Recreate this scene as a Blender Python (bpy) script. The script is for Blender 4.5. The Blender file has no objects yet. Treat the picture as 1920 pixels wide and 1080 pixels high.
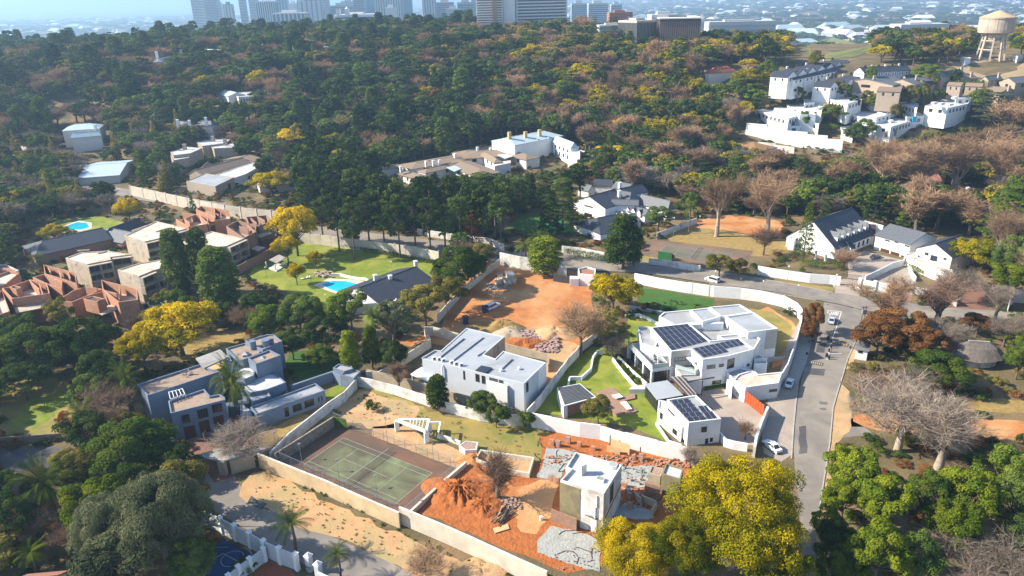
import bpy,math,random
import numpy as np
from mathutils import Vector,Matrix
from math import radians,sin,cos,tan,pi,sqrt,hypot,atan2,floor
random.seed(7)
RNG=np.random.default_rng(7)
SC=bpy.context.scene
COL=SC.collection
# ---------------------------------------------------------------- camera, sky, sun, exposure
CAM_H,CAM_F,CAM_PITCH,CAM_ROLL=85.5,1360.0,21.9,1.4
cam_data=bpy.data.cameras.new('camera')
cam_data.sensor_width=36.0
cam_data.lens=CAM_F/1920*36.0
cam_data.clip_start=1.0
cam_data.clip_end=90000.0
camera=bpy.data.objects.new('camera',cam_data)
COL.objects.link(camera)
_p,_r=radians(CAM_PITCH),radians(CAM_ROLL)
_fw=Vector((0,cos(_p),-sin(_p)));_u=Vector((0,sin(_p),cos(_p)));_x=Vector((1,0,0))
CR=cos(_r)*_x-sin(_r)*_u
CU=sin(_r)*_x+cos(_r)*_u
CF=_fw
camera.matrix_world=Matrix(((CR.x,CU.x,-CF.x,0),(CR.y,CU.y,-CF.y,0),(CR.z,CU.z,-CF.z,CAM_H),(0,0,0,1)))
SC.camera=camera
SUN_EL,SUN_AZ=34.0,178.0
world=bpy.data.worlds.new('World');SC.world=world;world.use_nodes=True
wn=world.node_tree;wn.nodes.clear()
sky=wn.nodes.new('ShaderNodeTexSky');sky.sky_type='NISHITA';sky.sun_disc=False
sky.sun_elevation=radians(SUN_EL)
sky.sun_rotation=radians(90-SUN_AZ)
sky.air_density=1.0;sky.dust_density=1.5;sky.ozone_density=1.0;sky.altitude=1600
bg=wn.nodes.new('ShaderNodeBackground');bg.inputs['Strength'].default_value=0.125
wo=wn.nodes.new('ShaderNodeOutputWorld')
wn.links.new(sky.outputs[0],bg.inputs[0]);wn.links.new(bg.outputs[0],wo.inputs[0])
sun_data=bpy.data.lights.new('sun','SUN');sun_data.energy=5.0;sun_data.angle=radians(0.55)
sun_data.color=(1.0,0.905,0.75)
sun=bpy.data.objects.new('sun',sun_data);COL.objects.link(sun)
_sd=Vector((cos(radians(SUN_EL))*cos(radians(SUN_AZ)),cos(radians(SUN_EL))*sin(radians(SUN_AZ)),sin(radians(SUN_EL))))
sun.rotation_euler=_sd.to_track_quat('Z','Y').to_euler()
sun.location=(0,0,120)
SC.view_settings.view_transform='Standard';SC.view_settings.look='None'
SC.view_settings.exposure=1.15;SC.view_settings.gamma=1.0
SC.view_settings.use_curve_mapping=False
SC.cycles.max_bounces=5;SC.cycles.diffuse_bounces=2;SC.cycles.glossy_bounces=2
SC.cycles.transmission_bounces=3;SC.cycles.volume_bounces=0;SC.cycles.transparent_max_bounces=4
SC.cycles.caustics_reflective=False;SC.cycles.caustics_refractive=False
# ---------------------------------------------------------------- terrain and measuring helpers
def smooth(v,a,b):
 t=min(1.0,max(0.0,(v-a)/(b-a)));return t*t*(3-2*t)
def T(x,y):
 crest=760-200*smooth(x,-30,190)
 e=(38+10*smooth(x,-460,-300)*(1-smooth(x,-60,120))+3*smooth(x,-60,0))*smooth(y,370,crest*.93)
 e-=85*smooth(y,crest+70,crest+760)
 if y>420:
  e+=2.0*sin(x*.011+1)*smooth(y,420,600)+1.5*sin(y*.017+x*.006)*smooth(y,420,600)
 if y>3000:
  e+=60*smooth(y,5000,12000)*(0.6+0.4*sin(x*.0006))*smooth(x,-7000,1500)
 return e
CAM=Vector((0,0,CAM_H))
def ray(px,py):
 return(px-960)/CAM_F*CR-(py-540)/CAM_F*CU+CF
def PL(px,py,z):
 d=ray(px,py);t=(z-CAM_H)/d.z
 return Vector((d.x*t,d.y*t,z))
def G(px,py,h=0.0):
 d=ray(px,py)
 if d.z<-1e-4:
  t=(h-CAM_H)/d.z
  if d.y*t<365:return Vector((d.x*t,d.y*t,h))
 t,st=300.0,6.0
 while t<30000:
  z=CAM_H+d.z*t
  if z<T(d.x*t,d.y*t)+h:break
  st=6.0 if t<1500 else 60.0
  t+=st
 a,b=t-st,t
 for _ in range(12):
  m=(a+b)/2
  if CAM_H+d.z*m<T(d.x*m,d.y*m)+h:b=m
  else:a=m
 return Vector((d.x*b,d.y*b,CAM_H+d.z*b))
def proj(p):
 v=Vector(p)-CAM
 w=v.dot(CF)
 if w<1:return(-9999,-9999,w)
 return(960+v.dot(CR)/w*CAM_F,540-v.dot(CU)/w*CAM_F,w)
def Z(ox,oy,s):
 def f(*v):return[(ox+v[i]/s,oy+v[i+1]/s)for i in range(0,len(v),2)]
 return f
ZF=Z(0,0,1)
# ---------------------------------------------------------------- materials
MATS={}
def nd(nt,t,**kw):
 n=nt.nodes.new(t)
 for k,v in kw.items():setattr(n,k,v)
 return n
def mat(name,c,rough=.8,c2=None,scale=1.0,amt=.25,bump=0.0,bscale=None,spec=.3,metal=0.0,detail=4,stain=None,stain_scale=.15,stain_w=.5,emit=0):
 """base colour c mottled towards c2, optional larger stains of their own colour, optional relief"""
 if name in MATS:return MATS[name]
 m=bpy.data.materials.new(name);m.use_nodes=True;nt=m.node_tree;nt.nodes.clear()
 out=nd(nt,'ShaderNodeOutputMaterial');b=nd(nt,'ShaderNodeBsdfPrincipled')
 nt.links.new(b.outputs[0],out.inputs[0])
 b.inputs['Roughness'].default_value=rough;b.inputs['Metallic'].default_value=metal
 b.inputs['Specular IOR Level'].default_value=spec
 geo=nd(nt,'ShaderNodeNewGeometry')
 if c2 is None:c2=tuple(max(0,v*(1-amt))for v in c)
 n1=nd(nt,'ShaderNodeTexNoise');n1.inputs['Scale'].default_value=scale;n1.inputs['Detail'].default_value=detail
 n1.inputs['Roughness'].default_value=.62
 nt.links.new(geo.outputs['Position'],n1.inputs['Vector'])
 rp=nd(nt,'ShaderNodeValToRGB');rp.color_ramp.elements[0].position=.32;rp.color_ramp.elements[1].position=.68
 rp.color_ramp.elements[0].color=(*c2,1);rp.color_ramp.elements[1].color=(*c,1)
 nt.links.new(n1.outputs['Fac'],rp.inputs[0]);col=rp.outputs[0]
 if stain:
  n2=nd(nt,'ShaderNodeTexNoise');n2.inputs['Scale'].default_value=stain_scale;n2.inputs['Detail'].default_value=6
  n2.inputs['Roughness'].default_value=.6;n2.inputs['Distortion'].default_value=.6
  nt.links.new(geo.outputs['Position'],n2.inputs['Vector'])
  r2=nd(nt,'ShaderNodeValToRGB');r2.color_ramp.elements[0].position=max(0,1-stain_w-.1);r2.color_ramp.elements[1].position=min(1,1-stain_w+.12)
  nt.links.new(n2.outputs['Fac'],r2.inputs[0])
  mx=nd(nt,'ShaderNodeMix',data_type='RGBA')
  nt.links.new(r2.outputs[0],mx.inputs['Factor']);nt.links.new(col,mx.inputs[6]);mx.inputs[7].default_value=(*stain,1)
  col=mx.outputs[2]
 nt.links.new(col,b.inputs['Base Color'])
 if bump:
  n3=nd(nt,'ShaderNodeTexNoise');n3.inputs['Scale'].default_value=bscale or scale*3;n3.inputs['Detail'].default_value=5
  nt.links.new(geo.outputs['Position'],n3.inputs['Vector'])
  bp=nd(nt,'ShaderNodeBump');bp.inputs['Strength'].default_value=min(1,bump);bp.inputs['Distance'].default_value=.25*max(1,bump)
  nt.links.new(n3.outputs['Fac'],bp.inputs['Height']);nt.links.new(bp.outputs[0],b.inputs['Normal'])
 if emit:
  b.inputs['Emission Color'].default_value=(*c,1);b.inputs['Emission Strength'].default_value=emit
 MATS[name]=m;return m
def leaf_mat(name,ca,cb,trans=.28,var=.3):
 """foliage: two pigments mixed clump by clump and plant by plant"""
 m=bpy.data.materials.new(name);m.use_nodes=True;nt=m.node_tree;nt.nodes.clear()
 out=nd(nt,'ShaderNodeOutputMaterial')
 at=nd(nt,'ShaderNodeAttribute',attribute_name='tint');oi=nd(nt,'ShaderNodeObjectInfo')
 ad=nd(nt,'ShaderNodeMath',operation='MULTIPLY_ADD');ad.inputs[1].default_value=.5;nt.links.new(oi.outputs['Random'],ad.inputs[0])
 sb=nd(nt,'ShaderNodeMath',operation='SUBTRACT',use_clamp=True);nt.links.new(at.outputs['Fac'],ad.inputs[2])
 nt.links.new(ad.outputs[0],sb.inputs[0]);sb.inputs[1].default_value=.25
 mx=nd(nt,'ShaderNodeMix',data_type='RGBA');mx.inputs[6].default_value=(*ca,1);mx.inputs[7].default_value=(*cb,1)
 nt.links.new(sb.outputs[0],mx.inputs['Factor'])
 hs=nd(nt,'ShaderNodeHueSaturation');nt.links.new(mx.outputs[2],hs.inputs['Color'])
 mr=nd(nt,'ShaderNodeMapRange');mr.inputs['To Min'].default_value=1-var;mr.inputs['To Max'].default_value=1+var
 nt.links.new(oi.outputs['Random'],mr.inputs[0]);nt.links.new(mr.outputs[0],hs.inputs['Value'])
 d=nd(nt,'ShaderNodeBsdfDiffuse');t=nd(nt,'ShaderNodeBsdfTranslucent');ms=nd(nt,'ShaderNodeMixShader')
 ms.inputs[0].default_value=trans
 nt.links.new(hs.outputs[0],d.inputs[0]);nt.links.new(hs.outputs[0],t.inputs[0])
 nt.links.new(d.outputs[0],ms.inputs[1]);nt.links.new(t.outputs[0],ms.inputs[2]);nt.links.new(ms.outputs[0],out.inputs[0])
 MATS[name]=m;return m
white=mat('white_plaster',(.78,.78,.77),.85,(.70,.70,.69),scale=.8,stain=(.62,.60,.56),stain_scale=.35,stain_w=.36)
white_old=mat('weathered_white_plaster',(.72,.71,.68),.9,(.60,.58,.54),scale=.7,stain=(.42,.39,.34),stain_scale=.45,stain_w=.45)
cream=mat('cream_plaster',(.62,.56,.46),.9,(.52,.46,.37),scale=.6,stain=(.45,.40,.33),stain_scale=.25,stain_w=.42)
yellow_plaster=mat('sandy_plaster',(.58,.46,.28),.9,(.48,.37,.22),scale=.5,stain=(.42,.33,.22),stain_scale=.3,stain_w=.45)
grey_plaster=mat('pale_grey_plaster',(.50,.53,.56),.85,(.45,.48,.51),scale=.5)
mid_grey=mat('grey_plaster',(.33,.34,.35),.85,(.28,.29,.30),scale=.6)
blue_grey=mat('blue_grey_plaster',(.17,.215,.29),.85,(.145,.185,.25),scale=.5,stain=(.13,.16,.21),stain_scale=.2,stain_w=.42)
beige=mat('beige_cladding',(.48,.45,.40),.85,(.42,.39,.34),scale=1.2)
olive_plaster=mat('bare_olive_plaster',(.27,.23,.12),.95,(.21,.18,.10),scale=.8,stain=(.16,.14,.09),stain_scale=.5,stain_w=.45)
concrete=mat('raw_concrete',(.52,.44,.34),.9,(.42,.35,.27),scale=.9,stain=(.28,.24,.20),stain_scale=.4,stain_w=.42)
concrete_lt=mat('pale_concrete_deck',(.68,.60,.49),.9,(.50,.44,.36),scale=.5,stain=(.42,.33,.24),stain_scale=.22,stain_w=.44)
concrete_grey=mat('grey_concrete',(.36,.35,.33),.9,(.28,.27,.25),scale=.7,stain=(.22,.20,.18),stain_scale=.3,stain_w=.42)
tan_wall=mat('tan_render',(.40,.32,.25),.9,(.34,.27,.21),scale=.6)
tan_plaster=mat('tan_block_wall',(.42,.35,.25),.9,(.34,.28,.20),scale=.8,stain=(.28,.23,.17),stain_scale=.4,stain_w=.4)
stone=mat('rough_stone',(.33,.28,.21),.95,(.16,.13,.10),scale=1.6,bump=.8,bscale=2.5)
roof_gry=mat('grey_roof_membrane',(.36,.385,.41),.7,(.32,.345,.37),scale=.4,stain=(.27,.285,.30),stain_scale=.12,stain_w=.42)
roof_wht=mat('white_roof_membrane',(.54,.55,.56),.7,(.47,.48,.49),scale=.5,stain=(.36,.36,.36),stain_scale=.2,stain_w=.42)
roof_mid=mat('mid_grey_roof',(.34,.35,.36),.8,(.30,.31,.32),scale=.4,stain=(.27,.27,.27),stain_scale=.2,stain_w=.42)
roof_gravel=mat('brown_gravel_roof',(.36,.27,.20),.95,(.27,.20,.15),scale=1.2,stain=(.20,.15,.12),stain_scale=.3,stain_w=.42)
slate=mat('dark_slate',(.048,.055,.075),.55,(.028,.032,.045),scale=2.2,detail=6,bump=.3,bscale=3.5,spec=.4)
slate_lt=mat('grey_slate',(.15,.16,.18),.6,(.085,.09,.10),scale=2.5,detail=6,bump=.3,bscale=3.5)
tile_tan=mat('tan_roof_tile',(.27,.20,.14),.8,(.20,.15,.11),scale=2.5,bump=.3,bscale=4)
tile_red=mat('red_roof_tile',(.42,.13,.07),.8,(.30,.09,.05),scale=2.5,bump=.3,bscale=4)
tile_terra=mat('faded_red_roof',(.36,.17,.12),.8,(.28,.13,.09),scale=2.0)
metal_pale=mat('pale_green_metal_roof',(.43,.52,.55),.5,(.38,.47,.50),scale=.5)
metal_dark=mat('dark_metal',(.045,.047,.05),.5,(.035,.036,.04),scale=1,spec=.5)
metal_roof=mat('dark_seamed_metal_roof',(.14,.145,.15),.45,(.11,.115,.12),scale=1,spec=.5)
galv=mat('galvanised_metal',(.42,.43,.44),.45,(.36,.37,.38),scale=2,metal=.6)
glass=mat('dark_window_glass',(.018,.022,.028),.08,(.03,.032,.034),scale=.6,spec=.8)
glass_blue=mat('blue_tower_glass',(.10,.17,.24),.15,(.06,.11,.17),scale=.15,spec=.8)
glass_rail=mat('frosted_glass_railing',(.42,.50,.48),.25,(.36,.44,.43),scale=.5,spec=.6)
pv=mat('solar_cells',(.030,.032,.055),.22,(.022,.024,.042),scale=2,spec=.7)
pv_frame=mat('solar_frame',(.35,.36,.38),.5)
red_brick=mat('red_brick',(.46,.24,.145),.95,(.36,.18,.11),scale=1.4,detail=8,bump=.25,bscale=5,stain=(.50,.34,.24),stain_scale=.5,stain_w=.36)
brick_brown=mat('brown_brick',(.34,.20,.14),.95,(.24,.14,.10),scale=1.8,detail=8,bump=.3,bscale=5)
void=mat('unlit_interior_floor',(.10,.085,.07),.95)  # dark colour stands in for shade on interior floors and in open windows
wood_dark=mat('dark_wood',(.10,.04,.025),.6,(.06,.025,.016),scale=3)
wood_red=mat('orange_red_timber',(.50,.09,.02),.6,(.36,.06,.015),scale=3)
wood_deck=mat('brown_timber_deck',(.33,.21,.15),.8,(.26,.16,.11),scale=2)
ply=mat('plywood',(.62,.42,.22),.85,(.50,.33,.17),scale=1.5)
thatch=mat('grey_thatch',(.20,.17,.14),.95,(.11,.095,.08),scale=1.5,detail=9,bump=.8,bscale=5)
asphalt=mat('worn_asphalt',(.225,.200,.175),.92,(.17,.152,.134),scale=.25,detail=8,stain=(.29,.25,.205),stain_scale=.09,stain_w=.46)
asphalt_dk=mat('darker_asphalt',(.085,.085,.09),.92,(.065,.065,.07),scale=.4,detail=8,stain=(.13,.12,.11),stain_scale=.09,stain_w=.42)
paving=mat('pale_clay_paving',(.40,.335,.28),.9,(.32,.265,.22),scale=2.2,detail=8,bump=.15,bscale=4,stain=(.29,.24,.20),stain_scale=.15,stain_w=.45)
paving_red=mat('red_clay_paving',(.25,.125,.085),.9,(.18,.09,.06),scale=2,detail=8,stain=(.16,.09,.07),stain_scale=.2,stain_w=.42)
kerb_m=mat('kerb_concrete',(.42,.40,.36),.9,(.32,.30,.27),scale=1.2)
paint=mat('road_paint',(.70,.70,.66),.7,(.48,.48,.45),scale=1.6)
paint_y=mat('yellow_road_paint',(.60,.42,.06),.7,(.42,.30,.07),scale=1.6)
lawn=mat('short_green_lawn',(.20,.245,.022),.95,(.11,.155,.018),scale=.45,detail=9,bump=.3,bscale=4,stain=(.27,.27,.04),stain_scale=.11,stain_w=.46)
lawn_dk=mat('deep_green_lawn',(.055,.13,.018),.95,(.035,.09,.014),scale=.5,detail=9,bump=.3,bscale=4)
lawn_dry=mat('dry_lawn',(.33,.24,.07),.95,(.22,.18,.05),scale=.3,detail=9,bump=.3,bscale=4,stain=(.15,.17,.04),stain_scale=.12,stain_w=.42)
lawn_gold=mat('yellowed_grass',(.36,.25,.08),.95,(.22,.155,.055),scale=.6,detail=9,bump=.6,bscale=3)
soil=mat('orange_soil',(.47,.185,.055),.98,(.34,.125,.04),scale=.35,detail=9,bump=.5,bscale=2.2,stain=(.52,.29,.13),stain_scale=.075,stain_w=.47)
soil_red=mat('turned_red_soil',(.42,.135,.036),.98,(.29,.095,.028),scale=.5,detail=9,bump=1.0,bscale=1.6)
soil_pale=mat('pale_sandy_soil',(.52,.335,.18),.98,(.40,.24,.12),scale=.3,detail=9,bump=.5,bscale=2.5,stain=(.30,.25,.12),stain_scale=.14,stain_w=.42)
soil_brown=mat('brown_leaf_litter',(.22,.135,.075),.98,(.13,.085,.05),scale=.4,detail=9,bump=.8,bscale=3,stain=(.13,.12,.045),stain_scale=.1,stain_w=.47)
court_green=mat('worn_green_court',(.20,.235,.115),.9,(.15,.18,.09),scale=.35,detail=8,stain=(.095,.08,.055),stain_scale=.09,stain_w=.56)
worn_paint=mat('worn_court_paint',(.36,.37,.30),.9,(.19,.20,.14),scale=.9,detail=8)
verge_soil=mat('verge_soil',(.50,.315,.165),.98,(.40,.235,.11),scale=.4,detail=9,bump=.4,bscale=2.5,stain=(.34,.27,.13),stain_scale=.12,stain_w=.45)
court_red=mat('worn_red_court_surround',(.20,.105,.065),.9,(.15,.08,.052),scale=.4,detail=7,stain=(.11,.075,.055),stain_scale=.09,stain_w=.48)
court_blue=mat('blue_ball_court',(.015,.06,.17),.8,(.012,.05,.14),scale=.5)
rubble_m=mat('broken_masonry',(.42,.30,.25),.95,(.26,.15,.12),scale=2.5)
slab_m=mat('broken_grey_slab',(.40,.40,.36),.95,(.25,.26,.25),scale=.8,detail=9,bump=.6,bscale=2.5,stain=(.33,.34,.32),stain_scale=.25,stain_w=.47)
water_m=mat('pool_water',(.03,.52,.66),.06,(.02,.44,.60),scale=.3,spec=.7)
rubber=mat('tyre_rubber',(.02,.02,.02),.9)
bark=mat('grey_bark',(.17,.13,.10),.95,(.09,.07,.055),scale=2,detail=6)
bark_pale=mat('pale_bark',(.42,.35,.28),.9,(.24,.19,.15),scale=1.2,detail=6)
twig_brown=mat('brown_twigs',(.22,.135,.09),.95,(.15,.095,.065),scale=.5)
twig_grey=mat('grey_twigs',(.24,.19,.155),.95,(.165,.13,.11),scale=.5)
L_dark=leaf_mat('dark_evergreen_leaves',(.028,.062,.017),(.115,.150,.030))
L_mid=leaf_mat('mid_green_leaves',(.045,.090,.014),(.15,.190,.026))
L_lime=leaf_mat('lime_green_leaves',(.075,.125,.010),(.22,.25,.018))
L_olive=leaf_mat('olive_leaves',(.080,.080,.020),(.24,.205,.045))
L_grey=leaf_mat('grey_green_leaves',(.048,.066,.034),(.17,.180,.088))
L_yellow=leaf_mat('yellow_autumn_leaves',(.22,.20,.008),(.66,.46,.010),var=.12)
L_yelgr=leaf_mat('yellow_green_leaves',(.085,.125,.006),(.46,.34,.008),var=.15)
L_rust=leaf_mat('rust_leaves',(.15,.045,.015),(.30,.095,.025))
L_russet=leaf_mat('dry_brown_leaves',(.13,.060,.022),(.27,.13,.045))
L_pine=leaf_mat('pine_needles',(.026,.056,.016),(.105,.140,.026))
L_palm=leaf_mat('palm_fronds',(.05,.09,.015),(.13,.15,.030))
# ---------------------------------------------------------------- mesh helpers
def link(o,parent=None):
 COL.objects.link(o)
 if parent is not None:o.parent=parent
 return o
def tag(o,label=None,cat=None,group=None,kind=None):
 if label:o['label']=label
 if cat:o['category']=cat
 if group:o['group']=group
 if kind:o['kind']=kind
 return o
def empty(name,loc,label=None,cat=None,group=None):
 o=bpy.data.objects.new(name,None);o.location=(loc[0],loc[1],loc[2]if len(loc)>2 else 0.0);o.empty_display_size=.5
 link(o);tag(o,label,cat,group);return o
class MB:
 """collects solids; build() makes them one mesh"""
 def __init__(s):s.v=[];s.f=[];s.m=[];s.mats=[]
 def _mi(s,m):
  if m not in s.mats:s.mats.append(m)
  return s.mats.index(m)
 def face(s,pts,m=None):
  k=len(s.v);s.v+=[tuple(p)for p in pts];s.f.append(tuple(range(k,k+len(pts))));s.m.append(s._mi(m))
 def prism(s,pts,z0,z1,m=None,top=True,bottom=False):
  n=len(pts);k=len(s.v)
  s.v+=[(p[0],p[1],z0)for p in pts]+[(p[0],p[1],z1)for p in pts]
  mi=s._mi(m)
  for i in range(n):
   j=(i+1)%n;s.f.append((k+i,k+j,k+n+j,k+n+i));s.m.append(mi)
  if top:s.f.append(tuple(k+n+i for i in range(n)));s.m.append(mi)
  if bottom:s.f.append(tuple(k+n-1-i for i in range(n)));s.m.append(mi)
 def box(s,c,size,rz=0.0,m=None):
  """c = centre of the base"""
  cx,cy,cz=c;a,b,h=size[0]/2,size[1]/2,size[2];co,si=cos(rz),sin(rz)
  pts=[(cx+x*co-y*si,cy+x*si+y*co)for x,y in((-a,-b),(a,-b),(a,b),(-a,b))]
  s.prism(pts,cz,cz+h,m,bottom=True)
 def beam(s,a,b,w,h=None,m=None):
  """a rectangular bar from a to b"""
  a,b=Vector(a),Vector(b);h=h or w;d=(b-a)
  if d.length<1e-6:return
  d.normalize();sd=d.cross(Vector((0,0,1)))
  if sd.length<1e-3:sd=Vector((1,0,0))
  sd.normalize();up=sd.cross(d).normalized();k=len(s.v);mi=s._mi(m)
  for p in(a,b):
   for x,y in((-1,-1),(1,-1),(1,1),(-1,1)):s.v.append(tuple(p+sd*(x*w/2)+up*(y*h/2)))
  for f in((0,1,5,4),(1,2,6,5),(2,3,7,6),(3,0,4,7),(3,2,1,0),(4,5,6,7)):
   s.f.append(tuple(k+i for i in f));s.m.append(mi)
 def tube(s,a,b,r0,r1=None,n=8,m=None,cap=True):
  a,b=Vector(a),Vector(b);r1=r0 if r1 is None else r1;d=b-a
  if d.length<1e-6:return
  d.normalize();x=d.orthogonal().normalized();y=d.cross(x);k=len(s.v);mi=s._mi(m)
  for p,r in((a,r0),(b,r1)):
   for i in range(n):
    t=2*pi*i/n;s.v.append(tuple(p+x*(cos(t)*r)+y*(sin(t)*r)))
  for i in range(n):
   j=(i+1)%n;s.f.append((k+i,k+j,k+n+j,k+n+i));s.m.append(mi)
  if cap:
   s.f.append(tuple(k+n+i for i in range(n)));s.m.append(mi)
   s.f.append(tuple(k+n-1-i for i in range(n)));s.m.append(mi)
 def build(s,name,m=None,parent=None,origin=None,smooth_=False):
  me=bpy.data.meshes.new(name)
  o0=Vector(origin)if origin is not None else(parent_origin(parent)if parent is not None else Vector((0,0,0)))
  me.from_pydata([(x-o0.x,y-o0.y,z-o0.z)for x,y,z in s.v],[],s.f)
  for q in s.mats:me.materials.append(q or m)
  if not s.mats:me.materials.append(m)
  me.polygons.foreach_set('material_index',s.m)
  if smooth_:me.polygons.foreach_set('use_smooth',[True]*len(s.f))
  me.update()
  o=bpy.data.objects.new(name,me);link(o,parent)
  if parent is None:o.location=o0
  return o
def parent_origin(p):
 v=Vector((0,0,0))
 while p is not None:v+=p.location;p=p.parent
 return v
def area2(pts):return sum(pts[i][0]*pts[(i+1)%len(pts)][1]-pts[(i+1)%len(pts)][0]*pts[i][1]for i in range(len(pts)))/2
def inset(pts,d):
 """polygon moved inwards by d (any winding)"""
 n=len(pts);s=1 if area2(pts)>0 else-1;out=[]
 for i in range(n):
  p0,p1,p2=Vector(pts[i-1][:2]),Vector(pts[i][:2]),Vector(pts[(i+1)%n][:2])
  e0,e1=(p1-p0).normalized(),(p2-p1).normalized()
  n0,n1=Vector((-e0.y,e0.x))*s,Vector((-e1.y,e1.x))*s
  b=n0+n1
  if b.length<1e-4:b=n0
  b=b/max(.35,b.dot(n0))
  out.append((p1.x+b.x*d,p1.y+b.y*d))
 return out
def pip(x,y,poly):
 c=False;n=len(poly);j=n-1
 for i in range(n):
  xi,yi=poly[i][0],poly[i][1];xj,yj=poly[j][0],poly[j][1]
  if(yi>y)!=(yj>y)and x<(xj-xi)*(y-yi)/(yj-yi)+xi:c=not c
  j=i
 return c
class Bld:
 """a building: an Empty at its base that parents walls, roofs, windows ..."""
 def __init__(s,name,label,base,cat='house',group=None,z0=None):
  g=G(*base)
  if z0 is not None:g=PL(base[0],base[1],z0)
  s.z0=g.z;s.o=empty(name,g,label,cat,group);s.set=z0 is not None
 def settle(s,pts,h):
  """far houses stand where the ground meets the sight line of their first roof"""
  if s.o.location.y<362 or(s.set and not s.o.name.startswith('white_estate')):return
  n=len(pts);g=G(sum(p[0]for p in pts)/n,sum(p[1]for p in pts)/n,h)
  if g.y<362 or g.y>1200:return
  s.z0=g.z
  if not s.set:s.o.location=g-Vector((0,0,h));s.z0=g.z-h;s.o.location.z=s.z0
  else:s.z0=g.z-h
  s.set=True
 def P(s,pts,h):
  return[PL(p[0],p[1],s.z0+h)for p in pts]
 def block(s,pts,h,z=0.0,wall=None,roof=None,par=.35,thk=.28,world=None,wname='wall',rname='roof'):
  """flat-roofed volume; pts are the pixels of the top of the parapet"""
  Z0=s.z0
  if not z and not world:s.settle(pts,h+par)
  W=world or s.P(pts,h+par);FOOT.append([(p[0],p[1])for p in W])
  m=MB();I=inset(W,thk);n=len(W);zt=s.z0+h+par;zr=s.z0+h;zb=s.z0+z-(6 if z==0 and s.o.location.y>362 else 0)
  m.prism(W,zb,zt,wall,top=(par<=0))
  if par>0:
   for i in range(n):
    j=(i+1)%n
    m.face([(W[i][0],W[i][1],zt),(W[j][0],W[j][1],zt),(I[j][0],I[j][1],zt),(I[i][0],I[i][1],zt)],wall)
    m.face([(I[i][0],I[i][1],zt),(I[j][0],I[j][1],zt),(I[j][0],I[j][1],zr),(I[i][0],I[i][1],zr)],wall)
  m.build(wname,wall,s.o)
  if par>0 and roof is not None:
   r=MB();r.face([(p[0],p[1],zr+.01)for p in I],roof);r.build(rname,roof,s.o)
  elif par<=0 and roof is not None:
   r=MB();r.prism(inset(W,-.15),zt+.004,zt+.16,roof,bottom=True);r.build(rname,roof,s.o)
  if s.o.name.startswith('white_estate'):s.z0=Z0
  return W
 def slab(s,pts,h,t=.25,m=None,name='slab',world=None):
  W=world or s.P(pts,h);b=MB();b.prism(W,s.z0+h-t,s.z0+h,m,bottom=True);b.build(name,m,s.o);return W
 def frame_on(s,a,b):
  a,b=Vector((a[0],a[1],0)),Vector((b[0],b[1],0));d=(b-a);L=d.length;d.normalize();n=Vector((d.y,-d.x,0))
  if n.dot(Vector((0,0,0))-a)<0:n=-n
  return a,d,n,L
 def win_at(s,a,b,u0,u1,z0,z1,nx=2,ny=1,fm=None,gm=None,name='window',bar=.07,parent=None,proud=.06):
  A,d,n,L=s.frame_on(a,b);fm=fm or metal_dark;gm=gm or glass
  if u1<u0:u0,u1=u1,u0
  if z1<z0:z0,z1=z1,z0
  z0+=s.z0;z1+=s.z0;m=MB()
  def bar_(ua,ub,za,zb):
   p=A+d*((ua+ub)/2)+n*(proud/2+.004)
   m.beam((p.x-d.x*(ub-ua)/2,p.y-d.y*(ub-ua)/2,(za+zb)/2),(p.x+d.x*(ub-ua)/2,p.y+d.y*(ub-ua)/2,(za+zb)/2),proud,zb-za,fm)
  bar_(u0-bar,u1+bar,z0-bar,z0);bar_(u0-bar,u1+bar,z1,z1+bar)
  for i in range(nx+1):
   u=u0+(u1-u0)*i/nx;bar_(u-bar/2,u+bar/2,z0,z1)
  for i in range(1,ny):
   zz=z0+(z1-z0)*i/ny
   for k in range(nx):
    bar_(u0+(u1-u0)*k/nx+bar/2,u0+(u1-u0)*(k+1)/nx-bar/2,zz-bar/2,zz+bar/2)
  w=m.build(name,fm,parent or s.o)
  g=MB();q0,q1=A+d*u0+n*.02,A+d*u1+n*.02
  g.face([(q0.x,q0.y,z0),(q1.x,q1.y,z0),(q1.x,q1.y,z1),(q0.x,q0.y,z1)],gm)
  g.build('pane',gm,w)  # in bare openings a dark sheet coloured as interior shade, not glass
  return w
 def win(s,a,b,rects,**kw):
  """windows given by the pixels of two opposite corners on the wall a-b"""
  A,d,n,L=s.frame_on(a,b)
  for r in rects:
   uz=[]
   for px,py in((r[0],r[1]),(r[2],r[3])):
    q=ray(px,py);t=(A-CAM).dot(n)/q.dot(n);P=CAM+q*t
    uz.append(((P-Vector((A.x,A.y,P.z))).dot(d),P.z-s.z0))
   u0,u1=sorted((uz[0][0],uz[1][0]));z0,z1=sorted((uz[0][1],uz[1][1]))
   s.win_at(a,b,max(.05,u0),min(L-.05,u1),z0,z1,**kw)
 def row(s,a,b,z0,z1,n,frac=.5,m0=.08,**kw):
  A,d,nn,L=s.frame_on(a,b)
  for i in range(n):
   c=L*(m0+(1-2*m0)*(i+.5)/n);w=L*(1-2*m0)/n*frac
   s.win_at(a,b,c-w/2,c+w/2,z0,z1,**kw)
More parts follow.
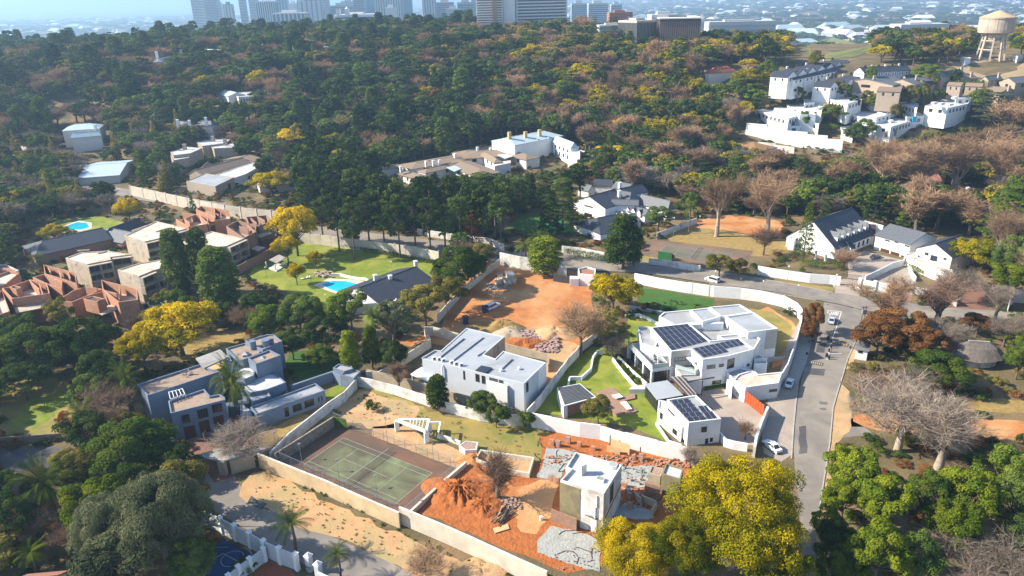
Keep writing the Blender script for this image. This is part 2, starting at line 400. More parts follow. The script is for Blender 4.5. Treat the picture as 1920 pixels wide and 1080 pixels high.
 def gable(s,r0,r1,e,hr,he,wall=None,roof=None,z=0.0,hip0=0.0,hip1=0.0,over=.45,thk=.22,ext0=0.0,ext1=0.0,wname='wall',rname='roof',world=None):
  """pitched roof from ridge pixels r0, r1 (height hr) and one pixel e on the near eave (height he); hips run hip*halfwidth beyond the ridge"""
  if not world:s.settle([r0,r1],hr)
  if world:R0,R1,w,sg=world;R0=Vector((*R0[:2],0));R1=Vector((*R1[:2],0));d=(R1-R0).normalized();n=Vector((-d.y,d.x,0))*sg
  else:
   R0=PL(r0[0],r0[1],s.z0+hr);R1=PL(r1[0],r1[1],s.z0+hr);E=PL(e[0],e[1],s.z0+he)
   R0.z=R1.z=E.z=0;d=(R1-R0).normalized();n=Vector((-d.y,d.x,0));w=(E-R0).dot(n)
   if w<0:n=-n;w=-w
  w=max(w,2.6)
  zr,ze,zb=s.z0+hr,s.z0+he,s.z0+z
  A0=R0-d*(ext0+hip0*w);A1=R1+d*(ext1+hip1*w)
  if not hip0:R0=A0
  if not hip1:R1=A1
  iw=max(.3,w-over)
  # walls
  m=MB();i0=A0+d*over*.6;i1=A1-d*over*.6;zw=ze+(zr-ze)*(over/w)*.9
  c=[i0+n*iw,i1+n*iw,i1-n*iw,i0-n*iw];FOOT.append([(p.x,p.y)for p in c])
  m.prism([(p.x,p.y)for p in c],zb-(6 if z==0 and s.o.location.y>362 else 0),zw-.02,wall)
  for hp,q in((hip0,i0),(hip1,i1)):
   if not hp:
    zt=zr-.12
    m.face([(q+n*iw).to_tuple()[:2]+(zw-.02,),(q-n*iw).to_tuple()[:2]+(zw-.02,),(q.x,q.y,zt)],wall)
  m.build(wname,wall,s.o)
  # roof shell
  r=MB();V=lambda p,zz:(p.x,p.y,zz)
  C=[A0+n*w,A1+n*w,A1-n*w,A0-n*w]
  for dz in(0,-thk):
   a,b,c2,d2=[V(p,ze+dz)for p in C];q0,q1=V(R0,zr+dz),V(R1,zr+dz)
   r.face([a,b,q1,q0],roof);r.face([c2,d2,q0,q1],roof)
   if hip0 or dz==0 and False:r.face([d2,a,q0],roof)
   if hip1:r.face([b,c2,q1],roof)
  def rim(p,pz,q,qz):r.face([V(p,pz),V(q,qz),V(q,qz-thk),V(p,pz-thk)],roof)
  rim(C[0],ze,C[1],ze);rim(C[2],ze,C[3],ze)
  if hip0:rim(C[3],ze,C[0],ze)
  else:rim(C[0],ze,R0,zr);rim(R0,zr,C[3],ze)
  if hip1:rim(C[1],ze,C[2],ze)
  else:rim(C[1],ze,R1,zr);rim(R1,zr,C[2],ze)
  rc=MB();rc.beam((R0.x,R0.y,zr+.05),(R1.x,R1.y,zr+.05),.28,.14,roof)
  ro=r.build(rname,roof,s.o);rc.build('ridge_cap',roof,ro)
  return dict(near=(i0+n*iw,i1+n*iw),far=(i0-n*iw,i1-n*iw),end0=(i0+n*iw,i0-n*iw),end1=(i1+n*iw,i1-n*iw),d=d,n=n,w=w,R0=R0,R1=R1)
 def front_rows(s,W,z0,z1,step=4.5,**kw):
  sg=1 if area2(W)>0 else-1;n=len(W)
  for i in range(n):
   a,b=Vector(W[i][:2]),Vector(W[(i+1)%n][:2]);d=b-a;out=Vector((d.y,-d.x))*sg
   if d.length>5 and out.dot(-a)>0:s.row(a,b,z0,z1,max(1,int(d.length/step)),.38,nx=2,**kw)
 def chimney(s,px,py,h,w=.9,d=.9,up=1.6,m=None,rz=0.0):
  p=PL(px,py,s.z0+h);b=MB();b.box((p.x,p.y,s.z0+h-up),(w,d,up),rz,m);b.box((p.x,p.y,s.z0+h+.003),(w+.25,d+.25,.15),rz,m)
  for k in(-1,1):b.tube((p.x+k*w*.22*cos(rz),p.y+k*w*.22*sin(rz),s.z0+h+.15),(p.x+k*w*.22*cos(rz),p.y+k*w*.22*sin(rz),s.z0+h+.45),.13,n=6,m=m)
  b.build('chimney',m,s.o)
def rect3(B,A,C):
 """rectangle from corner B, side B->A kept, side B->C made square to it"""
 B,A,C=Vector(B[:2]),Vector(A[:2]),Vector(C[:2]);u=A-B;un=u.normalized();v=C-B;v=v-un*v.dot(un)
 return[tuple(A),tuple(B),tuple(B+v),tuple(A+v)]
 # ---------------------------------------------------------------- ground sheets
FOOT,OPEN=[],[]
def fr(pts,step=2.5,amp=.5,seed=0):
 """an outline made uneven, as earth and grass edges are"""
 rnd=random.Random(seed+int(pts[0][0]*7));out=[]
 for i in range(len(pts)):
  a,b=Vector(pts[i][:2]),Vector(pts[(i+1)%len(pts)][:2]);L=(b-a).length;n=max(1,int(L/step))
  t=(b-a).normalized();q=Vector((-t.y,t.x))
  for k in range(n):
   p=a+(b-a)*(k/n)+q*rnd.uniform(-amp,amp)+t*rnd.uniform(-amp,amp)*.5;out.append((p.x,p.y))
 return out
def sheet(name,px,m,lv=1,kind='structure',rough_edge=0.0,label=None,h=0.0,parent=None,clear=True):
 z=.005*lv+h
 W=[G(*p)for p in px]
 if clear:OPEN.append([(p.x,p.y)for p in W])
 if rough_edge:W2=fr(W,2.2,rough_edge)
 else:W2=[(p.x,p.y)for p in W]
 b=MB()
 far=max(p.y for p in W)>362
 b.face([(x,y,z+(T(x,y)+.25 if far else 0))for x,y in W2],m)
 o=b.build(name,m,parent)
 if kind and parent is None:o['kind']=kind
 if label:o['label']=label
 return o
def line_strip(b,a,c,w,z,m):
 a,c=Vector((a[0],a[1])),Vector((c[0],c[1]));d=(c-a).normalized();n=Vector((-d.y,d.x))*w/2
 b.face([(a.x-n.x,a.y-n.y,z),(c.x-n.x,c.y-n.y,z),(c.x+n.x,c.y+n.y,z),(a.x+n.x,a.y+n.y,z)],m)
def bwall(name,label,px,h,m,thk=.26,pier=0.0,pm=None,cap=None,jit=0.0,cat='wall',at_top=True,group=None,seg=None,part='panel',closed=False,step_h=None):
 """boundary wall along pixels of its top edge (or foot), in panels with piers between them"""
 W=[G(p[0],p[1],h if at_top else 0)for p in px]
 if closed:W.append(W[0])
 for p in W:p.z=T(p.x,p.y)
 root=empty(name,W[0],label,cat,group)
 rnd=random.Random(int(px[0][0]));pm=pm or m
 seg=seg or 1e9
 pts=[W[0]]
 for i in range(len(W)-1):
  L=(W[i+1]-W[i]).length;n=max(1,round(L/seg))
  for k in range(1,n+1):pts.append(W[i]+(W[i+1]-W[i])*(k/n))
 for i in range(len(pts)-1):
  a,b=pts[i].copy(),pts[i+1].copy();d=(b-a);d.z=0;L=d.length
  if L<.05:continue
  d.normalize();n=Vector((-d.y,d.x,0))*thk/2;hh=h+rnd.uniform(-jit,jit)+(step_h[i%len(step_h)]if step_h else 0)
  zb=min(a.z,b.z)-.3;zt=max(a.z,b.z)+hh
  a2,b2=a,b;n=n*(1+.03*(i%2));zt+=.005*(i%2)
  if not pier and i and i<len(pts)-1 and(a-pts[i-1]).normalized().dot(d)<.995:a2=a-d*thk*.45
  q=MB();q.prism([((a2-n).x,(a2-n).y),((b2-n).x,(b2-n).y),((b2+n).x,(b2+n).y),((a2+n).x,(a2+n).y)],zb,zt,m)
  po=q.build(part,m,root)
  if cap:
   c=MB();n2=n*1.35;c.prism([((a2-n2).x,(a2-n2).y),((b2-n2).x,(b2-n2).y),((b2+n2).x,(b2+n2).y),((a2+n2).x,(a2+n2).y)],zt+.003,zt+.1,cap,bottom=True);c.build('coping',cap,po)
 if pier:
  for p in pts:
   q=MB();q.box((p.x,p.y,p.z-.3),(pier,pier,h+.48),atan2((pts[1]-pts[0]).y,(pts[1]-pts[0]).x),pm)
   q.box((p.x,p.y,p.z+h+.183),(pier+.14,pier+.14,.12),atan2((pts[1]-pts[0]).y,(pts[1]-pts[0]).x),pm)
   q.build('pier',pm,root)
 return root
 # ================================================================ GROUND, ROADS, LAWNS
def ground():
 xs=sorted(set([-30000,-18000,-11000,-7000]+list(range(-4500,-1200,300))+list(range(-1200,1201,24))+list(range(1500,4600,300))+[7000,11000,18000,30000]))
 ys=sorted(set([-150,-60,0,60,120,200,280,360]+list(range(372,1700,14))+list(range(1700,4500,200))+[4500,5200,6000,7000,8500,10500,13000,18000,26000]))
 v=[(x,y,T(x,y))for y in ys for x in xs];n=len(xs)
 f=[(j*n+i,j*n+i+1,(j+1)*n+i+1,(j+1)*n+i)for j in range(len(ys)-1)for i in range(n-1)]
 me=bpy.data.meshes.new('ground');me.from_pydata(v,[],f);me.materials.append(mat('woodland_floor',(.155,.115,.06),.98,(.075,.07,.03),scale=.13,detail=10,bump=.8,bscale=1.5,stain=(.24,.16,.08),stain_scale=.045,stain_w=.45))
 me.polygons.foreach_set('use_smooth',[True]*len(f));me.update()
 o=bpy.data.objects.new('ground',me);link(o);o['kind']='structure'
ground()
S=sheet
# roads
S('road',ZF(150,352,262,376,420,398,560,430,600,450,700,458,780,470,900,487,960,497,1040,502,1075,508,1200,512,1330,532,1450,548,1570,571,1650,590,1760,600,1960,617,1960,590,1760,577,1650,563,1570,551,1450,528,1330,508,1200,492,1060,476,960,474,900,462,780,447,700,438,600,426,540,412,420,382,262,360,150,340),asphalt,3)
S('road',ZF(1545,560,1543,590,1532,620,1515,665,1503,710,1492,770,1488,830,1490,880,1500,960,1505,1085,1532,1085,1530,1000,1540,930,1556,830,1562,765,1575,720,1590,670,1608,630,1632,600,1655,575),asphalt,4)
S('road',ZF(386,882,402,905,440,893,452,912,448,930,470,948,520,962,560,990,620,1005,700,1040,745,1062,800,1090,640,1090,600,1075,540,1040,480,1003,420,968,390,955,378,930),asphalt,3)
S('pavement',ZF(1440,752,1462,700,1478,640,1500,600,1512,640,1500,700,1492,770,1488,850,1465,866,1432,850,1428,820),paving,5)
S('road',ZF(1575,720,1592,735,1600,790,1620,800,1640,815,1580,820,1558,800),asphalt,2)
S('pavement',ZF(1500,632,1524,634,1510,682,1495,720,1480,716,1490,670),kerb_m,6)
for pp in(ZF(1520,690,1548,692,1545,705,1518,702),ZF(1498,800,1512,798,1514,850,1498,852),ZF(1535,640,1552,642,1545,662,1530,660),ZF(1420,530,1470,538,1466,545,1416,537),ZF(1690,590,1740,596,1738,603,1690,597),ZF(470,930,500,945,492,955,465,942)):S('road_patch',pp,asphalt_dk,5,rough_edge=.15)
# driveways
S('driveway',ZF(1312,722,1362,722,1375,740,1436,758,1430,800,1418,835,1352,832,1350,790,1335,765,1310,745),paving,3)
S('driveway',ZF(1570,560,1560,530,1590,520,1590,490,1620,470,1650,478,1690,487,1700,492,1615,530,1615,545,1608,562),paving,4)
S('driveway',ZF(1632,528,1645,512,1695,494,1712,510,1718,530,1700,536),paving,4)
S('driveway',ZF(1670,545,1712,548,1705,575,1665,570),brick_brown,4)
S('driveway',ZF(315,800,345,832,370,855,375,880,402,905,440,893,420,868,440,852,470,850,480,825,430,800),paving_red,2)
S('driveway',ZF(1760,575,1820,520,1850,545,1850,590,1790,588),paving_red,4)
# verges and soil
S('verge',ZF(448,930,456,905,470,885,500,880,600,935,745,1000,950,1085,800,1090,745,1062,700,1040,620,1005,560,990,520,962,470,948),verge_soil,2,rough_edge=.6)
S('verge',ZF(1200,500,1330,520,1560,552,1566,540,1420,522,1330,505,1205,478),lawn_dry,4,rough_edge=.3)
S('verge',ZF(1562,765,1575,720,1592,735,1590,765,1600,800,1570,835,1560,900,1555,1000,1560,1085,1532,1085,1530,1000,1540,930,1556,830),soil_pale,3,rough_edge=.4)
S('verge',ZF(1598,628,1610,632,1606,660,1596,692,1582,692,1592,660),soil_pale,3)
S('building_site_soil',ZF(822,625,850,560,895,500,930,478,1000,474,1095,500,1110,530,1112,600,1090,660,1075,690,1020,735,1000,735,900,700,800,662,745,640),soil,2,rough_edge=.5)
S('building_site_soil',ZF(1000,735,1025,660,1080,655,1085,690,1020,760),soil,3,rough_edge=.3)
S('trampled_soil',ZF(960,660,1000,635,1060,640,1085,650,1060,700,1030,690),soil_pale,4,rough_edge=1.2)
S('trampled_soil',ZF(860,640,880,605,960,600,965,630,930,655),mat('khaki_soil',(.30,.20,.07),.98,(.24,.15,.05),scale=.5,bump=.4),4,rough_edge=1.2)
S('courtyard_soil',ZF(690,715,790,640,860,655,800,700,775,745),soil_brown,3,rough_edge=.2)
S('dry_field',ZF(668,730,705,725,790,765,850,785,1000,798,1035,812,1018,870,985,880,900,860,860,835,740,800,640,785,600,790),lawn_dry,2,rough_edge=.8)
S('trampled_soil',ZF(590,790,668,735,700,740,760,750,790,775,745,800,690,800,640,785),soil_pale,3,rough_edge=1.2)
S('trampled_soil',ZF(700,800,760,790,800,830,870,845,880,860,850,880,760,850,690,815),soil_pale,3,rough_edge=1.0)
S('demolition_soil',ZF(1010,818,1040,812,1120,822,1290,862,1300,900,1290,960,1180,1010,1130,1060,1060,1075,980,1040,880,1000,782,960,870,865,905,862,990,882,1015,860),soil_red,4,rough_edge=.5)
S('trampled_soil',ZF(900,880,960,905,1040,900,1045,935,1010,1000,960,990,950,940,900,915),soil,5,rough_edge=1.5)
S('soil_patch',ZF(1400,590,1440,575,1480,600,1500,620,1480,680,1450,690,1440,640),soil,3,rough_edge=.3)
S('clearing',ZF(1600,775,1700,770,1900,790,1960,795,1960,830,1800,820,1650,805,1600,800),soil,2,rough_edge=.8)
S('clearing',ZF(1780,745,1960,750,1960,778,1800,768),lawn_gold,2,rough_edge=.8)
S('clearing',ZF(1230,432,1300,420,1400,440,1490,450,1480,480,1400,480,1260,452),lawn_gold,1,rough_edge=.8)
S('clearing',ZF(1340,400,1460,415,1470,448,1340,430,1290,425),soil,2,rough_edge=1.5)
S('meadow',ZF(1480,80,1560,68,1640,85,1600,108,1520,112),mat('rough_meadow',(.20,.21,.06),.98,(.12,.14,.04),scale=.05,detail=9),1,rough_edge=3,clear=True)
S('reservoir_grounds',ZF(1775,117,1930,108,1930,150,1850,150,1790,130),mat('dry_reservoir_grass',(.40,.30,.18),.98,(.30,.22,.13),scale=.05,detail=8),1,rough_edge=2)
# lawns
S('lawn',ZF(462,520,500,470,560,450,640,462,760,482,812,492,812,520,720,560,690,580,640,590,600,580,540,548),lawn,2,rough_edge=.15)
S('lawn',ZF(1195,540,1225,542,1340,560,1335,582,1280,588,1195,572),lawn_dk,4)
S('lawn',ZF(1180,590,1230,590,1245,600,1200,640,1180,660,1170,640),lawn,4)
S('lawn',ZF(1050,700,1110,650,1160,655,1190,700,1230,745,1245,800,1250,828,1180,800,1060,780,1000,772,1030,735),lawn,4)
S('lawn',ZF(1404,578,1450,585,1485,610,1482,650,1450,672,1435,640),lawn_dry,4)
S('lawn',ZF(0,730,60,700,130,720,150,760,110,815,0,820),lawn_dry,2,rough_edge=1)
S('lawn',ZF(20,790,60,745,120,738,130,750,70,805),lawn,3,rough_edge=1.5)
S('lawn',ZF(330,655,400,620,455,622,460,640,400,668,350,680),lawn_gold,2,rough_edge=1)
S('lawn',ZF(530,690,545,660,600,655,660,680,640,690,600,712,550,715),lawn_dk,2,rough_edge=.3)
S('lawn',ZF(600,745,640,712,662,716,612,760),lawn,3)
S('lawn',ZF(520,800,560,775,590,780,545,820,520,820),lawn_gold,3)
S('lawn',ZF(100,415,190,405,260,425,240,440,120,438),lawn,2,rough_edge=.5)
S('lawn',ZF(970,405,1040,400,1090,420,1080,440,1000,440,950,430),lawn_dk,2,rough_edge=.8)
S('lawn',ZF(700,555,720,600,695,615,680,600),lawn,3)
S('parking_area',ZF(-10,885,0,845,105,838,130,850,100,880,-10,888),asphalt_dk,2)
S('play_surface',ZF(1010,418,1050,408,1062,428,1025,432),mat('green_play_mat',(.02,.25,.09),.9),3)
# road markings (flat paint)
def markings():
 b=MB();z=.030
 def ln(a,c,w):line_strip(b,G(*a),G(*c),w,z,paint)
 Q=Z(1480,560,6.75)
 a,c=Q(660,165,535,545);ln(a,c,.22)
 a,c=Q(480,150,660,165);ln(a,c,.35)
 for(p,q)in(((1600,578),(1655,588)),((1480,541),(1560,556)),((1340,519),(1460,539))):ln(p,q,.14)
 # STOP, painted to be read by drivers coming up the side road
 g0=G(*Q(490,185)[0]);g1=G(*Q(640,195)[0]);d=(g1-g0);L=d.length;d.normalize();n=Vector((-d.y,d.x,0));cw=L/4.6;chh=2.2
 glyph={'S':[((1,1),(0,1)),((0,1),(0,.5)),((0,.5),(1,.5)),((1,.5),(1,0)),((1,0),(0,0))],'T':[((0,1),(1,1)),((.5,1),(.5,0))],'O':[((0,0),(1,0)),((1,0),(1,1)),((1,1),(0,1)),((0,1),(0,0))],'P':[((0,0),(0,1)),((0,1),(1,1)),((1,1),(1,.5)),((1,.5),(0,.5))]}
 for i,ch in enumerate('STOP'):
  for(p,q)in glyph[ch]:
   f=lambda t:g0+d*(i*cw*1.15+t[0]*cw*.72)+n*((t[1]-.5)*chh)
   line_strip(b,f(p),f(q),.28,z+.002,paint)
 o=b.build('road_marking',paint);tag(o,kind='structure')
 # speed humps with yellow chevron dashes
 for k,(p,q)in enumerate(((Q(555,555)[0],Q(745,595)[0]),(Q(270,805)[0],Q(425,835)[0]))):
  a,c=G(*p),G(*q);d=(c-a);L=d.length;d.normalize();n=Vector((-d.y,d.x,0));m=MB()
  pts=[(-.9,0),(-.45,.06),(0,.08),(.45,.06),(.9,0)]
  for i in range(4):
   (u0,h0),(u1,h1)=pts[i],pts[i+1]
   A,B=a+n*u0,a+n*u1;C,D=c+n*u1,c+n*u0
   m.face([(A.x,A.y,.024+h0),(B.x,B.y,.024+h1),(C.x,C.y,.024+h1),(D.x,D.y,.024+h0)],asphalt_dk)
  for i in range(6):
   t0=L*(i+.15)/6;A=a+d*t0;w=L/6*.45
   for sg in(-1,1):
    x0,x1=A,A+d*w
    m.face([(x0.x+n.x*.02*sg,x0.y+n.y*.02*sg,.109),(x1.x+n.x*.02*sg,x1.y+n.y*.02*sg,.109),(x1.x+n.x*.44*sg,x1.y+n.y*.44*sg,.089),(x0.x+n.x*.44*sg,x0.y+n.y*.44*sg,.089)],paint_y)
  o=m.build('speed_hump',asphalt_dk)
  tag(o,('yellow-striped speed hump beside the guardhouse' if k==0 else 'yellow-striped speed hump nearer the parked white cars'),'speed hump','speed humps across the side road')
markings()
def kerb(name,px,parent=None):
 b=MB();W=[G(*p)for p in px]
 for i in range(len(W)-1):b.beam((W[i].x,W[i].y,.07),(W[i+1].x,W[i+1].y,.07),.22,.18,kerb_m)
 o=b.build(name,kerb_m);o['kind']='structure'
kerb('kerb',ZF(1330,532,1450,549,1530,563));kerb('kerb',ZF(1205,491,1330,507,1450,527,1560,548))
kerb('kerb',ZF(1575,720,1562,765,1556,830,1540,930,1530,1000));kerb('kerb',ZF(1608,632,1590,672,1577,715))
kerb('kerb',ZF(1655,590,1760,602,1930,618));kerb('kerb',ZF(1500,632,1490,670,1482,705));kerb('kerb',ZF(1524,634,1510,682,1496,718,1488,800,1484,860))
# ================================================================ TENNIS COURTS
def court(name,label,origin_px,far_px,u_dir_px,m_in,m_out,surround,lines=True,net=True):
 """origin = near doubles corner, far_px = the other corner of that baseline"""
 o0=G(*origin_px);v=G(*far_px)-o0;v.normalize();u=Vector((-v.y,v.x,0))
 if(G(*u_dir_px)-o0).dot(u)<0:u=-u
 root=empty(name,o0,label,'tennis court')
 P=lambda a,c:o0+u*a+v*c
 def quad(nm,a0,a1,c0,c1,z,m):
  b=MB();b.face([(P(a,c).x,P(a,c).y,z)for a,c in((a0,c0),(a1,c0),(a1,c1),(a0,c1))],m);q=b.build(nm,m,root);return q
 sa0,sa1,sc0,sc1=surround
 q=quad('surround',sa0,sa1,sc0,sc1,.028,m_out);OPEN.append([tuple(P(a,c))[:2]for a,c in((sa0,sc0),(sa1,sc0),(sa1,sc1),(sa0,sc1))])
 quad('playing_surface',0,23.77,0,10.97,.033,m_in)
 b=MB()
 def ln(a0,c0,a1,c1):line_strip(b,P(a0,c0),P(a1,c1),.11,.038,worn_paint)
 for c in(0,10.97,1.37,9.6):ln(0,c,23.77,c)
 for i,a in enumerate((0,23.77)):line_strip(b,P(a,0),P(a,10.97),.12,.040,worn_paint)
 for a in(5.485,18.285):line_strip(b,P(a,1.37),P(a,9.6),.10,.040,worn_paint)
 line_strip(b,P(5.485,5.485),P(18.285,5.485),.10,.042,worn_paint)
 b.build('court_lines',worn_paint,root)
 if net:
  b=MB();a,c=P(11.885,-.9),P(11.885,11.9)
  for p in(a,c):b=MB();b.tube((p.x,p.y,0),(p.x,p.y,1.1),.05,m=galv);b.build('net_post',galv,root)
  b=MB();b.beam((a.x,a.y,1.02),(c.x,c.y,.98),.04,.08,paint)
  for i in range(40):
   t=i/39;p=a+(c-a)*t;b.beam((p.x,p.y,.05),(p.x,p.y,.98),.012,.012,metal_dark)
  for k in range(5):b.beam((a.x,a.y,.15+k*.18),(c.x,c.y,.15+k*.18),.012,.012,metal_dark)
  b.build('net',metal_dark,root)
 return P
Q5=Z(480,760,4.8)
PC=court('tennis_court','weathered green tennis court with red surround behind the long sandy wall',*Q5(1250,893,1585,610,440,510),court_green,court_red,(-3.4,31.5,-2.3,14.6))
Q10=Z(1040,320,6)
court('tennis_court','shaded old tennis court with green backboard beyond the main road',*Q10(1160,940,1270,815,1750,960),mat('old_court',(.17,.15,.11),.9,(.13,.115,.09),scale=.3,stain=(.10,.11,.08),stain_scale=.1),mat('old_court_surround',(.24,.15,.10),.9,(.19,.12,.08),scale=.3,stain=(.14,.10,.07)),(-6,30,-3.5,16))
def mesh_fence(name,label,pts,h,posts,group=None,mesh_rows=9,cat='fence'):
 root=empty(name,pts[0],label,cat,group)
 W=[Vector((p[0],p[1],T(p[0],p[1])))for p in pts];wire=MB()
 for i in range(len(W)-1):
  a,b=W[i],W[i+1];L=(b-a).length;n=max(1,round(L/posts))
  for k in range(n+1):
   if k==0 and i:continue
   p=a+(b-a)*(k/n);q=MB();q.tube((p.x,p.y,p.z),(p.x,p.y,p.z+h),.05,n=6,m=galv);q.build('post',galv,root)
  for k in range(mesh_rows):wire.beam((a.x,a.y,a.z+h*(k+1)/mesh_rows),(b.x,b.y,b.z+h*(k+1)/mesh_rows),.012 if k<mesh_rows-1 else .05,.012 if k<mesh_rows-1 else .05,galv)
  nv=int(L/.6)
  for k in range(nv):p=a+(b-a)*((k+.5)/nv);wire.beam((p.x,p.y,p.z+.05),(p.x,p.y,p.z+h),.010,.010,galv)
 wire.build('wire_mesh',galv,root);return root
def lamp_post(px,h,label,group=None,arm=False,m=None,base=None):
 g=G(*px);r=empty('lamp_post',g,label,'lamp post',group);m=m or galv
 b=MB();b.tube(g,(g.x,g.y,g.z+h),.08,.05,m=m);b.build('pole',m,r)
 b=MB()
 if arm:b.beam((g.x,g.y,g.z+h),(g.x+1.6,g.y-.4,g.z+h+.35),.07,m=m);b.box((g.x+1.8,g.y-.45,g.z+h+.3),(.7,.3,.12),-.2,m)
 else:b.tube((g.x,g.y,g.z+h),(g.x,g.y,g.z+h+.1),.12,.25,m=m);b.tube((g.x,g.y,g.z+h+.1),(g.x,g.y,g.z+h+.4),.25,.16,m=white)
 b.build('lamp_head',m,r);return r
v3=lambda p:(p.x,p.y)
mesh_fence('court_fence','thin wire fence along the sandy wall side of the tennis court',[v3(PC(-3.2,-2.0)),v3(PC(31.2,-2.0))],2.6,3.2)
mesh_fence('court_fence','low wire fence between tennis court and turned red soil',[v3(PC(-3.2,-1.8)),v3(PC(-3.2,14.2))],1.4,4)
mesh_fence('court_fence','rusty sagging wire fence on the pergola side of the tennis court',[v3(PC(-2.0,14.3)),v3(PC(30,14.4))],2.4,3)
for i,(a,c)in enumerate(((2.5,-1.7),(12,-1.7),(22,-1.7),(29.5,-1.5),(2,13.9),(14,13.9))):
 g=PC(a,c);r=empty('floodlight_pole',g,['slim pole at the near end of the tennis court sandy wall side','slim pole beside the net post on the sandy wall side','slim pole in shade towards the blue-grey house end of the court','slim pole in the court corner by the bare wall','slim pole behind the court beside the demolition soil','slim pole behind the court by the white pergola'][i],'pole','poles around the tennis court')
 b=MB();b.tube((g.x,g.y,0),(g.x,g.y,6.5),.06,.04,n=6,m=galv);b.build('pole',galv,r)
 b=MB();b.box((g.x,g.y,6.4),(.5,.25,.2),.6,galv);b.build('lamp_head',galv,r)
 # ================================================================ NEAR BUILDINGS
def panel_grid(b,corners,h,nx,ny,gap=.04,tilt=.10,skip=(),rowgap=.35,label=None):
 """solar panels laid in rows; corners P00 (row start), P10 (row end), P11, P01"""
 C=b.P(corners,h+.15);C=[Vector((p.x,p.y,0))for p in C]
 u=((C[1]-C[0])+(C[2]-C[3]))/2;v=((C[3]-C[0])+(C[2]-C[1]))/2
 pw=u.length/nx-gap;ph=v.length/ny-rowgap*.5;un=u.normalized();vn=Vector((-un.y,un.x,0))
 if vn.dot(v)<0:vn=-vn
 m=MB();m.box((0,0,0),(pw,ph,.035),0,pv_frame)
 nxx,nyy=3,2
 m.face([(-pw/2+.03,-ph/2+.03,.037),(pw/2-.03,-ph/2+.03,.037),(pw/2-.03,ph/2-.03,.037),(-pw/2+.03,ph/2-.03,.037)],pv)
 first=None;ang=atan2(un.y,un.x);org=parent_origin(b.o)
 for j in range(ny):
  for i in range(nx):
   if(i,j)in skip:continue
   p=(C[0]*(1-(i+.5)/nx)+C[1]*((i+.5)/nx))*(1-(j+.5)/ny)+(C[3]*(1-(i+.5)/nx)+C[2]*((i+.5)/nx))*((j+.5)/ny)
   if first is None:
    o=m.build('solar_panel',pv_frame,None);o.parent=b.o;first=o
   else:
    o=bpy.data.objects.new('solar_panel',first.data);link(o,b.o)
   o.location=Vector((p.x,p.y,b.z0+h+.22))-org
   o.rotation_euler=(tilt*(1 if vn.cross(un).z>0 else-1),0,ang)
def ac_unit(b,px,h,rz=.5,s=1.0,name='air_conditioner'):
 p=PL(px[0],px[1],b.z0+h);m=MB();m.box((p.x,p.y,b.z0+h),(1.0*s,.45*s,.75*s),rz,white)
 q=Vector((sin(rz),-cos(rz),0))*.23*s;m.tube((p.x+q.x,p.y+q.y,b.z0+h+.38*s),(p.x+q.x*1.15,p.y+q.y*1.15,b.z0+h+.38*s),.26*s,n=12,m=metal_dark)
 m.build(name,white,b.o)
def railing(b,pts,h,hh=1.0,name='glass_railing'):
 for i in range(len(pts)-1):
  m=MB();a,c=pts[i],pts[i+1];z=b.z0+h
  m.beam((a[0],a[1],z+hh/2),(c[0],c[1],z+hh/2),.03,hh,glass_rail);m.beam((a[0],a[1],z+hh+.02),(c[0],c[1],z+hh+.02),.05,.04,galv);m.build(name,glass_rail,b.o)
def column(b,p,z0,z1,w=.35,m=white,name='column'):
 q=MB();q.box((p[0],p[1],b.z0+z0),(w,w,z1-z0),.5,m);q.build(name,m,b.o)
def lerp(a,c,t):return Vector((a[0]+(c[0]-a[0])*t,a[1]+(c[1]-a[1])*t,0))
# ---- white house with solar roof
A1=Z(1100,540,3.376)
h=Bld('modern_white_house','large modern white house with rows of solar panels and glass terrace',(1290,700),'house')
W=h.block(A1(405,248,535,400,660,388,735,452,893,430,1060,386,965,316,782,332,645,222),7.5,0,white,roof_mid)
h.win(W[2],W[3],[A1(662,480)[0]+A1(682,528)[0]],nx=1,name='door')
h.win(W[3],W[4],[A1(762,492)[0]+A1(812,506)[0],A1(838,484)[0]+A1(866,496)[0],A1(796,590)[0]+A1(848,602)[0]],nx=3)
h.win(W[4],W[5],[A1(893,455)[0]+A1(930,500)[0]],nx=1)
panel_grid(h,A1(412,256,640,228,765,338,540,398),7.4,7,5)
panel_grid(h,A1(672,384,962,324,1022,378,740,442),7.4,9,3,skip=[(6,2),(7,2),(8,2),(5,2)])
# beige clad strip of wall
m=MB();a,c=W[1],W[2];A_,d_,n_,L_=h.frame_on(a,c)
for k in range(2):
 q0,q1=A_+n_*.05,A_+d_*L_+n_*.05
m.prism([(A_+d_*.0+n_*.003)[:2],(A_+d_*(L_-.3)+n_*.003)[:2],(A_+d_*(L_-.3)+n_*.07)[:2],(A_+n_*.07)[:2]],h.z0+3.7,h.z0+7.84,beige,bottom=True);m.build('cladding',beige,h.o)
h.win(W[1],W[2],[A1(558,442)[0]+A1(625,456)[0]],nx=3,proud=.14)
WB=h.block(A1(458,178,490,152,655,137,690,165,738,216,645,221,560,235),7.2,0,white,roof_mid)
h.block(A1(660,137,772,124,848,178,735,212),8.0,6.5,white,roof_gry)
h.block(A1(778,120,968,102,1050,150,878,178,848,176),7.6,0,white,roof_mid)
WE=h.block(A1(878,178,1055,152,1210,256,1022,280),8.1,0,white,roof_gry)
A_,d_,n_,L_=h.frame_on(WE[3],WE[2]);m=MB()
m.prism([(A_+d_*(L_*.62)+n_*.003)[:2],(A_+d_*(L_-.1)+n_*.003)[:2],(A_+d_*(L_-.1)+n_*.08)[:2],(A_+d_*(L_*.62)+n_*.08)[:2]],h.z0+3.2,h.z0+8.3,beige,bottom=True);m.build('cladding',beige,h.o)
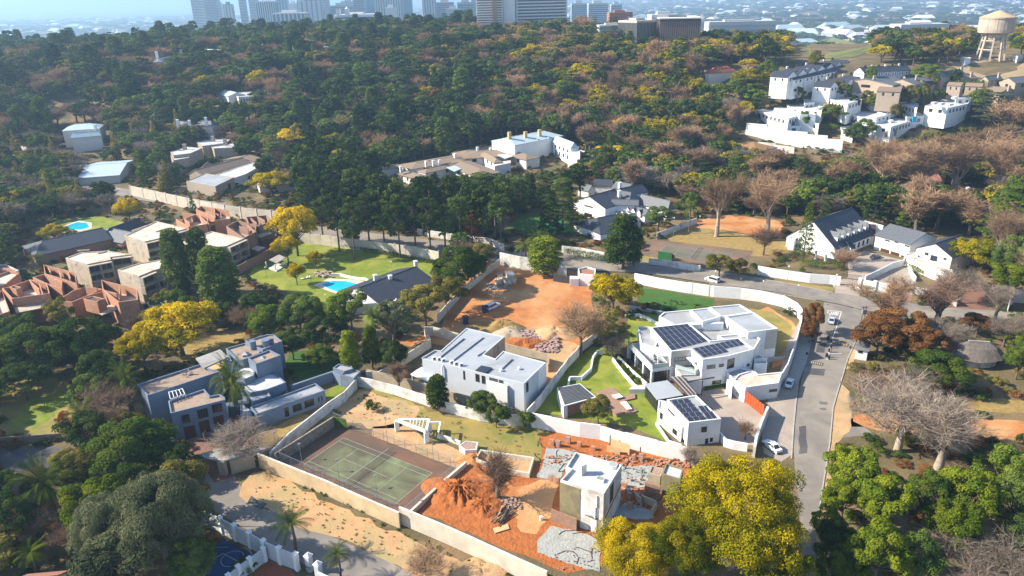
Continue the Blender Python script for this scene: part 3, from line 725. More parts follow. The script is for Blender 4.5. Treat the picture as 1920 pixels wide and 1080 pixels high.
WC=h.block(A1(680,236,862,214,945,290,828,322,782,332),5.4,0,white,roof_mid,par=.0)
WBk=h.P(A1(680,238,862,216),7.2);h.slab(A1(655,222,862,214,868,222,668,232),7.5,3.4,white,'wall')
a_,c_=WBk;h.win(a_,c_,[A1(702,262)[0]+A1(802,292)[0]],nx=4,proud=.45,bar=.05)
h.block(A1(828,302,960,290,985,305,1070,300,1100,320,1060,386,965,318,880,330),6.7,0,white,roof_mid)
WT=h.block(A1(1060,430,1095,418,1145,466,1140,478,1060,478),4.4,0,white,roof_mid,par=.15)
railing(h,h.P(A1(1060,472,1143,464),4.6),4.6)
# glazed pavilion with roof terrace
WG=h.block(A1(262,352,345,345,400,340,535,400,528,495,415,512),3.5,3.0,white,roof_gry,par=.4)
G0,G1,G2=WG[0],WG[5],WG[4]
Wi=inset([v3(p)for p in WG],.35)
m=MB();m.prism([Wi[0],Wi[5],Wi[4],v3(WG[3]),v3(WG[2]),v3(WG[1])],h.z0,h.z0+3.0,beige,top=False);m.build('wall',beige,h.o)
for k in range(3):
 A_,d_,n_,L_=h.frame_on(Wi[0],Wi[5]);h.win_at(Wi[0],Wi[5],L_*(k+.16)/3,L_*(k+.84)/3,.15,2.8,nx=4,ny=2,bar=.06)
 column(h,lerp(G0,G1,.02+k*.325),0,3.0,.4)
column(h,lerp(G0,G1,.985),0,3.0,.4)
A_,d_,n_,L_=h.frame_on(Wi[5],Wi[4]);h.win_at(Wi[5],Wi[4],L_*.1,L_*.9,.15,2.8,nx=6,ny=2,bar=.06)
railing(h,[G0,G1,lerp(G1,G2,.95)],3.9);
# terrace upper rooms and canopies
WU=h.block(A1(320,240,405,246,455,333,425,375,345,348),6.0,3.5,white,roof_mid,par=.2)
h.win(WU[0],WU[3],[A1(345,365)[0]+A1(395,385)[0]],nx=3,bar=.05)
m=MB();C=h.P(A1(396,378,470,374,516,430,452,436),6.0);m.prism([v3(p)for p in C],h.z0+5.85,h.z0+6.0,white,bottom=True)
for t in range(7):m.beam(tuple(lerp(C[0],C[3],t/6)[:2])+(h.z0+6.08,),tuple(lerp(C[1],C[2],t/6)[:2])+(h.z0+6.08,),.08,m=white)
m.build('canopy',white,h.o)
for p in(C[2],C[3]):column(h,p,3.5,5.85,.12)
h.slab(A1(625,435,665,428,705,465,668,472),6.1,.15,white,'canopy')
TB=h.block(A1(560,505,575,485,735,480,735,520,690,548,600,552),3.6,0,beige,roof_mid,par=.15)
railing(h,h.P(A1(562,508,690,545,733,518),3.8),3.8)
# terrace furniture
CH=[['slim grey terrace chair at the outer edge of the round table','slim grey terrace chair behind the round table','slim grey terrace chair on the railing side of the table','slim grey terrace chair nearest the glass railing corner'],['pale chair at the canopy side of the gravel roof table','pale chair behind the gravel roof table','pale chair on the palm side of the gravel roof table','pale chair in front of the gravel roof table']]
def chairset(b,px,h0,n=4,label=None):
 names=CH.pop(0)
 c=PL(px[0],px[1],b.z0+h0);r=empty('table_set',(c.x,c.y,b.z0+h0),label,'table')
 m=MB();m.tube((c.x,c.y,b.z0+h0+.72),(c.x,c.y,b.z0+h0+.76),.6,n=14,m=metal_dark);m.build('table_top',metal_dark,r)
 m=MB();m.tube((c.x,c.y,b.z0+h0),(c.x,c.y,b.z0+h0+.72),.06,n=6,m=metal_dark);m.build('pedestal',metal_dark,r)
 for i in range(n):
  t=2*pi*i/n;x,y,z=c.x+cos(t)*1.05,c.y+sin(t)*1.05,b.z0+h0;q=empty('terrace_chair',(x,y,z),names[i%4],'chair','chairs on the terraces')
  s_=MB();s_.box((x,y,z+.42),(.45,.45,.05),t,galv)
  for sx in(-.2,.2):
   for sy in(-.2,.2):s_.beam((x+sx,y+sy,z),(x+sx,y+sy,z+.42),.03,m=galv)
  s_.build('seat',galv,q)
  k_=MB();k_.beam((x+cos(t)*.2,y+sin(t)*.2,z+.5),(x+cos(t)*.28,y+sin(t)*.28,z+.95),.42,.04,m=galv);k_.build('backrest',galv,q)
chairset(h,A1(440,470)[0],3.5,4,'round terrace table above the glazed pavilion')
# entry wing, gate wall and roof plant
WH=h.block(A1(930,580,1005,628,1215,600,1238,530,1085,545,1045,520,960,545),3.6,0,white,concrete_lt,par=.3)
h.win(WH[1],WH[2],[A1(1157,645)[0]+A1(1203,652)[0]],nx=2)
h.win(WH[0],WH[1],[A1(945,650)[0]+A1(968,690)[0]],nx=1,fm=white,gm=beige,name='door')
WK=h.block(A1(893,430,950,500,1060,520,1085,545,1045,560,930,580,885,530),3.4,0,white,roof_mid,par=.25)
ac_unit(h,A1(1012,500)[0],3.4,.4,1.9)
h.block(A1(885,530,930,575,920,640,890,610),2.6,0,white,None,par=0)
# conservatory
WS=h.block(A1(372,612,510,590,605,680,448,708),3.1,0,glass,roof_gry,par=0)
for i,(a,c)in enumerate(((WS[0],WS[3]),(WS[3],WS[2]))):
 A_,d_,n_,L_=h.frame_on(a,c)
 if i==0:
  for k in range(5):h.win_at(a,c,L_*(k+.06)/5,L_*(k+.94)/5,.15,2.9,nx=2,ny=2,bar=.06,name='glass_panel')
m=MB();m.prism([v3(p)for p in h.P(A1(268,640,285,625,372,612,372,640,320,665,310,712,372,700,372,712,305,715),.0+1.2)][:4],0,1.2,white);m.build('garden_wall',white,h.o)
# pergola strips and entrance roof
h.slab(A1(525,562,600,556,700,668,640,685),3.7,.12,roof_mid,'entrance_roof')
m=MB();P_=h.P(A1(525,562,640,685,700,668,600,556),3.9)
for t in np.linspace(0,1,4):m.beam(tuple(lerp(P_[0],P_[3],t)[:2])+(h.z0+3.9,),tuple(lerp(P_[1],P_[2],t)[:2])+(h.z0+3.9,),.12,.25,wood_dark if t<.7 else metal_dark)
P2=h.P(A1(632,594,808,566),4.3);m.beam(tuple(P2[0]),tuple(P2[1]),.35,.2,metal_dark)
P3=h.P(A1(735,578)[0:1],4.2)[0];m.beam((P3.x,P3.y,0),(P3.x,P3.y,4.2),.15,m=metal_dark)
m.build('pergola_beam',metal_dark,h.o)
h.block(A1(600,552,690,545,735,580,735,590,640,598),3.2,0,white,roof_mid,par=.0)
# clipped hedge by the entrance
hb=MB();c=[G(*p)for p in A1(745,635,885,610,880,625,745,650)];hb.prism([v3(p)for p in c],0,.7,L_mid);hg=hb.build('low_hedge',L_mid);tag(hg,'low clipped hedge along the white house entrance wall','hedge')
# ---- annex
an=Bld('white_annex','flat white annex with solar panels beside the paved gate court',(1295,820),'building')
W=an.block(A1(508,706,692,676,852,828,645,852),5.2,0,white,roof_mid,par=.35)
an.win(W[3],W[2],[A1(728,882)[0]+A1(758,908)[0],A1(752,955)[0]+A1(766,988)[0],A1(781,950)[0]+A1(796,970)[0]],nx=1)
an.win(W[0],W[3],[A1(515,768)[0]+A1(558,805)[0]],nx=1)
an.win(W[0],W[3],[A1(546,880)[0]+A1(568,930)[0],A1(594,938)[0]+A1(618,982)[0]],nx=2,ny=2)
panel_grid(an,A1(530,715,640,702,765,842,652,848),5.2,3,5,rowgap=.2)
panel_grid(an,A1(700,752,768,745,828,822,768,832),5.2,2,2,rowgap=.2)
W=an.block(A1(455,708,500,715,512,740,640,862,600,880,500,800,450,760),3.4,0,white,roof_wht,par=.2)
an.win(W[6],W[5],[A1(466,785)[0]+A1(480,835)[0],A1(498,835)[0]+A1(526,900)[0]],nx=2,ny=2)
an.win(W[5],W[4],[A1(545,885)[0]+A1(570,935)[0]],nx=2,ny=2)
# terraces and garden walls of the white house
bwall('garden_wall','stepped white planter wall along the glazed pavilion',A1(165,440,225,520,300,605,320,618),.9,white,thk=.35,cat='planter')
bwall('garden_wall','inner white planter wall between two strips of shrubs',A1(200,430,290,520,380,600),1.1,white,thk=.35,cat='planter')
bwall('garden_wall','white kerb wall between the bright lawn and annex path',A1(440,850,520,965,600,990),.7,white,thk=.3,cat='wall')
bwall('curved_wall','low curved white wall ringing the tree bed by the dividing wall',ZF(1065,722,1068,706,1090,706,1108,690,1112,668,1120,657,1130,659),1.0,white,thk=.4,cat='wall')
bwall('curved_wall','curved white terrace wall above the shaded lawn corner',ZF(1172,590,1198,588,1218,596,1236,606),.9,white,thk=.4,cat='wall')
bwall('garden_wall','grey ramp wall behind the white house top lawn',ZF(1180,573,1210,578,1248,585),.9,grey_plaster,thk=.4)
bwall('curved_wall','round grey planter beside the white house boundary',A1(1155,470,1150,450,1180,440,1215,436,1258,430),1.0,mid_grey,thk=.35,cat='planter')
bwall('garden_wall','curved white wall closing the paved court behind the yellow tree',A1(825,905,850,915,880,955,935,970,1020,985),1.9,white,thk=.3)
# deck with benches
dk=empty('timber_deck',G(*A1(190,720)[0]),'brown timber deck stepping down through the bright lawn','deck')
for pts in(A1(60,665,165,635,215,680,185,700,235,690,305,675,308,705,240,720,320,785,265,808,240,790,190,820,150,790),):
 m=MB();Wd=[G(*p)for p in pts];m.prism([v3(p)for p in Wd],0,.35,wood_deck);m.build('deck_boards',wood_deck,dk);OPEN.append([v3(p)for p in Wd])
for(pp,lb)in((A1(158,678,205,666,232,688,185,700),'upper white slab bench on the timber deck'),(A1(212,722,250,715,288,765,255,768),'lower white slab bench on the timber deck')):
 Wd=[G(p[0],p[1],.8)for p in pp];r=empty('bench',(Wd[0].x,Wd[0].y,.35),lb,'bench');m=MB();m.prism([v3(p)for p in Wd],.68,.8,white,bottom=True);m.build('seat',white,r)
 m=MB();ii=inset([v3(p)for p in Wd],.35);m.prism(ii,.35,.68,mid_grey);m.build('base',mid_grey,r)
 # sliding gate of orange timber panels
gt=empty('timber_gate',G(*A1(1010,715)[0]),'orange-red timber panel gate of the paved court','gate')
g0,g1=G(*A1(1005,722)[0]),G(*A1(1118,815)[0])
for i in range(7):
 a=g0+(g1-g0)*((i+.04)/7);c=g0+(g1-g0)*((i+.92)/7);m=MB();m.beam((a.x,a.y,1.45),(c.x,c.y,1.45),.12,2.7,wood_red);m.build('gate_panel',wood_red,gt)
 m=MB();m.beam((c.x,c.y,0.05),(c.x,c.y,2.85),.09,m=wood_dark);m.build('gate_stile',wood_dark,gt)
 # ---- pool pavilion with dark seamed roof
pv_=Bld('garden_pavilion','small garden pavilion with dark seamed metal roof',(1072,780),'pavilion')
Q2=Z(640,560,3.6)
W=pv_.P(ZF(1044,731,1087,720,1108,748,1056,762),3.0)
Wr=pv_.P(Q2(1455,600,1610,572,1720,665,1500,725),3.2);FOOT.append([v3(p)for p in Wr])
m=MB();m.prism([v3(p)for p in Wr],pv_.z0+3.0,pv_.z0+3.2,white,bottom=True);m.build('roof_slab',white,pv_.o)
Ri=inset([v3(p)for p in Wr],.3);m=MB();m.prism(Ri,pv_.z0+3.21,pv_.z0+3.26,metal_roof)
for i in range(13):
 t=(i+.5)/13;a,c=lerp(Ri[0],Ri[3],t),lerp(Ri[1],Ri[2],t);m.beam((a.x,a.y,pv_.z0+3.31),(c.x,c.y,pv_.z0+3.31),.06,.09,metal_roof)
m.build('roof_sheet',metal_roof,pv_.o)
Wi=inset([v3(p)for p in Wr],.5);m=MB();m.prism(Wi,0,3.0,brick_brown,top=False);m.build('wall',brick_brown,pv_.o)
m=MB();m.prism([v3(p)for p in(Wr[0],lerp(Wr[0],Wr[1],.12),lerp(Wr[3],Wr[2],.12),Wr[3])],0,2.99,white);m.build('end_wall',white,pv_.o)
# ---- centre: pale grey flat-roofed house
c=Bld('grey_flat_roofed_house','unfinished pale grey house with wide flat roof beside the orange site',(870,745),'house')
W=c.block(Q2(845,197,1102,256,962,376,1038,404,1092,352,1382,430,1232,573,545,404,628,345,672,350),7.0,0,grey_plaster,roof_gry,par=.18)
c.win(W[7],W[6],[Q2(823,488)[0]+Q2(835,545)[0]],nx=1)
c.win(W[7],W[6],[Q2(906,508)[0]+Q2(932,562)[0],Q2(948,520)[0]+Q2(972,575)[0]],nx=1,fm=wood_dark)
c.win(W[7],W[6],[Q2(1000,532)[0]+Q2(1055,560)[0],Q2(1065,548)[0]+Q2(1092,572)[0]],nx=2)
c.win(W[6],W[5],[Q2(1247,575)[0]+Q2(1262,620)[0]],nx=1)
A_,d_,n_,L_=c.frame_on(W[1],W[2]);m=MB();m.prism([(A_+n_*.003)[:2],(A_+d_*L_+n_*.003)[:2],(A_+d_*L_+n_*.06)[:2],(A_+n_*.06)[:2]],3,7.0,tan_wall);m.build('cladding',tan_wall,c.o)
c.win_at(W[1],W[2],L_*.35,L_*.55,3.6,6.4,nx=1,proud=.12)
A_,d_,n_,L_=c.frame_on(W[6],W[5]);m=MB();m.prism([(A_+d_*(L_*.62)+n_*.003)[:2],(A_+d_*(L_-.02)+n_*.003)[:2],(A_+d_*(L_-.02)+n_*.10)[:2],(A_+d_*(L_*.62)+n_*.10)[:2]],1.5,7.1,white,bottom=True);m.build('white_panel',white,c.o)
for pp in(Q2(655,402,825,268),Q2(745,422,955,262),Q2(915,386,970,352),Q2(1078,476,1150,408),Q2(632,352,545,404)):
 a,d=c.P(pp,7.15);m=MB();m.beam((a.x,a.y,7.2),(d.x,d.y,7.2),.35,.3,roof_gry);m.build('roof_upstand',roof_gry,c.o)
sk=MB();C=c.P(Q2(905,488,945,455,1018,470,975,505),7.2);sk.prism([v3(p)for p in C],6.99,7.4,metal_dark);I=inset([v3(p)for p in C],.15);so=sk.build('skylight',metal_dark,c.o);g=MB();g.face([(p[0],p[1],7.41)for p in I],glass);g.build('pane',glass,so)
for p in Q2(628,412,660,416,690,424,745,438,775,446,810,455):ac_unit(c,p,7.0,.45)
for p in(Q2(1078,490)[0],Q2(1200,478)[0]):
 q=PL(p[0],p[1],7.0);m=MB();m.tube((q.x,q.y,7.0),(q.x,q.y,7.5),.35,n=12,m=white);m.tube((q.x,q.y,7.5),(q.x,q.y,7.7),.45,.1,n=12,m=white);m.build('roof_vent',white,c.o)
a,d=[PL(p[0],p[1],5.5)for p in Q2(700,460,702,530)]
m=MB();A_,d_,n_,L_=c.frame_on(W[7],W[6]);p=A_+d_*(L_*.215)+n_*.35
m.tube((p.x,p.y,3.2),(p.x,p.y,6.6),.18,n=8,m=white);m.tube((p.x,p.y,6.6),(p.x-n_.x*.3,p.y-n_.y*.3,6.8),.18,n=8,m=white);m.build('flue_pipe',white,c.o)
c.block(Q2(985,550,1125,583,1118,592,980,560),5.9,0,white,None,par=0,wname='fin_wall')
c.slab(Q2(905,488,1235,572,1215,592,1000,545,898,520),4.6,.25,grey_plaster,'balcony_slab')
c.slab(Q2(468,508,545,455,560,500,660,535,600,560),3.0,.3,white,'carport_roof')
for p in c.P(Q2(480,512,600,552),2.7):column(c,p,0,2.7,.3,grey_plaster)
# outside stair
m=MB();a,d=PL(*Q2(1150,600)[0],4.0),PL(*Q2(1250,692)[0],0.2)
for i in range(12):
 t=i/11;q=a+(d-a)*t;e=(d-a).normalized();m.beam((q.x-e.y*.6,q.y+e.x*.6,4.0-3.8*t),(q.x+e.y*.6,q.y-e.x*.6,4.0-3.8*t),.35,.08,metal_dark)
for sg in(-.6,.6):
 m.beam((a.x-sg*e.y,a.y+sg*e.x,3.9),(d.x-sg*e.y,d.y+sg*e.x,.1),.08,.25,metal_dark);m.beam((a.x-sg*e.y,a.y+sg*e.x,4.9),(d.x-sg*e.y,d.y+sg*e.x,1.1),.04,m=metal_dark)
m.build('metal_stair',metal_dark,c.o)
# ---- blue-grey house
Q3=Z(230,600,3.857)
b=Bld('blue_grey_house','rambling blue-grey flat-roofed house with gravel roofs and garage block',(330,790),'house')
W=b.block(Q3(105,465,562,318,612,345,700,372,178,546),7.2,0,blue_grey,roof_gravel,par=.5)
b.win(W[0],W[4],[Q3(140,588)[0]+Q3(160,618)[0]],nx=1)
W=b.block(Q3(328,585,590,498,632,548,700,535,738,556,742,576,346,674),6.6,0,blue_grey,roof_gravel,par=.5)
b.win(W[6],W[5],[Q3(424,692)[0]+Q3(490,735)[0],Q3(536,655)[0]+Q3(622,695)[0],Q3(643,618)[0]+Q3(724,655)[0]],nx=4,ny=1,gm=glass)
for r in(Q3(442,780)[0]+Q3(535,838)[0],Q3(550,742)[0]+Q3(636,800)[0],Q3(655,706)[0]+Q3(735,750)[0]):
 b.win(W[6],W[5],[r],nx=1,fm=wood_dark,gm=wood_dark,name='garage_door',bar=.12)
b.block(Q3(885,150,1045,103,1095,105,1155,152,1010,214),7.6,0,blue_grey,roof_gravel,par=.4)
b.block(Q3(745,205,885,165,1005,218,985,240,868,288,825,282),7.0,0,blue_grey,roof_gravel,par=.4)
W=b.block(Q3(905,274,1062,214,1142,254,962,318),7.4,0,blue_grey,roof_gravel,par=.45)
for p in(Q3(888,245)[0],Q3(1010,275)[0]):
 q=PL(p[0],p[1],7.4);m=MB();m.box((q.x,q.y,6.9),(1.5,1.5,.5),.5,blue_grey);n_=len(m.v);pts=[(q.x+x,q.y+y,7.4)for x,y in((-.75,-.75),(.75,-.75),(.75,.75),(-.75,.75))]
 for i in range(4):m.face([pts[i],pts[(i+1)%4],(q.x,q.y,8.0)],galv)
 m.build('pyramid_skylight',galv,b.o)
for p,w_ in((Q3(940,175)[0],1.6),(Q3(1035,165)[0],2.2),(Q3(1078,155)[0],1.0)):
 q=PL(p[0],p[1],8.3);m=MB();m.tube((q.x,q.y,7.2),(q.x,q.y,9.2),w_*.5,n=14,m=blue_grey);m.build('water_tank',blue_grey,b.o)
W=b.slab(Q3(528,276,705,212,766,266,590,346),7.9,.35,concrete_grey,'canopy_slab')
for t,s_ in((W[3],W[1]),(W[2],W[0]),(W[1],W[3])):column(b,lerp(t,s_,.12),4.5,7.55,.45,mid_grey)
b.slab(Q3(560,318,700,290,800,330,700,372,612,345),4.6,.3,ply,'loggia_floor')
b.block(Q3(766,266,870,290,905,275,962,320,950,400,880,430,700,372),5.2,0,blue_grey,roof_wht,par=.3)
W=b.block(Q3(850,500,890,400,1095,380,1182,450,1045,502,925,527),3.9,0,blue_grey,roof_wht,par=.3)
W=b.block(Q3(862,540,1035,500,1072,548,935,596),3.2,0,blue_grey,roof_wht,par=.3)
W=b.block(Q3(922,628,1395,456,1462,508,965,682),3.2,0,blue_grey,roof_mid,par=.4)
b.win(W[3],W[2],[Q3(1168,640)[0]+Q3(1205,690)[0],Q3(1228,622)[0]+Q3(1296,645)[0],Q3(1312,590)[0]+Q3(1386,612)[0],Q3(1412,560)[0]+Q3(1424,588)[0],Q3(1434,552)[0]+Q3(1445,580)[0]],nx=2)
b.block(Q3(852,600,925,650,940,690,850,690),2.8,0,blue_grey,roof_mid,par=.2)
b.block(Q3(745,600,900,570,925,600,850,620,760,640),2.6,0,blue_grey,None,par=0)
b.block(Q3(1520,345,1560,316,1655,330,1665,352,1600,372),3.4,0,blue_grey,roof_mid,par=.3)
b.block(Q3(1575,395,1600,372,1665,352,1720,370,1672,420),2.9,0,blue_grey,roof_mid,par=.3)
b.block(Q3(1210,470,1520,366,1580,400,1575,410,1515,376,1216,478),2.6,0,blue_grey,None,par=0)
m=MB();P_=b.P(Q3(332,520,430,495,450,535,345,570),7.6)
for i in range(5):a,d=lerp(P_[0],P_[1],i/4),lerp(P_[3],P_[2],i/4);m.beam((a.x,a.y,b.z0+7.6),(d.x,d.y,b.z0+7.6),.12,m=white)
for i in range(2):a,d=lerp(P_[0],P_[3],i),lerp(P_[1],P_[2],i);m.beam((a.x,a.y,b.z0+7.5),(d.x,d.y,b.z0+7.5),.14,m=white)
for p in P_:m.beam((p.x,p.y,b.z0+4),(p.x,p.y,b.z0+7.5),.12,m=white)
m.build('rooftop_pergola',white,b.o)
for k in range(4):
 m=MB();a,d=G(*Q3(290+k*8,845+k*16)[0]),G(*Q3(355+k*8,822+k*16)[0]);m.beam((a.x,a.y,.5-k*.13),(d.x,d.y,.5-k*.13),.5,.14,concrete_lt);m.build('step',concrete_lt,b.o)
for px in(Q3(455,400)[0],Q3(470,395)[0]):
 pass
chairset(b,Q3(462,395)[0],7.25,4,'pale table on the long gravel roof terrace')
# ---- lone gutted house
Q4=Z(880,780,4.8)
d=Bld('gutted_house','gutted two-storey white house standing alone on the demolition site',(1110,1000),'house')
W=d.block(Q4(955,322,1372,440,1210,702,1000,640,818,578,908,478,868,456),8.0,0,white_old,roof_wht,par=.5)
A_,d_,n_,L_=d.frame_on(W[4],W[3]);m=MB();m.prism([(A_-d_*.05+n_*.003)[:2],(A_+d_*L_+n_*.003)[:2],(A_+d_*L_+n_*.07)[:2],(A_-d_*.05+n_*.07)[:2]],0,8.1,olive_plaster);m.build('bare_render',olive_plaster,d.o)
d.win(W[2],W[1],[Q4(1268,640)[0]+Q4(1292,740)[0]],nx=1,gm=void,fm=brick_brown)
A_,d_,n_,L_=d.frame_on(W[2],W[1]);m=MB();m.beam((A_+n_*.03)[:2]+(2.6,),(A_+d_*L_+n_*.03)[:2]+(4.4,),.10,.35,brick_brown);m.build('exposed_brick_band',brick_brown,d.o)
T0=d.P(Q4(968,668,1150,745,1212,702,1015,645),7.3)
# tower with an open upper room: lower storey, corner piers, top storey
d.block(None,3.0,0,white_old,void,par=0,world=T0)
m=MB();m.prism([v3(p)for p in T0],5.4,7.8,white_old,bottom=True);m.build('wall',white_old,d.o)
for p,q in((T0[0],T0[2]),(T0[1],T0[3]),(T0[2],T0[0]),(T0[3],T0[1])):column(d,lerp(p,q,.09),3.0,5.4,.35,white_old,'pier')
m=MB();a,q=lerp(T0[0],T0[1],.45),lerp(T0[3],T0[2],.45);m.beam((a.x,a.y,4.2),(q.x,q.y,4.2),.25,2.4,tan_plaster);m.beam((T0[3].x,T0[3].y,4.2),(T0[2].x,T0[2].y,4.2),.2,2.4,tan_plaster);m.build('inner_wall',tan_plaster,d.o)
d.win(T0[0],T0[1],[Q4(1035,975)[0]+Q4(1080,1020)[0]],nx=1,fm=brick_brown,gm=void)
m=MB();p=PL(*Q4(1018,520)[0],8.0);m.box((p.x,p.y,8.0),(1.1,.9,2.0),.55,white_old);m.box((p.x,p.y,10.003),(1.2,1.0,.1),.55,white_old);m.build('chimney',white_old,d.o)
p=PL(*Q4(1290,462)[0],8.0);m=MB();m.tube((p.x,p.y,8.0),(p.x,p.y,8.7),.85,n=18,m=white_old);m.tube((p.x,p.y,8.7),(p.x,p.y,8.72),.7,n=18,m=roof_mid);m.build('water_tank',white_old,d.o)
m=MB();C=d.P(Q4(1148,530,1222,548,1208,582,1132,562),8.6);m.prism([v3(p)for p in C],8.0,8.5,white_old);so=m.build('skylight',white_old,d.o);m=MB();m.face([(p[0],p[1],8.51)for p in inset([v3(p)for p in C],.15)],mat('wired_glass',(.25,.30,.27),.3,(.2,.24,.22)));m.build('pane',glass,so)
W=d.P(Q4(740,838,968,925),2.6)
m=MB();m.beam((W[0].x,W[0].y,1.3),(W[1].x,W[1].y,1.3),.3,2.6,brick_brown);m.build('brick_wall_stub',brick_brown,d.o)
# ---- small ruin on the right of it
r=Bld('roofless_outbuilding','half-demolished outbuilding with bare plaster beside the big yellow tree',(1250,930),'building')
W=r.block(Q4(1770,420,1930,470,1900,570,1730,520),4.0,0,olive_plaster,roof_wht,par=.35)
W=r.block(Q4(1640,442,1760,478,1720,545,1610,510),3.3,0,tan_plaster,rubble_m,par=.2)
r.block(Q4(1590,580,1720,620,1720,640,1580,600),3.0,0,brick_brown,None,par=0)
# ---- pergola
p=empty('white_pergola',G(*Q5(1400,200)[0]),'white angular garden pergola beside the tennis court','pergola')
Q5p=lambda x,y,hh:PL(*Q5(x,y)[0],hh)
L0,L1,L2=Q5p(1262,122,3.0),Q5p(1555,122,3.0),Q5p(1515,215,3.0)
def wedge(a,c,hh=.55,w=.5,nm='beam'):m=MB();m.beam((a.x,a.y,3.0-hh/2),(c.x,c.y,3.0-hh/2),w,hh,white);m.build(nm,white,p)
L0b=Q5p(1300,160,3.0);L2b=Q5p(1530,225,3.0)
wedge(L0,L1);wedge(L0,L2b);wedge(L2b,L1)
for i in range(5):
 a,e=lerp(L0,L1,.45+i*.1),lerp(L0,L2b,.45+i*.1);m=MB();m.beam((a.x,a.y,2.8),(e.x,e.y,2.8),.12,.25,white);m.build('rafter',white,p)
for q in(L0,L2b,L1):m=MB();m.box((q.x,q.y,0),(.95,.5,2.45),.4,white);m.build('leg',white,p)
wedge(Q5p(1560,150,3.0),Q5p(1660,145,3.0),.3,.3);wedge(Q5p(1660,145,3.0),Q5p(1640,240,3.0),.3,.3)
bwall('garden_wall','low white garden wall stepping away from the pergola',Q5(1635,262,1700,275,1840,325),.9,white_old,thk=.4)
x=Bld('low_white_block','low white block with stained top beside the pergola wall',(878,856),'plinth');x.block(Q5(1825,360,1890,318,2000,330,1985,400,1880,405),1.2,0,white_old,rubble_m,par=.1)
pit=Bld('empty_basin','empty sandy concrete basin behind the round bare tree',(945,855),'basin');pit.block(Q4(65,352,100,300,585,370,540,520,300,470,60,392),.1,0,cream,soil_pale,par=.9,thk=.35)
# floor slabs of demolished rooms
for nm,lab,pts in(('broken_floor_slab','cracked grey floor slab behind the gutted house',Q4(690,290,960,315,870,450,820,560,700,570,600,545,640,500)),('broken_floor_slab','cracked floor slab strewn with cables between gutted house and ruin',Q4(1350,450,1640,450,1610,640,1380,660,1330,560)),('broken_floor_slab','blue-stained broken floor slab nearest the sandy boundary wall',Q4(620,1130,740,985,960,1040,1140,1095,1180,1160,1170,1400,1000,1370,620,1230)),('broken_floor_slab','shaded rubble-strewn slab beside the gutted house',Q4(1290,850,1420,780,1640,860,1660,920,1500,940,1250,890))):
 Wd=[G(*q)for q in pts];m=MB();m.prism(fr(Wd,1.0,.22),0,.10,slab_m);o=m.build(nm,slab_m);tag(o,lab,'floor slab','floor slabs left on the demolition site')
 # brick stubs
k=0
for q in Q4(740,262,800,275,885,245,990,275,1120,305,740,585,785,605,1480,385,1545,400,1395,640,1510,735,1425,710,1355,790,1440,830,1440,745):
 g=G(*q);m=MB();rr=random.Random(k);m.box((g.x,g.y,0),(.8+rr.random()*.4,.5,.7+rr.random()*.9),-.5,rubble_m if k%3 else red_brick);m.box((g.x+.1,g.y,0),(.4,.7,.5+rr.random()*.8),-.4,red_brick)
 o=m.build('brick_stub',red_brick)
 lab=['squat brick stub at the slab corner behind the gutted house','second low brick stub in the row along the white wall','third brick stub in the row along the long white wall','tall brick stub mid-row along the long white wall','brick stub nearest the plywood sheets','brick stub beside the olive wall edge of the cracked slab','fallen brick stub against the olive wall','brick stub beside the plywood sheets','broken brick stub under the long white wall','tall brick post on the cable-strewn slab','brick stub beside the leaning masonry blocks','brick stub in the shade behind the gutted house','brick stub at the shaded corner of the gutted house','brick stub in the middle of the shaded rubble','brick stub between shaded slab and ruin'][k]
 tag(o,lab,'brick stub','brick stubs of demolished walls');k+=1
for q,q2,lab in((Q4(1495,750)[0],Q4(1545,800)[0],'leaning broken masonry block nearest the shaded slab'),(Q4(1545,765)[0],Q4(1680,830)[0],'long leaning broken masonry wall piece'),(Q4(1640,900)[0],Q4(1680,840)[0],'broken masonry end piece by the bare earth')):
 a,e=G(*q),G(*q2);m=MB();m.beam((a.x,a.y,.7),(e.x,e.y,.8),.35,1.4,tan_plaster);o=m.build('masonry_block',tan_plaster);tag(o,lab,'masonry block','fallen masonry on the demolition site')
for q,q2,hh,mm,lab in((Q4(1235,320)[0],Q4(1355,350)[0],1.5,ply,'front plywood sheet leaning at the white wall'),(Q4(1270,290)[0],Q4(1440,355)[0],2.4,ply,'taller plywood sheet behind, against the white wall')):
 a,e=G(*q),G(*q2);m=MB();m.beam((a.x,a.y,hh/2),(e.x,e.y,hh/2),.08,hh,mm);o=m.build('plywood_sheet',mm);tag(o,lab,'plywood sheet','plywood sheets against the white wall')
for q,lab in((Q4(1265,270)[0],'rusty post beside the plywood sheets'),(Q4(1535,380)[0],'rusty post standing alone against the white wall')):
 g=G(*q);m=MB();m.box((g.x,g.y,0),(.22,.22,2.6),0,brick_brown);o=m.build('rusty_post',brick_brown);tag(o,lab,'post')
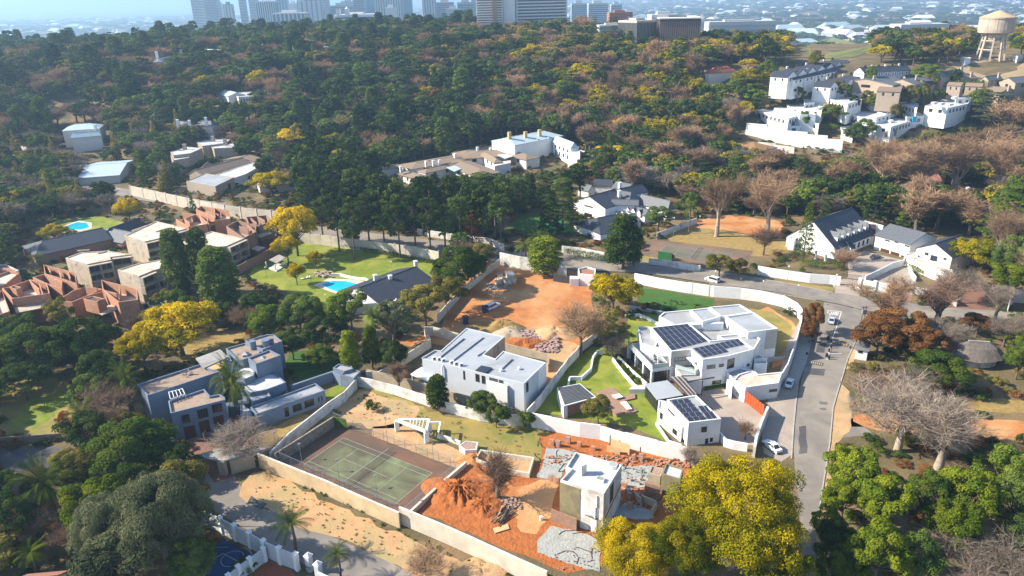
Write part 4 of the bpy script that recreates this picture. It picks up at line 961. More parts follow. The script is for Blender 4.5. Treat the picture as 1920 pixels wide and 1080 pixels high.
 # board on the red soil, timber pile, drum
a=[G(*q)for q in Q4(212,1020,345,978,362,1022,232,1062)];m=MB();m.prism([v3(q)for q in a],.12,.22,ply,bottom=True);o=m.build('timber_board',ply);tag(o,'pale timber board lying on the red soil','board')
pl=empty('timber_pile',G(*Q4(310,900)[0]),'heap of dark poles and branches on the red soil','pile')
rr=random.Random(3)
for i in range(22):
 g=G(*Q4(235+rr.random()*130,880+rr.random()*60)[0]);t=1.05+rr.uniform(-.35,.35);l=rr.uniform(1.2,2.4);m=MB();zz=.08+rr.random()*.35
 m.tube((g.x-cos(t)*l,g.y-sin(t)*l,zz),(g.x+cos(t)*l,g.y+sin(t)*l,zz+rr.uniform(-.05,.25)),.08,n=5,m=(bark,ply,metal_dark)[i%3]);m.build('pole',bark,pl)
g=G(*Q4(645,935)[0]);m=MB();m.tube((g.x,g.y,0),(g.x,g.y,.75),.3,n=14,m=white);m.tube((g.x,g.y,.75),(g.x,g.y,.8),.2,n=14,m=white);o=m.build('white_drum',white);tag(o,'small white drum on the orange ground','drum')
# ---------------------------------------------------------------- boundary walls near
bwall('boundary_wall','long high white wall between bright lawn and demolition site',Q4(560,-25,740,10,1000,62,1180,85,1400,150,1700,225,1960,280),3.4,white,jit=.12,seg=7,cat='wall')
bwall('boundary_wall','white and sandy wall between dry field and grey flat-roofed house',ZF(662,705,700,712,740,722,785,737,830,752,900,770,960,778,1000,778),2.6,white_old,seg=8,jit=.1)
bwall('boundary_wall','inner bare block wall around the grey house yard',ZF(686,692,730,702,790,718,850,735,960,765),2.8,tan_plaster,seg=8)
bwall('boundary_wall','grey wall enclosing the yard behind the grey flat-roofed house',Q2(165,490,255,490,600,270,560,190,620,190,790,235),2.6,cream,seg=8)
bwall('boundary_wall','curving white wall between orange site and shaded lawn',Q2(1252,752,1345,650,1450,510,1530,400,1590,340,1630,290,1700,240,1730,190),2.6,white_old,jit=.1,seg=5)
bwall('boundary_wall','tan retaining wall holding the turned red earth behind the grey house',Q2(1100,300,1245,335,1402,375,1398,440),2.4,tan_plaster,seg=7)
bwall('boundary_wall','sloping white wall from the blue-grey house to the tennis court corner',Q3(1688,425,1600,520,1480,600,1340,710,1200,820,1060,960),2.6,white_old,seg=6)
bwall('boundary_wall','long sandy wall between the tennis court and the dirt verge',Q5(15,435,300,550,650,690,1000,845,1285,968),3.3,yellow_plaster,seg=9,cap=white_old)
bwall('boundary_wall','long pale wall between demolition site and verge',Q5(1288,915,1700,1085,1960,1200,2200,1310,2620,1500),3.6,cream,seg=9,cap=white_old)
bwall('retaining_wall','tan kerb wall between tennis court and turned red soil',Q5(1395,945,1640,720,1890,505),1.0,cream,thk=.5)
bwall('boundary_wall','stone-dark retaining wall at the shaded end of the tennis court',Q3(1100,965,1300,840,1520,700),2.6,stone,seg=6,thk=.4)
bwall('court_screen','mossy green panel in the corner of the tennis court',Q5(695,100,810,125),2.6,mat('mossy_panel',(.10,.15,.03),.95,(.06,.10,.02)),thk=.1)
bwall('boundary_wall','white wall with panels along the main road beyond the white house',ZF(1190,512,1240,522,1290,530,1340,537,1390,541,1430,546,1470,555,1494,568,1504,580,1503,600,1492,640,1478,680,1466,700,1462,715),3.4,white,seg=7.5,jit=.15,pier=.0)
bwall('boundary_wall','stone-topped white wall running down from the timber gate',ZF(1440,762,1428,790,1418,820,1415,838),2.6,white_old,thk=.5,seg=4)
bwall('boundary_wall','pale retaining wall beside the tall green palm-like trees at the gatehouse',ZF(937,473,975,481,1020,487,1062,500),4.5,white_old,seg=8)
bwall('boundary_wall','cream wall running down to the concrete rings',ZF(937,485,915,500,900,512,860,545,820,590),2.6,cream,seg=7)
bwall('boundary_wall','shaded stone garden wall near the left edge',ZF(-30,822,60,816,112,812),1.8,stone,seg=8)
gw=bwall('boundary_wall','ornate pale blue-white wall with square piers beside the blue ball court',Z(340,855,4.8)(95,430,210,500,345,560,470,625,605,690,735,765,875,830,1025,885),3.2,grey_plaster,seg=5,pier=.7,pm=white)
bwall('boundary_wall','pale wall with blue door dividing the ball court from brick yard',Z(340,855,4.8)(735,835,610,925,510,995,420,1075,330,1150),2.6,grey_plaster,pier=.6,pm=white,seg=6)
q6=Z(340,855,4.8)
sheet('ball_court',q6(-150,1120,200,870,370,740,640,890,420,1080,300,1250,-200,1250),court_blue,4)
sheet('brick_yard',q6(600,1110,780,935,1020,1050,1000,1250,500,1250),mat('rust_red_paving',(.30,.09,.045),.9,(.22,.07,.04),scale=2),4)
m=MB();ctr=G(*q6(460,925)[0])
for k in range(40):
 t0,t1=k/40*2*pi,(k+1)/40*2*pi;line_strip(m,(ctr.x+1.8*cos(t0),ctr.y+1.8*sin(t0)),(ctr.x+1.8*cos(t1),ctr.y+1.8*sin(t1)),.07,.034,paint)
for a,e in(((200,990),(375,878)),((375,878),(520,955)),((250,850),(320,822)),((320,822),(420,822))):line_strip(m,G(*q6(*a)[0]),G(*q6(*e)[0]),.08,.036,paint)
for k in range(10):
 t0,t1=-.2+k*.14,-.2+(k+1)*.14;line_strip(m,(ctr.x-.5+4.2*cos(t0),ctr.y-2+5.0*sin(t0)),(ctr.x-.5+4.2*cos(t1),ctr.y-2+5.0*sin(t1)),.07,.038,paint)
o=m.build('court_marking',paint);o['kind']='structure'
bd=Bld('wall_door','arched blue door set in the pale ball court wall',(462,1068),'door');e0,e1=PL(*q6(560,985)[0],1.6),PL(*q6(612,955)[0],1.6)
bd.win_at(e0,e1,0.1,(e1-e0).length-.1,0,2.1,nx=1,fm=white,gm=mat('blue_door',(.02,.10,.35),.5),name='door_leaf',proud=.25)
# wrought gate
gg=empty('iron_gate',G(*q6(1080,1000)[0]),'curved wrought iron gate between white piers','gate')
for k,q in enumerate((q6(1140,900)[0],q6(1225,975)[0])):
 g=PL(q[0],q[1],3.0);m=MB();m.box((g.x,g.y,0),(.9,.9,3.0),-.5,grey_plaster);m.box((g.x,g.y,3.003),(1.1,1.1,.2),-.5,white)
 for i in range(4):t=pi/4-.5+i*pi/2;t2=t+pi/2;m.face([(g.x+.7*cos(t),g.y+.7*sin(t),3.2),(g.x+.7*cos(t2),g.y+.7*sin(t2),3.2),(g.x,g.y,3.7)],white)
 m.build('pier',white,gg)
a,e=PL(*q6(1030,905)[0],2.2),PL(*q6(1195,1010)[0],2.2)
for i in range(16):
 t=i/15;q=a+(e-a)*t;hh=2.5-1.1*sin(pi*t);m=MB();m.beam((q.x,q.y,0),(q.x,q.y,hh),.05,m=metal_dark);m.build('bar',metal_dark,gg)
m=MB()
for i in range(15):
 t,t2=i/15,(i+1)/15;q,q2=a+(e-a)*t,a+(e-a)*t2;m.beam((q.x,q.y,2.5-1.1*sin(pi*t)),(q2.x,q2.y,2.5-1.1*sin(pi*t2)),.08,m=metal_dark);m.beam((q.x,q.y,.3),(q2.x,q2.y,.3),.06,m=metal_dark)
m.build('gate_frame',metal_dark,gg)
bwall('boundary_wall','low white wall end beside the iron gate',q6(1230,1050,1290,1080,1400,1130),2.4,grey_plaster,cap=white)
# entrance gatehouse of the blue-grey house
Q7=Z(340,855,4.8)
e=Bld('entrance_canopy','wedge-shaped stone entrance gateway with flat slab roof',(400,885),'gateway')
C=e.P(ZF(358,856,428,836,510,838,420,864),3.4);m=MB();m.prism([v3(q)for q in C],3.1,3.45,concrete_grey,bottom=True);m.build('roof_slab',concrete_grey,e.o);FOOT.append([v3(q)for q in C])
for q0,q1 in((0,0.09),):pass
a,c_=C[0],C[3]
for t0,t1 in((0,.22),(.80,1.0)):
 p0,p1=lerp(a,c_,t0),lerp(a,c_,t1);m=MB();m.beam((p0.x,p0.y+.3,1.55),(p1.x,p1.y+.3,1.55),.8,3.1,tan_plaster);m.build('stone_pier',tan_plaster,e.o)
p0,p1=lerp(C[3],C[2],.1),lerp(C[3],C[2],.6);m=MB();m.beam((p0.x,p0.y,1.55),(p1.x,p1.y,1.55),.5,3.1,tan_plaster);m.build('stone_wall',tan_plaster,e.o)
m=MB();p0,p1=lerp(a,c_,.24),lerp(a,c_,.78)
for k in range(7):m.beam((p0.x,p0.y+1.2,1.2+k*.28),(p1.x,p1.y+1.2,1.2+k*.28),.08,.22,wood_deck)
m.build('gate_slats',wood_deck,e.o)
bwall('boundary_wall','low grey wall left of the entrance gateway',ZF(300,858,330,860,358,864),1.5,mid_grey)
# ================================================================ MIDDLE DISTANCE BUILDINGS
def two_px(a,e,ha,he):return PL(a[0],a[1],ha),PL(e[0],e[1],he)
# ---- brick and concrete apartment shells on the left
def shell(name,label,floors,group,base,deck=None):
 """floors: list of (pixels of the wall tops, top height, floor height, wall material, floor material, bottom)"""
 s=Bld(name,label,base,'building shell',group)
 for(pts,top,fl,wm,fm,z)in floors:
  s.block(pts,fl,z,wm,fm,par=top-fl,thk=.32)
 return s
def inner_walls(s,segs,top,m,z,t=.3):
 for(a,e)in segs:
  A_,B_=PL(a[0],a[1],s.z0+top),PL(e[0],e[1],s.z0+top);q=MB();q.beam((A_.x,A_.y,s.z0+(top+z)/2),(B_.x,B_.y,s.z0+(top+z)/2),t,top-z-.02,m);q.build('inner_wall',m,s.o)
def loggia(s,W,i,j,z0,z1,n=2,m=None,frac=.8):
 """deep open bays between concrete fins: real recess with floor, built proud of the face"""
 A_,d_,n_,L_=s.frame_on(W[i],W[j]);m=m or concrete
 q=MB();o=A_+n_*.01;D=1.6
 a,b=o,o+d_*L_
 for zz in(z0,z1-.25):
  q.prism([(a)[:2],(b)[:2],(b+n_*D)[:2],(a+n_*D)[:2]],s.z0+zz,s.z0+zz+.25,m,bottom=True)
 q.build('balcony_slab',m,s.o)
 for k in range(n+1):
  p=A_+d_*(L_*k/n*.97+.12)+n_*(D/2);q=MB();q.beam((p.x-n_.x*D*.48,p.y-n_.y*D*.48,s.z0+(z0+z1)/2),(p.x+n_.x*D*.48,p.y+n_.y*D*.48,s.z0+(z0+z1)/2),.3,z1-z0-.52,m);q.build('fin_wall',m,s.o)
 for k in range(n):
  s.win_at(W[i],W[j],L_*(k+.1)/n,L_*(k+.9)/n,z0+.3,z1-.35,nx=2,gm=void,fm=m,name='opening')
Q7=Z(0,480,6);Q8=Z(260,380,6);Q9=Z(0,380,3.4286)
gr='unfinished apartment shells on the left'
s=shell('apartment_shell','red brick shell with white-edged deck at the far left',[(Q7(20,362,90,350,340,262,530,308,560,420,130,480),8.4,5.6,red_brick,concrete_lt,0)],gr,(60,620))
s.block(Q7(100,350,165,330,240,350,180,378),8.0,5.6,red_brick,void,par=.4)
inner_walls(s,[(Q7(330,270)[0],Q7(440,370)[0]),(Q7(440,310)[0],Q7(480,430)[0])],8.4,red_brick,5.6)
s.block(Q7(-160,260,100,165,215,190,60,320,-60,350),5.5,0,red_brick,concrete_lt,par=.8);s.block(Q7(-140,470,-20,420,20,380,110,620,-60,680),6.0,0,red_brick,concrete_lt,par=1.6);s.block(Q7(-120,100,60,90,210,160,90,210,-100,200),4.0,0,white_old,tile_terra,par=.5)
s.slab(Q7(130,485,500,430,590,560,180,640),5.7,.3,concrete,'balcony_slab')
s.slab(Q7(140,640,580,550,600,590,200,680),2.8,.3,concrete,'balcony_slab')
s=shell('apartment_shell','roofless red brick shell with a long stepped wall behind the left one',[(Q7(365,240,500,200,700,280,690,370,560,330),8.2,5.4,red_brick,concrete_lt,0),(Q7(490,95,850,185,860,310,700,260,500,200),8.4,5.4,red_brick,concrete_lt,0)],gr,(110,570))
inner_walls(s,[(Q7(545,235)[0],Q7(690,290)[0]),(Q7(660,160)[0],Q7(690,240)[0]),(Q7(760,180)[0],Q7(790,250)[0]),(Q7(540,130)[0],Q7(570,180)[0])],8.2,red_brick,5.4)
s=shell('apartment_shell','open red brick shell with small room walls above the yellow tree',[(Q7(640,500,810,520,1000,440,1150,370,960,340,815,390),7.0,4.2,red_brick,concrete_lt,0),(Q7(1140,268,1545,368,1550,492,1330,520,1150,372),8.0,5.0,red_brick,concrete_lt,0)],gr,(190,600))
s.block(Q7(935,480,1050,450,1180,480,1110,495,1090,520,1000,500),8.0,4.5,red_brick,void,par=.3)
inner_walls(s,[(Q7(1000,440)[0],Q7(1150,400)[0]),(Q7(1150,380)[0],Q7(1310,420)[0]),(Q7(1340,340)[0],Q7(1345,430)[0]),(Q7(960,345)[0],Q7(1090,360)[0])],8.0,red_brick,5.0)
s.slab(Q7(1050,610,1330,520,1550,490,1560,505,1150,660),4.9,.3,concrete,'balcony_slab')
def conc(label,roof,base,wi,hts=8.6,bays=2):
 s=Bld('apartment_shell',label,base,'building shell',gr)
 W=s.block(roof,hts-.3,0,concrete,concrete_lt,par=.3,thk=.4)
 return s,W
s,W=conc('bare concrete block with flat pale deck nearest the slate-roofed house',Q7(735,22,900,-40,1200,-60,1480,-20,1240,10,1250,40,980,92),(170,570),None)
loggia(s,W,6,5,5.4,8.2,2);loggia(s,W,6,5,2.6,5.2,2);loggia(s,W,4,3,5.4,8.2,1);s.win(W[0],W[6],[Q7(845,85)[0]+Q7(862,115)[0]],nx=1,gm=void,fm=concrete)
for q in(Q7(870,-50,1010,-60),Q7(1100,-20,1230,-55)):
 a,d=s.P(q,8.3);m=MB();m.beam((a.x,a.y,s.z0+8.5),(d.x,d.y,s.z0+8.5),.5,.4,concrete);m.build('roof_upstand',concrete,s.o)
s,W=conc('bare concrete block with white-edged deck above the big yellow tree',Q7(1320,155,1560,80,1800,40,1840,60,1800,140,1725,160,1560,228),(270,590),None)
loggia(s,W,6,5,5.4,8.2,1);loggia(s,W,6,5,2.6,5.2,1);loggia(s,W,5,4,2.6,5.2,1);s.win(W[0],W[6],[Q7(1462,225)[0]+Q7(1475,262)[0]],nx=1,gm=void,fm=concrete)
s.slab(Q7(1640,520,1900,420,1990,480,1700,600),2.5,.3,concrete,'balcony_slab')
s,W=conc('bare concrete block in the middle of the row with two pale deck levels',Q9(800,212,1005,118,1200,165,1055,205,1050,222,930,250),(290,500),None)
loggia(s,W,5,4,5.4,8.2,1);loggia(s,W,3,2,5.4,8.2,2);loggia(s,W,5,4,2.6,5.2,1)
for q in(Q9(850,185,950,150),Q9(1000,190,1085,165)):
 a,d=s.P(q,8.3);m=MB();m.beam((a.x,a.y,s.z0+8.5),(d.x,d.y,s.z0+8.5),.5,.4,concrete);m.build('roof_upstand',concrete,s.o)
s,W=conc('bare concrete block rising behind the three dark conifers',Q8(500,440,680,370,820,322,1185,400,985,488,860,500,560,480),(430,500),None)
loggia(s,W,4,3,5.4,8.2,2);loggia(s,W,4,3,2.4,5.2,2)
s=shell('apartment_shell','orange brick shell at the far end of the row by the cream street wall',[(Q8(415,180,490,185,640,130,790,160,770,240,560,270),8.6,5.8,red_brick,concrete_lt,0),(Q8(700,35,1020,85,1030,180,850,200,840,150,640,75),8.6,5.8,red_brick,concrete_lt,0)],gr,(370,440))
s.block(Q8(510,180,600,170,610,215,570,225),8.6,5.8,red_brick,void,par=.4)
inner_walls(s,[(Q8(490,110)[0],Q8(640,130)[0]),(Q8(750,90)[0],Q8(900,130)[0]),(Q8(850,60)[0],Q8(860,170)[0]),(Q8(660,120)[0],Q8(790,240)[0]),(Q8(920,110)[0],Q8(930,170)[0])],8.6,red_brick,5.8)
s.slab(Q8(560,290,850,230,1010,180,1020,200,640,310),5.7,.3,concrete,'balcony_slab')
s=shell('apartment_shell','dusky red brick shell with ragged walls behind the tall yellow tree',[(Q8(985,265,1110,200,1230,230,1330,240,1310,330,1180,400),8.4,5.6,brick_brown,concrete_grey,0),(Q8(1205,160,1440,140,1510,210,1350,260,1230,230),8.4,5.6,brick_brown,concrete_grey,0)],gr,(480,460))
s.win_at((s.P([Q8(1030,270)[0]],8)[0])[:2],(s.P([Q8(1130,290)[0]],8)[0])[:2],1,2.2,6,7.4,nx=1,gm=void,fm=brick_brown)
inner_walls(s,[(Q8(1130,260)[0],Q8(1230,290)[0]),(Q8(1220,240)[0],Q8(1320,330)[0]),(Q8(1330,150)[0],Q8(1420,200)[0]),(Q8(1260,170)[0],Q8(1330,230)[0])],8.4,brick_brown,5.6)
s.slab(Q8(1310,360,1480,320,1500,340,1360,390),5.4,.3,concrete,'balcony_slab')
s=Bld('brick_gatehouse','small brick gatehouse with pale slab roof behind the brick garden wall',(480,475),'building');W=s.block(Q8(1215,500,1300,470,1440,500,1340,550),3.3,0,brick_brown,concrete_lt,par=.15);s.win(W[3],W[2],[Q8(1300,565)[0]+Q8(1340,610)[0]],nx=1,gm=void,fm=brick_brown,name='opening')
bwall('boundary_wall','stepped brown brick wall between apartment shells and pool garden',Q8(1070,730,1200,665,1380,580,1480,530,1580,475),3.2,brick_brown,seg=6,step_h=[0,.2,.4])
bwall('boundary_wall','dark red corrugated roofed lean-to wall by the brick gatehouse',Q8(1390,470,1540,390),2.5,mat('maroon_sheet',(.16,.05,.05),.8))
# ---- long slate-roofed house
s=Bld('slate_roofed_house','long low house with dark slate roof behind the concrete shells',(180,470),'house')
s.gable(*Q9(270,243,660,160,330,322),6.2,3.4,brick_brown,slate,hip0=.6)
s.gable(*Q9(700,165,900,95,800,185),6.0,3.4,brick_brown,slate)
m=MB();s.gable(*Q9(690,160,850,190,800,265),5.6,2.6,brick_brown,slate_lt)
s.chimney(*Q9(912,98)[0],6.6,m=brick_brown)
# ---- pool garden house
s=Bld('pool_house','low white house with dark slate roof beside the turquoise pool',(720,600),'house')
Q12=Z(450,440,4.8)
s.gable(*Q12(1210,425,1585,285,1480,540),6.2,3.2,white_old,slate,ext0=6,hip0=.0)
s.gable(*Q12(1060,470,1330,420,900,560),5.0,3.0,white_old,slate,hip0=.8)
for q in Q12(1215,365,1350,370,1580,240):s.chimney(q[0],q[1],6.8,1.0,1.0,2.2,white,.5)
s.block(Q12(840,565,1200,500,1420,540,1400,600,900,640),3.0,0,white_old,roof_wht,par=.2)
def pool(name,label,px,deck_px=None,lv=5):
 W=[G(*q)for q in px];r=empty(name,W[0],label,'swimming pool');OPEN.append([v3(q)for q in W])
 if deck_px:
  D=[G(*q)for q in deck_px];m=MB();m.prism([v3(q)for q in D],0,.06,cream);m.build('pool_deck',cream,r)
 m=MB();m.face([(q.x,q.y,.085)for q in W],water_m);m.build('water',water_m,r)
 o=inset([v3(q)for q in W],-.35);m=MB();n=len(W)
 for i in range(n):
  j=(i+1)%n;m.face([(o[i][0],o[i][1],.11),(o[j][0],o[j][1],.11),(W[j].x,W[j].y,.11),(W[i].x,W[i].y,.11)],white);m.face([(W[i].x,W[i].y,.11),(W[j].x,W[j].y,.11),(W[j].x,W[j].y,.0),(W[i].x,W[i].y,0)],white)
 m.build('pool_coping',white,r)
pool('swimming_pool','turquoise pool in the bright lawn beside the white slate-roofed house',Q12(730,450,830,415,960,420,1100,460,1090,485,960,520,900,524,800,490),Q12(660,460,800,395,1000,405,1180,430,1150,470,1000,540,880,535))
pool('swimming_pool','turquoise pool glimpsed between trees behind the slate-roofed house',Q9(425,150,500,125,560,130,575,160,520,175,430,170),Q9(410,150,500,115,590,130,590,165,520,185,420,178))
sheet('court_yard',Q12(700,690,860,650,900,720,800,720),cream,5)
# white sunken platform with columns
s=empty('white_garden_platform',G(*Q12(330,300)[0]),'white tiled platform with slim columns on the lawn by the brick wall','platform')
m=MB();m.prism([v3(G(*q))for q in Q12(255,310,330,262,412,285,330,335)],0,.35,white_old);m.build('platform',white_old,s)
for q in Q12(240,300,322,325,415,280,330,262):g=G(*q);m=MB();m.box((g.x,g.y,0),(.35,.35,2.3),.5,white);m.build('column',white,s)
C=[PL(q[0],q[1],2.6)for q in Q12(260,225,350,178,415,205,330,255)];m=MB();m.prism([v3(q)for q in C],2.45,2.6,concrete_grey,bottom=True);m.build('shade_roof',concrete_grey,s)
bwall('garden_wall','low white curved wall behind the pool',Q12(820,350,900,350,1000,375,1070,385,1130,390,1185,430),.9,white,thk=.4)
for i,q in enumerate(Q12(1370,280,780,585,240,330,645,400)):lamp_post((q[0],q[1]+10),3.2,['slim lamp post on the lawn behind the pool house ridge','slim lamp post by the hedge steps below the pool','slim lamp post by the white garden platform','slim lamp post at the lawn edge left of the pool'][i],'lamp posts of the pool garden')
# hedges as clipped leaf volumes come with the plants
# ---- cream street wall of precast panels
bwall('boundary_wall','long cream panelled wall along the upper street behind the brick shells',ZF(243,348,290,358,350,371,420,385,480,392,535,398,560,402),5.0,cream,seg=9,pier=.5)
bwall('boundary_wall','cream panelled wall between street and pool garden lawn',ZF(560,436,600,440,660,448,720,455,780,463,822,472),4.0,cream,seg=5.2,pier=.35)
bwall('boundary_wall','shaded white wall behind the dark pines along the street',ZF(782,428,820,434,860,440,915,446,945,458),2.6,white_old,seg=9)
bwall('boundary_wall','white street wall left of the gatehouse hedge',Q10(80,845,300,868,560,920),3.2,white_old,seg=8)
bwall('boundary_wall','white wall below the shaded tennis court backboard',Q10(1060,985,1250,1005,1500,1050,1640,1065),2.4,white_old,seg=8)
bwall('boundary_wall','white wall climbing beside the leafless lawn to the round dark tree',Q10(1150,700,1300,640,1450,580,1600,530),2.5,white_old,seg=8)
bwall('backboard','green backboard at the near end of the shaded tennis court',Q10(1165,905,1320,925),3.0,mat('green_sheet',(.03,.16,.05),.8),thk=.1,cat='backboard')
# ---- gatehouse on the orange site
s=Bld('site_gatehouse','small white gatehouse with red roof beside the orange site',(1090,522),'gatehouse')
Q18=Z(780,460,4.1545)
W=s.block(Q18(1262,180,1330,165,1400,182,1395,232,1270,220),3.4,0,white,tile_terra,par=.5)
s.block(Q18(1198,238,1262,240,1268,262,1200,262),2.4,0,white,None,par=0)
bwall('boundary_wall','dark gate panel beside the site gatehouse',Q18(1070,225,1130,235,1200,245),2.4,metal_dark,thk=.1,cat='gate')
# ---- white house with slate roofs in the middle
s=Bld('white_slate_house','white house with several dark slate roofs and chimneys behind the tennis court',(1150,440),'house')
g1=s.gable(*Q10(395,285,680,205,600,420),9.5,6.0,white,slate,ext0=.5)
s.win(g1['end0'][0],g1['end0'][1],[Q10(335,470)[0]+Q10(420,530)[0],Q10(335,385)[0]+Q10(430,420)[0]],nx=4,fm=wood_dark)
g2=s.gable(*Q10(640,320,950,330,700,370),7.8,6.2,white,slate_lt)
g2=s.gable(*Q10(700,215,860,245,900,375),9.0,6.0,white,slate_lt,hip1=.5)
s.row(g2['near'][0],g2['near'][1],3.6,5.4,3,.35,nx=2)
s.gable(*Q10(720,205,985,150,960,255),9.0,6.5,white,slate)
s.gable(*Q10(975,265,1300,340,1280,430),7.5,4.0,white,slate_lt,hip1=.4)
g3=s.gable(*Q10(860,395,1060,440,1000,500),5.5,3.6,white,slate_lt)
for i in range(3):
 q=Q10(860+i*65,400+i*18)[0];e_=Q10(862+i*65,450+i*18)[0]
 p0=PL(q[0],q[1],5.2);m=MB();n_=g3['n'];dd=g3['d'];p1=p0+n_*2.4
 for sg in(-1,1):m.face([(p0.x,p0.y,5.4),(p1.x,p1.y,5.4),(p1.x+dd.x*.9*sg,p1.y+dd.y*.9*sg,4.3),(p0.x+dd.x*.9*sg,p0.y+dd.y*.9*sg,4.3)],slate)
 m.face([(p1.x-dd.x*.8,p1.y-dd.y*.8,2.8),(p1.x+dd.x*.8,p1.y+dd.y*.8,2.8),(p1.x+dd.x*.8,p1.y+dd.y*.8,4.3),(p1.x,p1.y,5.3),(p1.x-dd.x*.8,p1.y-dd.y*.8,4.3)],white)
 o=m.build('dormer',white,s.o)
s.gable(*Q10(480,530,740,480,490,725),6.4,3.0,white,slate,hip0=.55)
s.gable(*Q10(820,495,905,480,940,570),5.0,3.2,white,slate_lt)
s.block(Q10(620,460,760,500,800,500,700,405,640,420),3.4,0,white,roof_mid)
s.gable(*Q10(440,90,660,100,640,165),7.0,4.5,white_old,slate)
s.gable(*Q10(690,118,870,150,840,175),7.2,5,white_old,slate_lt)
for q in Q10(728,225,735,135):s.chimney(q[0],q[1],10.2,1.2,1.2,3.0,white,.5)
s=Bld('white_cottage','small white gabled cottage half hidden behind bare trees',(1110,360),'house');s.gable(*Q10(290,140,420,165,300,200),5.5,3.2,white_old,slate_lt)
# ---- big gable house with six dormers
Q11=Z(1440,370,6)
s=Bld('gabled_house','white house with steep dark slate roof and a row of dormers',(1570,480),'house')
g=s.gable(*Q11(515,265,960,110,680,625),11.5,3.6,white,slate,ext0=.4,ext1=-.5)
n_,d_=g['n'],g['d'];w_=g['w']
for i in range(6):
 q=Q11(745+i*68,440-i*23)[0];p=PL(q[0],q[1],6.4);t=(Vector((p.x,p.y,0))-g['R0']).dot(d_);base=g['R0']+d_*t
 out=base+n_*(w_*.80);inn=base+n_*(w_*.42);m=MB();m2=MB()
 for sg in(-1,1):
  m.face([(inn.x,inn.y,8.2),(out.x,out.y,8.2),(out.x+d_.x*1.15*sg,out.y+d_.y*1.15*sg,6.7),(inn.x+d_.x*1.15*sg,inn.y+d_.y*1.15*sg,6.7)],slate_lt)
  m2.face([(out.x+d_.x*.95*sg,out.y+d_.y*.95*sg,6.8),(inn.x+d_.x*.95*sg,inn.y+d_.y*.95*sg,6.8),(inn.x+d_.x*.95*sg,inn.y+d_.y*.95*sg,4.2),(out.x+d_.x*.95*sg,out.y+d_.y*.95*sg,3.8)],white)
 o2=out-n_*.1;m2.face([(o2.x-d_.x*.95,o2.y-d_.y*.95,3.8),(o2.x+d_.x*.95,o2.y+d_.y*.95,3.8),(o2.x+d_.x*.95,o2.y+d_.y*.95,6.8),(o2.x,o2.y,8.1),(o2.x-d_.x*.95,o2.y-d_.y*.95,6.8)],white)
 dm=m2.build('dormer',white,s.o);m.build('dormer_roof',slate_lt,dm)
 m=MB();o3=o2+n_*.04;m.face([(o3.x-d_.x*.5,o3.y-d_.y*.5,4.6),(o3.x+d_.x*.5,o3.y+d_.y*.5,4.6),(o3.x+d_.x*.5,o3.y+d_.y*.5,6.3),(o3.x-d_.x*.5,o3.y-d_.y*.5,6.3)],glass);m.build('dormer_window',glass,dm)
s.row(g['near'][0],g['near'][1],.8,2.6,7,.35,nx=3)
s.gable(*Q11(880,480,930,470,970,540),5.2,2.8,white,slate,over=.3)
s.gable(*Q11(1100,300,1215,310,1165,430),6.0,3.5,white,mat('brown_slate',(.07,.05,.045),.6,(.045,.033,.03),scale=2.5))
s.gable(*Q11(680,215,820,150,640,260),9,7.8,white,slate)
s.block(Q11(235,460,310,380,380,340,420,400,300,470),4.0,0,white,roof_mid,par=.2)
for q in Q11(530,700,640,740):g_=G(*q);column(s,g_,0,3.2,.6)
s.block(Q11(1085,260,1300,315,1290,340,1080,290),4.5,0,white,None,par=0)
# ---- garage wing
s=Bld('garage_wing','white two-storey garage wing with grey slate roof and dark timber doors',(1690,490),'building')
g=s.gable(*Q11(1370,298,1760,398,1645,545),7.8,5.2,white,slate_lt,ext1=.6)
s.win(g['near'][0],g['near'][1],[Q11(1270,570)[0]+Q11(1362,630)[0],Q11(1383,605)[0]+Q11(1475,665)[0],Q11(1500,650)[0]+Q11(1525,680)[0]],nx=1,fm=wood_dark,gm=wood_dark,name='garage_door')
s.win(g['near'][0],g['near'][1],[Q11(1320,475)[0]+Q11(1370,500)[0],Q11(1425,495)[0]+Q11(1462,515)[0],Q11(1540,535)[0]+Q11(1590,560)[0]],nx=3)
# ---- right gabled house
Q16=Z(1560,400,4.908)
s=Bld('gable_end_house','white house with broad gable end and terrace behind the small garage court',(1770,500),'house')
g=s.gable(*Q16(960,275,1190,195,1330,330),8.4,5.2,white,slate,ext0=.5)
s.win(g['end0'][0],g['end0'][1],[Q16(858,358)[0]+Q16(885,388)[0],Q16(1028,408)[0]+Q16(1052,430)[0]],nx=2)
s.win(g['end0'][0],g['end0'][1],[Q16(912,382)[0]+Q16(935,438)[0],Q16(942,390)[0]+Q16(964,442)[0]],nx=1,fm=mat('blue_frame',(.05,.07,.25)))
s.block(Q16(725,420,780,400,990,470,1110,520,1120,560,960,520),3.2,0,white,concrete_lt,par=.25)
s.block(Q16(670,375,790,350,790,400,730,425),3.0,0,white,concrete_lt,par=.3)
s.win_at(PL(*Q16(670,400)[0],2.6)[:2],PL(*Q16(720,430)[0],2.6)[:2],.3,1.8,0,2.1,nx=1,fm=wood_dark,gm=wood_dark,name='door')
